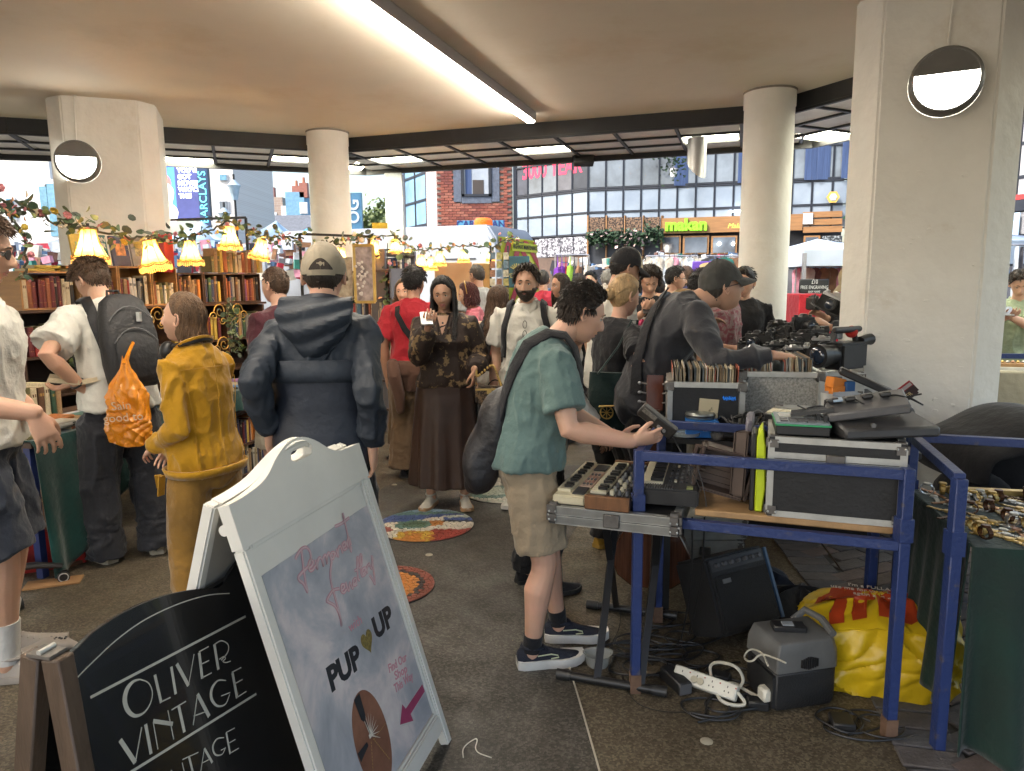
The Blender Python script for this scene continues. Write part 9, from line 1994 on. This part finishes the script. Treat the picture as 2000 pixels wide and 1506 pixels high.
mb=MB();mb.tube([D.spine((.088*math.sin(a_),-.012+.080*math.cos(a_),1.485+.012*-math.cos(a_)))for a_ in np.linspace(0,2*PI,25)[:-1]],.020,8,closed=True,flat=1.6);D.part('collar',mb,NJ)
mb=MB()
for z in(1.24,1.31):mb.tube([D.tp(z,a_,.05)for a_ in list(np.linspace(105,130,6))],.002,4);mb.tube([D.tp(z,a_,.05)for a_ in list(np.linspace(230,255,6))],.002,4)
D.part('stitching',mb,NJ)
# E man behind
E=person('man with cropped hair and maroon top looking left behind the navy jacket',X(548,4.7),4.7,55,1.67,1.0,head=(10,-3,0),skin='fair',det=2,top=dict(mat=fab('maroon_top',(.07,.018,.026)),sleeve='short',slen=.8),bot=dict(kind='shorts',mat=fab('stone_short',(.42,.38,.30)),hem=.50),shoe=dict(mat=WHITE,smat=SOLEW),hair=dict(kind='short',mat='brown',th=.008,cl=.012,cr=.004))
# F woman in brown
BRW=M('brown_satin',(.038,.021,.016),.38,var=.15,vs=2,bump=.25,bs=8,spec=.5);BLOUSE=M('floral_blouse',(.034,.019,.014),.75,var=.3,vs=14,bump=.4,bs=16,col2=(.20,.135,.065),thr=(.56,.60),det=6)
Fw=person('woman with long black hair, dark floral blouse and long brown skirt reading her phone',-.455,4.87,178,1.60,1.20,fem=1,hunch=4,head=(-3,12,4),Rw=P(836,640,4.56),Rn=(0,-.6,.8),Rp=(.35,-.3,-1),Lw=P(926,722,4.68),Lp=(-.35,-.8,-.7),Ld=(0,.1,-1),skin='olive',det=3,bust=.055,belly=.035,curl=.6,
 top=dict(mat=BLOUSE,sleeve='long',hem=.93,off=.022,soff=.038,flare=-.004,cuff=.93,cuffw=.6,name='blouse',wr=.012,collar=0),bot=dict(kind='skirt',mat=BRW,hem=.165,flare=.30,fold=.10,waist=1.06),shoe=dict(mat=M('shoe_oat',(.46,.44,.39),.7),smat=M('gum_sole',(.36,.22,.12),.6),len=.265),hair=dict(kind='long',mat='black',th=.012,len=.38,n=360,wave=.004,front=1,fall=.85),feet=((-.13,.03,12),(.13,.03,-12)))
mb=MB();nk=[Fw.tp(1.47,a_,.02)for a_ in(35,15)];mb.add([Fw.spine((-.045,.075,1.468)),Fw.spine((.045,.075,1.468)),Fw.tp(1.33,0,.027)],[(0,1,2)]);Fw.part('neckline',mb,SKIN['olive'],rec=False)
mb=MB()
for sg in(-1,1):mb.add([Fw.spine((sg*.06,.05,1.492)),Fw.spine((sg*.075,.082,1.452)),Fw.tp(1.31,sg*3,.032),Fw.spine((sg*.04,.092,1.462))],[(0,1,2,3)])
Fw.part('blouse_collar',mb,BLOUSE,rec=False,solid=.006)
mb=MB();mb.sph(Fw.tp(1.415,0,.030),(.008,.005,.009),8,6);mb.tube([Fw.spine((.05*math.sin(a_),.07,1.47-.055*math.cos(a_)))for a_ in np.linspace(-1.2,1.2,9)],.0012,4);Fw.part('necklace',mb,INK)
q_=P(833,622,4.53);held('phone','silver phone held up by the woman in brown','phone',[('body',MB().box(q_,(.078,.155,.012),rotm(10,-28)),SILV,.004),('lens_bump',MB().box(q_+V((.0,.03,-.01)),(.03,.03,.008),rotm(10,-28)),BPL,.002)],q_)
q_=P(956,772,4.62);MONO=M('monogram_bag',(.050,.030,.018),.5,var=.5,vs=34,col2=(.16,.10,.05),thr=(.5,.56));t=thing('handbag','small brown patterned handbag with gold chain carried by the woman in brown','handbag',q_);MB().box(q_,(.185,.085,.125)).obj('bag',MONO,t,bevel=.018,seg=3);mb=MB();mb.bar(q_+V((-.09,-.046,.045)),q_+V((.09,-.046,.045)),.006,.012);mb.box(q_+V((0,-.046,.03)),(.03,.008,.03));mb.obj('clasp',WG[0],t)
mb=MB();hw=Fw.W@Fw.J[-1][2];mb.tube([q_+V((-.085,0,.06)),q_+V((-.09,0,.11)),hw+V((.0,0,-.04))],.006,6);mb.obj('handle',MONO,t);mb=MB();pts=[hw+V((.02,-.03,.0)),hw+V((.03,-.03,-.03)),q_+V((.02,-.02,.20)),q_+V((.06,-.01,.12)),q_+V((.08,0,.06))]
for i in range(24):a_=V(catmull([(p.x,p.z)for p in pts],6)[i][0:1]+(q_.y-.03,catmull([(p.x,p.z)for p in pts],6)[i][1]));mb.sph(a_,(.008,.005,.010),6,4)
mb.obj('chain',WG[0],t)
q_=P(968,795,4.85);t=thing('shopping_bag','black paper shopping bag with looped white logo behind the handbag','bag',q_);MB().box(q_+V((.0,.04,-.06)),(.26,.10,.34),rotm(12)).obj('bag',BLK,t,bevel=.006);mb=MB();mb.tube([q_+V((.06*math.cos(a_),.0,.11+.08*math.sin(a_)))for a_ in np.linspace(0,PI,9)],.005,5);mb.obj('handle',BLK,t);text('lettering','SQUARE\nTHE',M('bag_logo',(.45,.45,.42),.5),t,frame(q_+rotm(12)@V((0,-.062,-.04))+V((0,.04,0)),rotm(12)@V((1,0,0)),(0,0,1)),.05,.001)
# G red tee man, back to us
Gm=person('man in red tee with black sling strap and brown jumper tied at the waist',X(805,5.6),5.6,-8,1.68,1.05,head=(-8,6,0),skin='olive',det=2,top=dict(mat=fab('red_tee',(.36,.018,.028)),sleeve='short',slen=.8,soff=.022,hem=.88),bot=dict(kind='trousers',mat=fab('khaki_brown',(.13,.085,.05)),fit=.05,hemr=.08,wr=.014),shoe=dict(mat=BLK,smat=SOLEB),hair=dict(kind='short',mat='black',th=.020,cl=.03))
Gm.part('sling_strap',ribbon([Gm.tp(z,a_,.035)for z,a_ in((1.42,205),(1.36,200),(1.25,185),(1.15,170),(1.08,150))],[Gm.tp(z,a_,.2)-Gm.tp(z,a_,0)for z,a_ in((1.42,205),(1.36,200),(1.25,185),(1.15,170),(1.08,150))],.05,.008),BLK)
JMP=fab('brown_jumper',(.115,.060,.042),bump=.6);mb=MB();mb.loft([Gm.ring(z,o_,30)for z,o_ in((.74,.03),(.80,.05),(.90,.05),(.96,.045),(1.0,.03))]);o=Gm.part('tied_jumper',mb,JMP);remesh_later(o,.014,3,folds(.012,.07,(1,1,.5),5));mb=MB();mb.tube([Gm.tp(.97,-150,.06),Gm.tp(.88,-160,.09),Gm.tp(.72,-158,.08),Gm.tp(.60,-158,.07)],[.05,.055,.05,.035],10,round_ends=True);o=Gm.part('jumper_sleeve',mb,JMP)
# H woman in beige facing us
H=person('woman with loose brown hair and cream knit facing us beyond the red tee',X(794,6.3),6.3,165,1.60,1.0,fem=1,head=(6,0,0),skin='fair',det=2,top=dict(mat=fab('cream_knit',(.50,.42,.30)),sleeve='long',hem=.88,off=.03,soff=.025),bot=dict(kind='skirt',mat=fab('olive_brown',(.12,.085,.05)),hem=.12,flare=.2,fold=.12),shoe=dict(mat=BLK,smat=SOLEB),hair=dict(kind='long',mat='mid',th=.010,len=.22,n=200,wave=.012),Rw=P(812,640,6.0))
q_=P(790,650,5.95);
# I back of head, J, K
I=person('man with receding grey hair and white tee under the wide straw brim',X(936,8.0),8.0,25,1.76,1.05,head=(15,5,0),skin='olive',det=1,top=dict(mat=fab('grey_tee',(.34,.35,.36)),sleeve='short'),bot=dict(kind='trousers',mat=CHAR),shoe=dict(mat=BLK,smat=SOLEB),hair=dict(kind='short',mat='salt',th=.008,cl=.015))
Jw=person('woman with burgundy hair, gold hairband and pink top in profile',X(925,6.7),6.7,95,1.56,1.08,fem=1,head=(0,12,0),skin='fair',det=2,top=dict(mat=fab('pink_top',(.45,.13,.17)),sleeve='short'),bot=dict(kind='trousers',mat=CHAR),shoe=dict(mat=WHITE,smat=SOLEW),hair=dict(kind='bob',mat='red',th=.014,len=.10,n=200,wave=.004,fall=.6),Lw=P(893,625,6.5))
mb=MB();mb.tube([Jw.hp(a_,e_,.03)for a_,e_ in((-85,5),(-85,40),(-80,75),(80,80),(85,40),(85,5))],.006,6);Jw.part('hairband',mb,WG[0])
Kw=person('woman with long wavy brown hair and black vest top turned away',X(968,5.7),5.7,-28,1.53,1.02,fem=1,head=(-28,4,0),skin='tan',det=2,top=dict(mat=BLK,sleeve='none',hem=.98,off=.010,collar=0),bot=dict(kind='trousers',mat=fab('white_trouser',(.5,.49,.46)),waist=1.08),shoe=dict(mat=WHITE,smat=SOLEW),hair=dict(kind='long',mat='brown',th=.014,len=.36,n=300,wave=.02))
# L bearded man
POLO=fab('white_polo',(.58,.56,.50),var=.06)
Lm=person('bearded man in white polo with black backpack straps looking past the camera',X(1030,4.9),4.9,172,1.67,1.06,head=(-4,3,0),skin='tan',det=3,top=dict(mat=POLO,sleeve='short',slen=.72,hem=.86,off=.018,soff=.018,name='polo_shirt',collar=0),bot=dict(kind='shorts',mat=NAVYS,hem=.5),shoe=dict(mat=WHITE,smat=SOLEW),hair=dict(kind='short',mat='dark',th=.016,cl=.03,line='rec',beard=.010,rough=.5),Lw=P(1085,745,4.75),belly=.015)
for sd in(-1,1):strap_over(Lm,sd,1.10,1.15,BLK,.026,.05,x=.12,a0=58)
mb=MB()
for sg in(-1,1):mb.add([Lm.spine((sg*.012,.088,1.445)),Lm.spine((sg*.030,.092,1.415)),Lm.spine((sg*.085,.062,1.455)),Lm.spine((sg*.062,.045,1.497))],[(0,1,2,3)])
mb.tube([Lm.spine((.066*math.sin(a_),-.012+.06*math.cos(a_),1.488-.01*math.cos(a_)))for a_ in np.linspace(.8,2*PI-.8,17)],.013,6,flat=1.4);Lm.part('collar',mb,POLO,rec=False,solid=.006)
for k in(0,1):mb=MB();c=Lm.tp(1.345-.07*k,0,.030);mb.tube([c+V((.014*math.cos(a_),.002,.026*math.sin(a_)))for a_ in np.linspace(0,2*PI,15)[:-1]],.0022,5,closed=True);Lm.part('hung_glasses',mb,BPL)
# M, N further back
Mm=person('man in red top with cropped grey hair in front of the van doors',X(1062,8.3),8.3,10,1.70,1.1,skin='tan',det=1,top=dict(mat=fab('crimson_top',(.42,.03,.06)),sleeve='short'),bot=dict(kind='trousers',mat=CHAR),shoe=dict(mat=BLK,smat=SOLEB),hair=dict(kind='short',mat='salt',th=.008,cl=.012),head=(-20,0,0))
Nw=person('woman with straight dark hair in profile under the totes rail',X(1104,6.9),6.9,118,1.64,1.0,fem=1,skin='olive',det=2,top=dict(mat=fab('cream_top',(.5,.46,.4)),sleeve='short'),bot=dict(kind='trousers',mat=CHAR),shoe=dict(mat=BLK,smat=SOLEB),hair=dict(kind='long',mat='dark',th=.011,len=.24,n=200,wave=.003),head=(0,3,0))
# O trucker cap man
Om=person('tall young man in black and cream trucker cap looking down to the right',X(1192,4.7),4.7,-72,1.78,.98,head=(0,18,0),hunch=12,skin='olive',det=2,top=dict(mat=WHITE,sleeve='short',slen=.75),bot=dict(kind='trousers',mat=BLK),shoe=dict(mat=BLK,smat=SOLEW),hair=dict(kind='short',mat='black',th=.014,cl=.02,line='cap',cap=True))
cap(Om,BLK,BLK,fab('cap_cream',(.55,.48,.34)),name='trucker_cap');mb=MB();c=Om.hp(0,42,.036);HRm=Om.HR;mb.tube([c+HRm@V((.028*math.cos(a_),.004-.012*math.sin(a_),.016*math.sin(a_)))for a_ in np.linspace(0,2*PI,17)[:-1]],.003,5,closed=True);mb.tube([c+HRm@V((-.02,.006,-.002)),c+HRm@V((.02,.006,.004))],.005,5,flat=.5);Om.part('cap_badge',mb,INK)
# P blonde woman with tote
Pw=person('blonde woman with pinned up hair, black tee and dark green tote',X(1205,3.95),3.95,-58,1.59,.98,fem=1,head=(-2,6,0),skin='fair',det=3,top=dict(mat=BLK,sleeve='short',slen=.75,hem=.86,off=.02),bot=dict(kind='trousers',mat=fab('dark_trouser',(.015,.015,.017)),fit=.03),shoe=dict(mat=M('mustard_shoe',(.42,.25,.03),.7),smat=M('mustard_sole',(.38,.23,.04),.7),len=.29,w=1.15),hair=dict(kind='short',bun=1,mat='blonde',th=.014,cl=.04,line='long',cr=.005),Lw=P(1252,640,4.15),Rw=P(1222,740,3.80))
q_=P(1196,785,3.74);t=thing('tote_bag','dark green tote bag with gold cannon print on the blonde woman','bag',q_);TG_=fab('tote_green',(.008,.022,.022));mb=MB();rt=rotm(-20);mb.loft([[q_+rt@V((w_*math.cos(a_),d_*math.sin(a_)+.02,z))for a_ in np.linspace(0,2*PI,25)[:-1]]for z,w_,d_ in((-.22,.10,.04),(-.21,.135,.055),(0,.14,.06),(.12,.132,.035),(.155,.13,.02))]);mb.obj('bag',TG_,t)
mb=MB();sh_=Pw.W@Pw.spine((.13,-.01,1.465));mb.tube([q_+V((-.08,0,.15)),q_.lerp(sh_,.6)+V((-.04,-.03,.04)),sh_+V((-.01,-.03,.012)),sh_+V((.03,.02,.01)),q_.lerp(sh_,.6)+V((.05,-.02,.02)),q_+V((.08,.0,.15))],.010,6,flat=.4);mb.obj('strap',TG_,t)
GOLDP=M('gold_print_cannon',(.40,.27,.06),.5);mb=MB();c=q_+rt@V((.0,-.046,-.02));rx_=rt@V((1,0,0));mb.tube([c+rx_*(.034*math.cos(a_)-.02)+V((0,0,.034*math.sin(a_)-.03))for a_ in np.linspace(0,2*PI,17)[:-1]],.004,5,closed=True)
for k in range(4):a_=k*PI/4;mb.tube([c+rx_*(.032*math.cos(a_)-.02)+V((0,0,.032*math.sin(a_)-.03)),c+rx_*(-.032*math.cos(a_)-.02)+V((0,0,-.032*math.sin(a_)-.03))],.002,4)
mb.tube([c+rx_*-.06+V((0,0,.0)),c+rx_*.07+V((0,0,.012))],[.016,.011],8,flat=.4);mb.obj('cannon_print',GOLDP,t)
q_=P(1252,640,4.08);held('phone','phone in a bright pink case held by the blonde woman','phone',[('case',MB().box(q_+V((0,0,-.02)),(.03,.07,.12),rotm(-58,30)),M('pink_case',(.6,.02,.12),.5),.006)],q_)
# Q white linen shirt behind the teal man
Q=person('person in loose white linen shirt mostly hidden behind the teal tee man',X(1040,3.45),3.45,-65,1.50,1.05,lean=16,hunch=14,head=(0,25,0),skin='brown',det=2,top=dict(mat=fab('linen',(.54,.53,.48),bump=.7),sleeve='long',hem=.74,off=.04,soff=.036,cuff=.92,cuffw=.9,wr=.016),bot=dict(kind='trousers',mat=fab('dark_trouser',(.015,.015,.017))),shoe=dict(mat=BLK,smat=SOLEB),hair=dict(kind='short',mat='dark',th=.012),Rw=P(1158,845,3.3),Lw=P(1165,840,3.6))
# R the man in the teal tee
TEAL=fab('teal_tee',(.125,.195,.185),var=.10);KHK=fab('khaki_short',(.34,.27,.185),var=.10)
R=person('man in teal tee and khaki shorts leaning over the keyboards holding a black gadget',.06,2.80,-84,1.60,1.08,lean=11,hunch=17,head=(6,20,0),Rw=P(1232,862,2.60),Lw=P(1205,858,2.86),Rn=(-.75,.25,.6),Ln=(.6,.3,.7),Rp=(.5,-.8,-1),Lp=(-.5,-.8,-1),Rd=(.12,1,.18),Ld=(-.1,1,-.1),curl=.42,skin='fair',det=3,belly=.012,
 top=dict(mat=TEAL,sleeve='short',slen=.74,soff=.016,hem=.905,off=.020,flare=.014,wr=.017,ws=.075,drape=.35),bot=dict(kind='shorts',mat=KHK,hem=.55,fit=.022,wr=.014,waist=.98),shoe=dict(mat=M('knit_navy',(.016,.020,.035),.8,bump=.4,bs=250),smat=M('foam_white',(.66,.65,.62),.6),len=.305,sole=.040,w=1.08,sock=BLK,sockz=.84),hair=dict(kind='short',mat='dark',th=.013,cl=.04,cr=.004,topv=.7,rough=.5,sweep=(.2,-.9,.2),n=1100),feet=((-.12,.16,-6),(.10,.0,4)))
for sd in(1,-1)[:1]:strap_over(R,sd,1.18,1.00,BLK,.034,.060,x=.105,name='bag_strap',a1=172)
R.part('bag_strap',ribbon([R.tp(z,a_,.034)for z,a_ in((1.05,-150),(1.2,-120),(1.32,-80),(1.40,-45),(1.34,-10))],[R.tp(z,a_,.2)-R.tp(z,a_,0)for z,a_ in((1.05,-150),(1.2,-120),(1.32,-80),(1.40,-45),(1.34,-10))],.05,.010),BLK)
mb=MB()
q_=R.W@R.tp(.98,172,.08);PK=M('nylon_black',(.018,.017,.020),.5,var=.3,vs=6,bump=.7,bs=14);t=thing('shoulder_bag','black nylon duffel bag slung on the back of the teal tee man','bag',q_)
def duf(u,v):
 a_=u*2*PI;e=(v-.5)*2;r=(1-abs(e)**3.5)**.5;l=e*.23;p=V((.088*r*math.cos(a_)*(1+.12*math.sin(a_*3+e*5)),-.155-.012+.095*r*math.sin(a_)*(1+.1*math.sin(a_*2+7*e))-.06*e*-1,1.0+l));return R.W@R.spine(V((p.x+.0,p.y,p.z)))
mb.grid(duf,40,30);mb.obj('bag',PK,t,rec=False)
mb=MB();Wr,hd,pn,tl=R.handL;E_=R.J[-1][1];c=Wr+(E_-Wr).normalized()*.02;mb.tube([c+(pn*math.cos(a_)+tl*math.sin(a_))*.033 for a_ in np.linspace(0,2*PI,17)[:-1]],.008,6,closed=True,flat=1.2);R.part('watch_strap',mb,BPL);mb=MB();mb.sph(c-pn*-.034*-1,(.014,.014,.014),10,6);R.part('watch_case',mb,WG[2])
for sd in(-1,1):
 mb=MB();lg=R.LG[sd];o_=V((lg[2].x,lg[2].y,0))+lg[3]*.05;rt_=V((lg[3].y,-lg[3].x,0));mb.tube([o_+rt_*.045+lg[3]*x+V((0,0,z))for x,z in((-.03,.070),(.03,.074),(.06,.066),(.065,.056),(.03,.052))],.003,5);R.part('shoe_emblem',mb,M('emblem_lime',(.55,.58,.40),.5))
# the gadget in his hands
q_=P(1284,822,2.60);t=thing('gadget','black handheld gadget with chrome screws examined by the teal tee man','gadget',q_);rt=rotm(-10,0,38)@Matrix.Rotation(R_(25),3,'X');MB().box(q_,(.155,.032,.052),rt).obj('housing',M('gadget_black',(.03,.027,.024),.4,var=.5,vs=30),t,bevel=.005);
for x in(.015,.04):mb=MB();c=q_+rt@V((x,-.017,-.005));mb.cyl(c,c+rt@V((0,-.004,0)),.007,n=12);mb.obj('chrome_screw',SILV,t)
MB().box(q_+rt@V((-.04,-.0165,.012)),(.06,.003,.018),rt).obj('label',M('faded_label',(.14,.13,.11),.5,var=.6,vs=60),t);cable([q_+rt@V((.078,0,-.01)),P(1325,875,2.6),P(1345,905,2.55),P(1370,960,2.52)],.002,CBK,'thin lead running from the gadget down over the blue rail')
# S T U
Sm=person('young man in black tee and headphones looking down at his phone',X(1266,6.2),6.2,178,1.68,1.02,head=(0,26,0),skin='tan',det=2,top=dict(mat=BLK,sleeve='short',slen=.85,soff=.025),bot=dict(kind='trousers',mat=fab('white_trouser',(.5,.49,.46))),shoe=dict(mat=WHITE,smat=SOLEW),hair=dict(kind='short',mat='dark',th=.024,cl=.04),Rw=P(1255,612,5.85),Lw=P(1275,612,5.85),Rn=(0,-.3,1),Ln=(0,-.3,1))
M4=Sm.W@frame(Sm.tp(1.27,0,.045),(-1,0,0),(0,0,1));text('shirt_print','PRX',M('print_shirt',(.5,.5,.5),.7),Sm.root,M4,.11,.002,bold=.004)
hpw=Sm.W@Sm.hc;t=thing('headphones','black over ear headphones on the young man with the phone','headphones',hpw);mb=MB();mb.tube([Sm.W@Sm.hp(math.copysign(90,s_),e_,.03)for s_,e_ in((-1,0),(-1,30),(-1,60),(-1,85),(1,60),(1,30),(1,0))],.010,7);mb.obj('headband',BPL,t)
for sg in(-1,1):mb=MB();mb.sph(Sm.W@Sm.hp(90*sg,-4,.018),(.024,.034,.042),12,8);mb.obj('ear_cup',BPL,t)
q_=P(1264,604,5.80);held('phone','phone held in both hands by the headphone wearer','phone',[('body',MB().box(q_,(.075,.13,.01),rotm(0,-30)),BPL,.003)],q_)
Tm=person('man in glasses and dark shirt with pale strap, in profile to the right',X(1308,7.2),7.2,-95,1.70,1.05,skin='tan',det=2,top=dict(mat=fab('dark_blue_shirt',(.02,.028,.045)),sleeve='short'),bot=dict(kind='trousers',mat=CHAR),shoe=dict(mat=BLK,smat=SOLEB),hair=dict(kind='short',mat='black',th=.014,cl=.02))
glasses(Tm,BPL)
Um=person('young man in grey tee with tan shoulder bag, head bowed',X(1322,4.75),4.75,-66,1.68,.98,lean=9,hunch=16,head=(0,32,0),skin='olive',det=2,top=dict(mat=fab('pale_grey_tee',(.33,.34,.33)),sleeve='short',slen=.8,soff=.025),bot=dict(kind='trousers',mat=fab('white_trouser',(.5,.49,.46))),shoe=dict(mat=WHITE,smat=SOLEW),hair=dict(kind='short',mat='black',th=.018,cl=.04,topv=.5,sweep=(0,.7,.1)),Lw=P(1375,640,4.6))
q_=Um.W@Um.spine((.05,-.16,1.33));t=thing('shoulder_bag','tan leather bag worn behind the young man in grey','bag',q_);mb=MB();mb.sph(P(1335,582,4.55),(.09,.05,.06),14,9,rotm(-20));mb.obj('bag',M('tan_leather',(.32,.20,.08),.5,var=.2),t)
# V the man in the black jacket flicking through records
BJ=M('black_jersey',(.019,.020,.027),.75,var=.2,vs=4,bump=.5,bs=14,sheen=.25)
Vm=person('man in dark jacket and grey cap bending to flick through records',X(1262,3.72),3.72,-86,1.80,.96,lean=33,hunch=12,head=(3,-12,0),Rw=P(1510,694,3.33),Lw=P(1420,750,3.75),Rp=(.8,-.3,-1),Rd=(-.05,1,-.12),Rn=(0,-.15,-1),curl=.35,skin='tan',det=3,
 top=dict(mat=BJ,sleeve='long',hem=.80,off=.020,soff=.014,name='jacket',wr=.020,cuff=.985,cuffw=1.1,ws=.12),bot=dict(kind='trousers',mat=fab('dark_work_trouser',(.013,.014,.018)),fit=.05,hemr=.075),shoe=dict(mat=BLK,smat=SOLEB),hair=dict(kind='short',mat='salt',th=.010,cl=.015,line='cap',cap=True))
GC=fab('washed_grey_cap',(.055,.055,.052),var=.3,vs=12);cap(Vm,GC,GC);glasses(Vm,BPL)
mb=MB();mb.loft([[Vm.tp(z,a_,.05)for a_ in np.linspace(150,265,14)]+[Vm.tp(z,a_,.036)for a_ in np.linspace(265,150,14)]for z in np.linspace(.86,1.38,8)])if 0 else None
Vm.part('cross_strap',ribbon([Vm.tp(z,a_,.045)for z,a_ in((.95,120),(1.08,140),(1.2,155),(1.32,175),(1.42,200))],[Vm.tp(z,a_,.2)-Vm.tp(z,a_,0)for z,a_ in((.95,120),(1.08,140),(1.2,155),(1.32,175),(1.42,200))],.055,.01),BLK)
# W X and the sellers
Wm=person('person in pink patterned shirt behind the record flicking man',X(1402,5.4),5.4,-150,1.68,1.0,skin='fair',det=1,top=dict(mat=M('patterned_shirt',(.48,.34,.33),.8,var=.3,vs=28,col2=(.30,.10,.12),thr=(.5,.54),bump=.4,bs=20),sleeve='long',cuff=.6),bot=dict(kind='trousers',mat=CHAR),shoe=dict(mat=BLK,smat=SOLEB),hair=dict(kind='short',mat='mid',th=.02,cl=.03),Rw=P(1432,680,5.1))
Xm=person('person in black standing left of the round column by the camera table',X(1452,5.9),5.9,170,1.66,1.05,skin='fair',det=1,top=dict(mat=BLK,sleeve='long'),bot=dict(kind='trousers',mat=BLK),shoe=dict(mat=BLK,smat=SOLEB),hair=dict(kind='short',mat='black',th=.016),head=(-30,10,0))
Ym=person('man in beige cap and dark coat half hidden by the broad column inspecting a camera',X(1700,5.5),5.5,78,1.68,1.1,hunch=14,head=(8,30,0),skin='tan',det=2,top=dict(mat=fab('slate_coat',(.045,.048,.056)),sleeve='long',name='coat',off=.03),bot=dict(kind='trousers',mat=CHAR),shoe=dict(mat=BLK,smat=SOLEB),hair=dict(kind='short',mat='grey',th=.01,line='cap',cap=True),Lw=P(1622,640,5.15),Rw=P(1600,628,5.25),Ld=(0,1,.6),Rd=(0,1,.6),curl=.6)
cap(Ym,fab('beige_cap',(.42,.34,.21)),fab('beige_cap',(.42,.34,.21)))
camera(P(1616,608,5.05),-30,'silver','silver camera lifted in the hands of the beige capped man',1.25,25);camera(P(1588,606,5.3),100,'slr','black camera with long lens dangling before the red counter',.95)
Zm=person('young man in pale green tee reading his phone at the far right',X(1992,6.3),6.3,150,1.62,1.05,head=(0,25,0),skin='tan',det=2,top=dict(mat=fab('sage_tee',(.30,.36,.24)),sleeve='short',slen=.8,soff=.02),bot=dict(kind='trousers',mat=fab('olive_trouser',(.10,.11,.06))),shoe=dict(mat=BLK,smat=SOLEW),hair=dict(kind='short',mat='dark',th=.022,cl=.04),Rw=P(1968,618,5.95),Lw=P(1975,620,6.0),Rn=(0,-.3,1),Ln=(0,-.3,1))
q_=P(1968,608,5.9);held('phone','phone read by the man in pale green','phone',[('body',MB().box(q_,(.075,.13,.01),rotm(-20,-30)),SILV,.003)],q_)
Z2=person('person in maroon tee half hidden at the right edge of the broad column',X(1936,6.0),6.0,60,1.42,1.0,skin='fair',det=1,top=dict(mat=fab('wine_tee',(.14,.025,.04)),sleeve='short',slen=.8),bot=dict(kind='trousers',mat=CHAR),shoe=dict(mat=BLK,smat=SOLEB),hair=dict(kind='short',mat='brown',th=.016),head=(30,20,0))
far=[(1157,530,9.4,150,'young man in dark suit far behind the trucker cap','black',(.02,.022,.03),'fair',0),(1182,527,8.8,-60,'grey haired person in grey top left of the trucker cap','grey',(.3,.3,.31),'fair',0),(1134,535,9.0,20,'person with curly dark hair by the tote rail','dark',(.25,.05,.2),'olive',0),(1240,535,9.2,160,'person in pale blue behind the headphone wearer','dark',(.3,.4,.5),'fair',1),(1345,520,9.6,30,'brown haired person before the purple banner','brown',(.05,.05,.12),'fair',1),(1288,545,9.0,0,'dark haired person in black behind the glasses man','black',(.03,.03,.03),'tan',0),(1395,540,8.9,180,'fair haired person facing us under the patterned shirts','mid',(.4,.1,.1),'fair',0)]
for px,py,Y,yw,lb,hm_,col_,sk_,fm_ in far:person(lb,X(px,Y),Y,yw,zt(px,py,Y),1.0,fem=fm_,skin=sk_,det=1,top=dict(mat=fab('far_%d'%px,col_),sleeve='short'),bot=dict(kind='trousers',mat=CHAR),shoe=dict(mat=BLK,smat=SOLEB),hair=dict(kind='short' if not fm_ else 'bob',mat=hm_,th=.018,cl=.03,len=.1))
# clog left on the floor beside the sunglasses man
q_=G(78,1283);t=thing('clog','pale pink holed clog on the floor behind the wooden sign leg','shoe',q_);mb=MB();rs=[]
for u in np.linspace(0,1,9):w_=float(np.interp(u,[0,.3,.7,1],[.03,.038,.052,.02]));hh=float(np.interp(u,[0,.35,.6,.9,1],[.035,.05,.075,.05,.02]));rs.append([q_+rotm(-60)@V((w_*math.cos(a_),u*.27-.13,.004+hh*(.5+.5*math.sin(a_))))for a_ in np.linspace(0,2*PI,15)[:-1]])
mb.loft(rs);mb.obj('upper',M('clog',(.3,.3,.3)),t);mb=MB();rr_=random.Random(2)
for i in range(8):p=q_+rotm(-60)@V((rr_.uniform(-.025,.025),rr_.uniform(.04,.10),.0));mb.sph(p+V((0,0,.068)),(.006,.006,.004),6,4)
mb.obj('vent_hole',BPL,t)
flush()
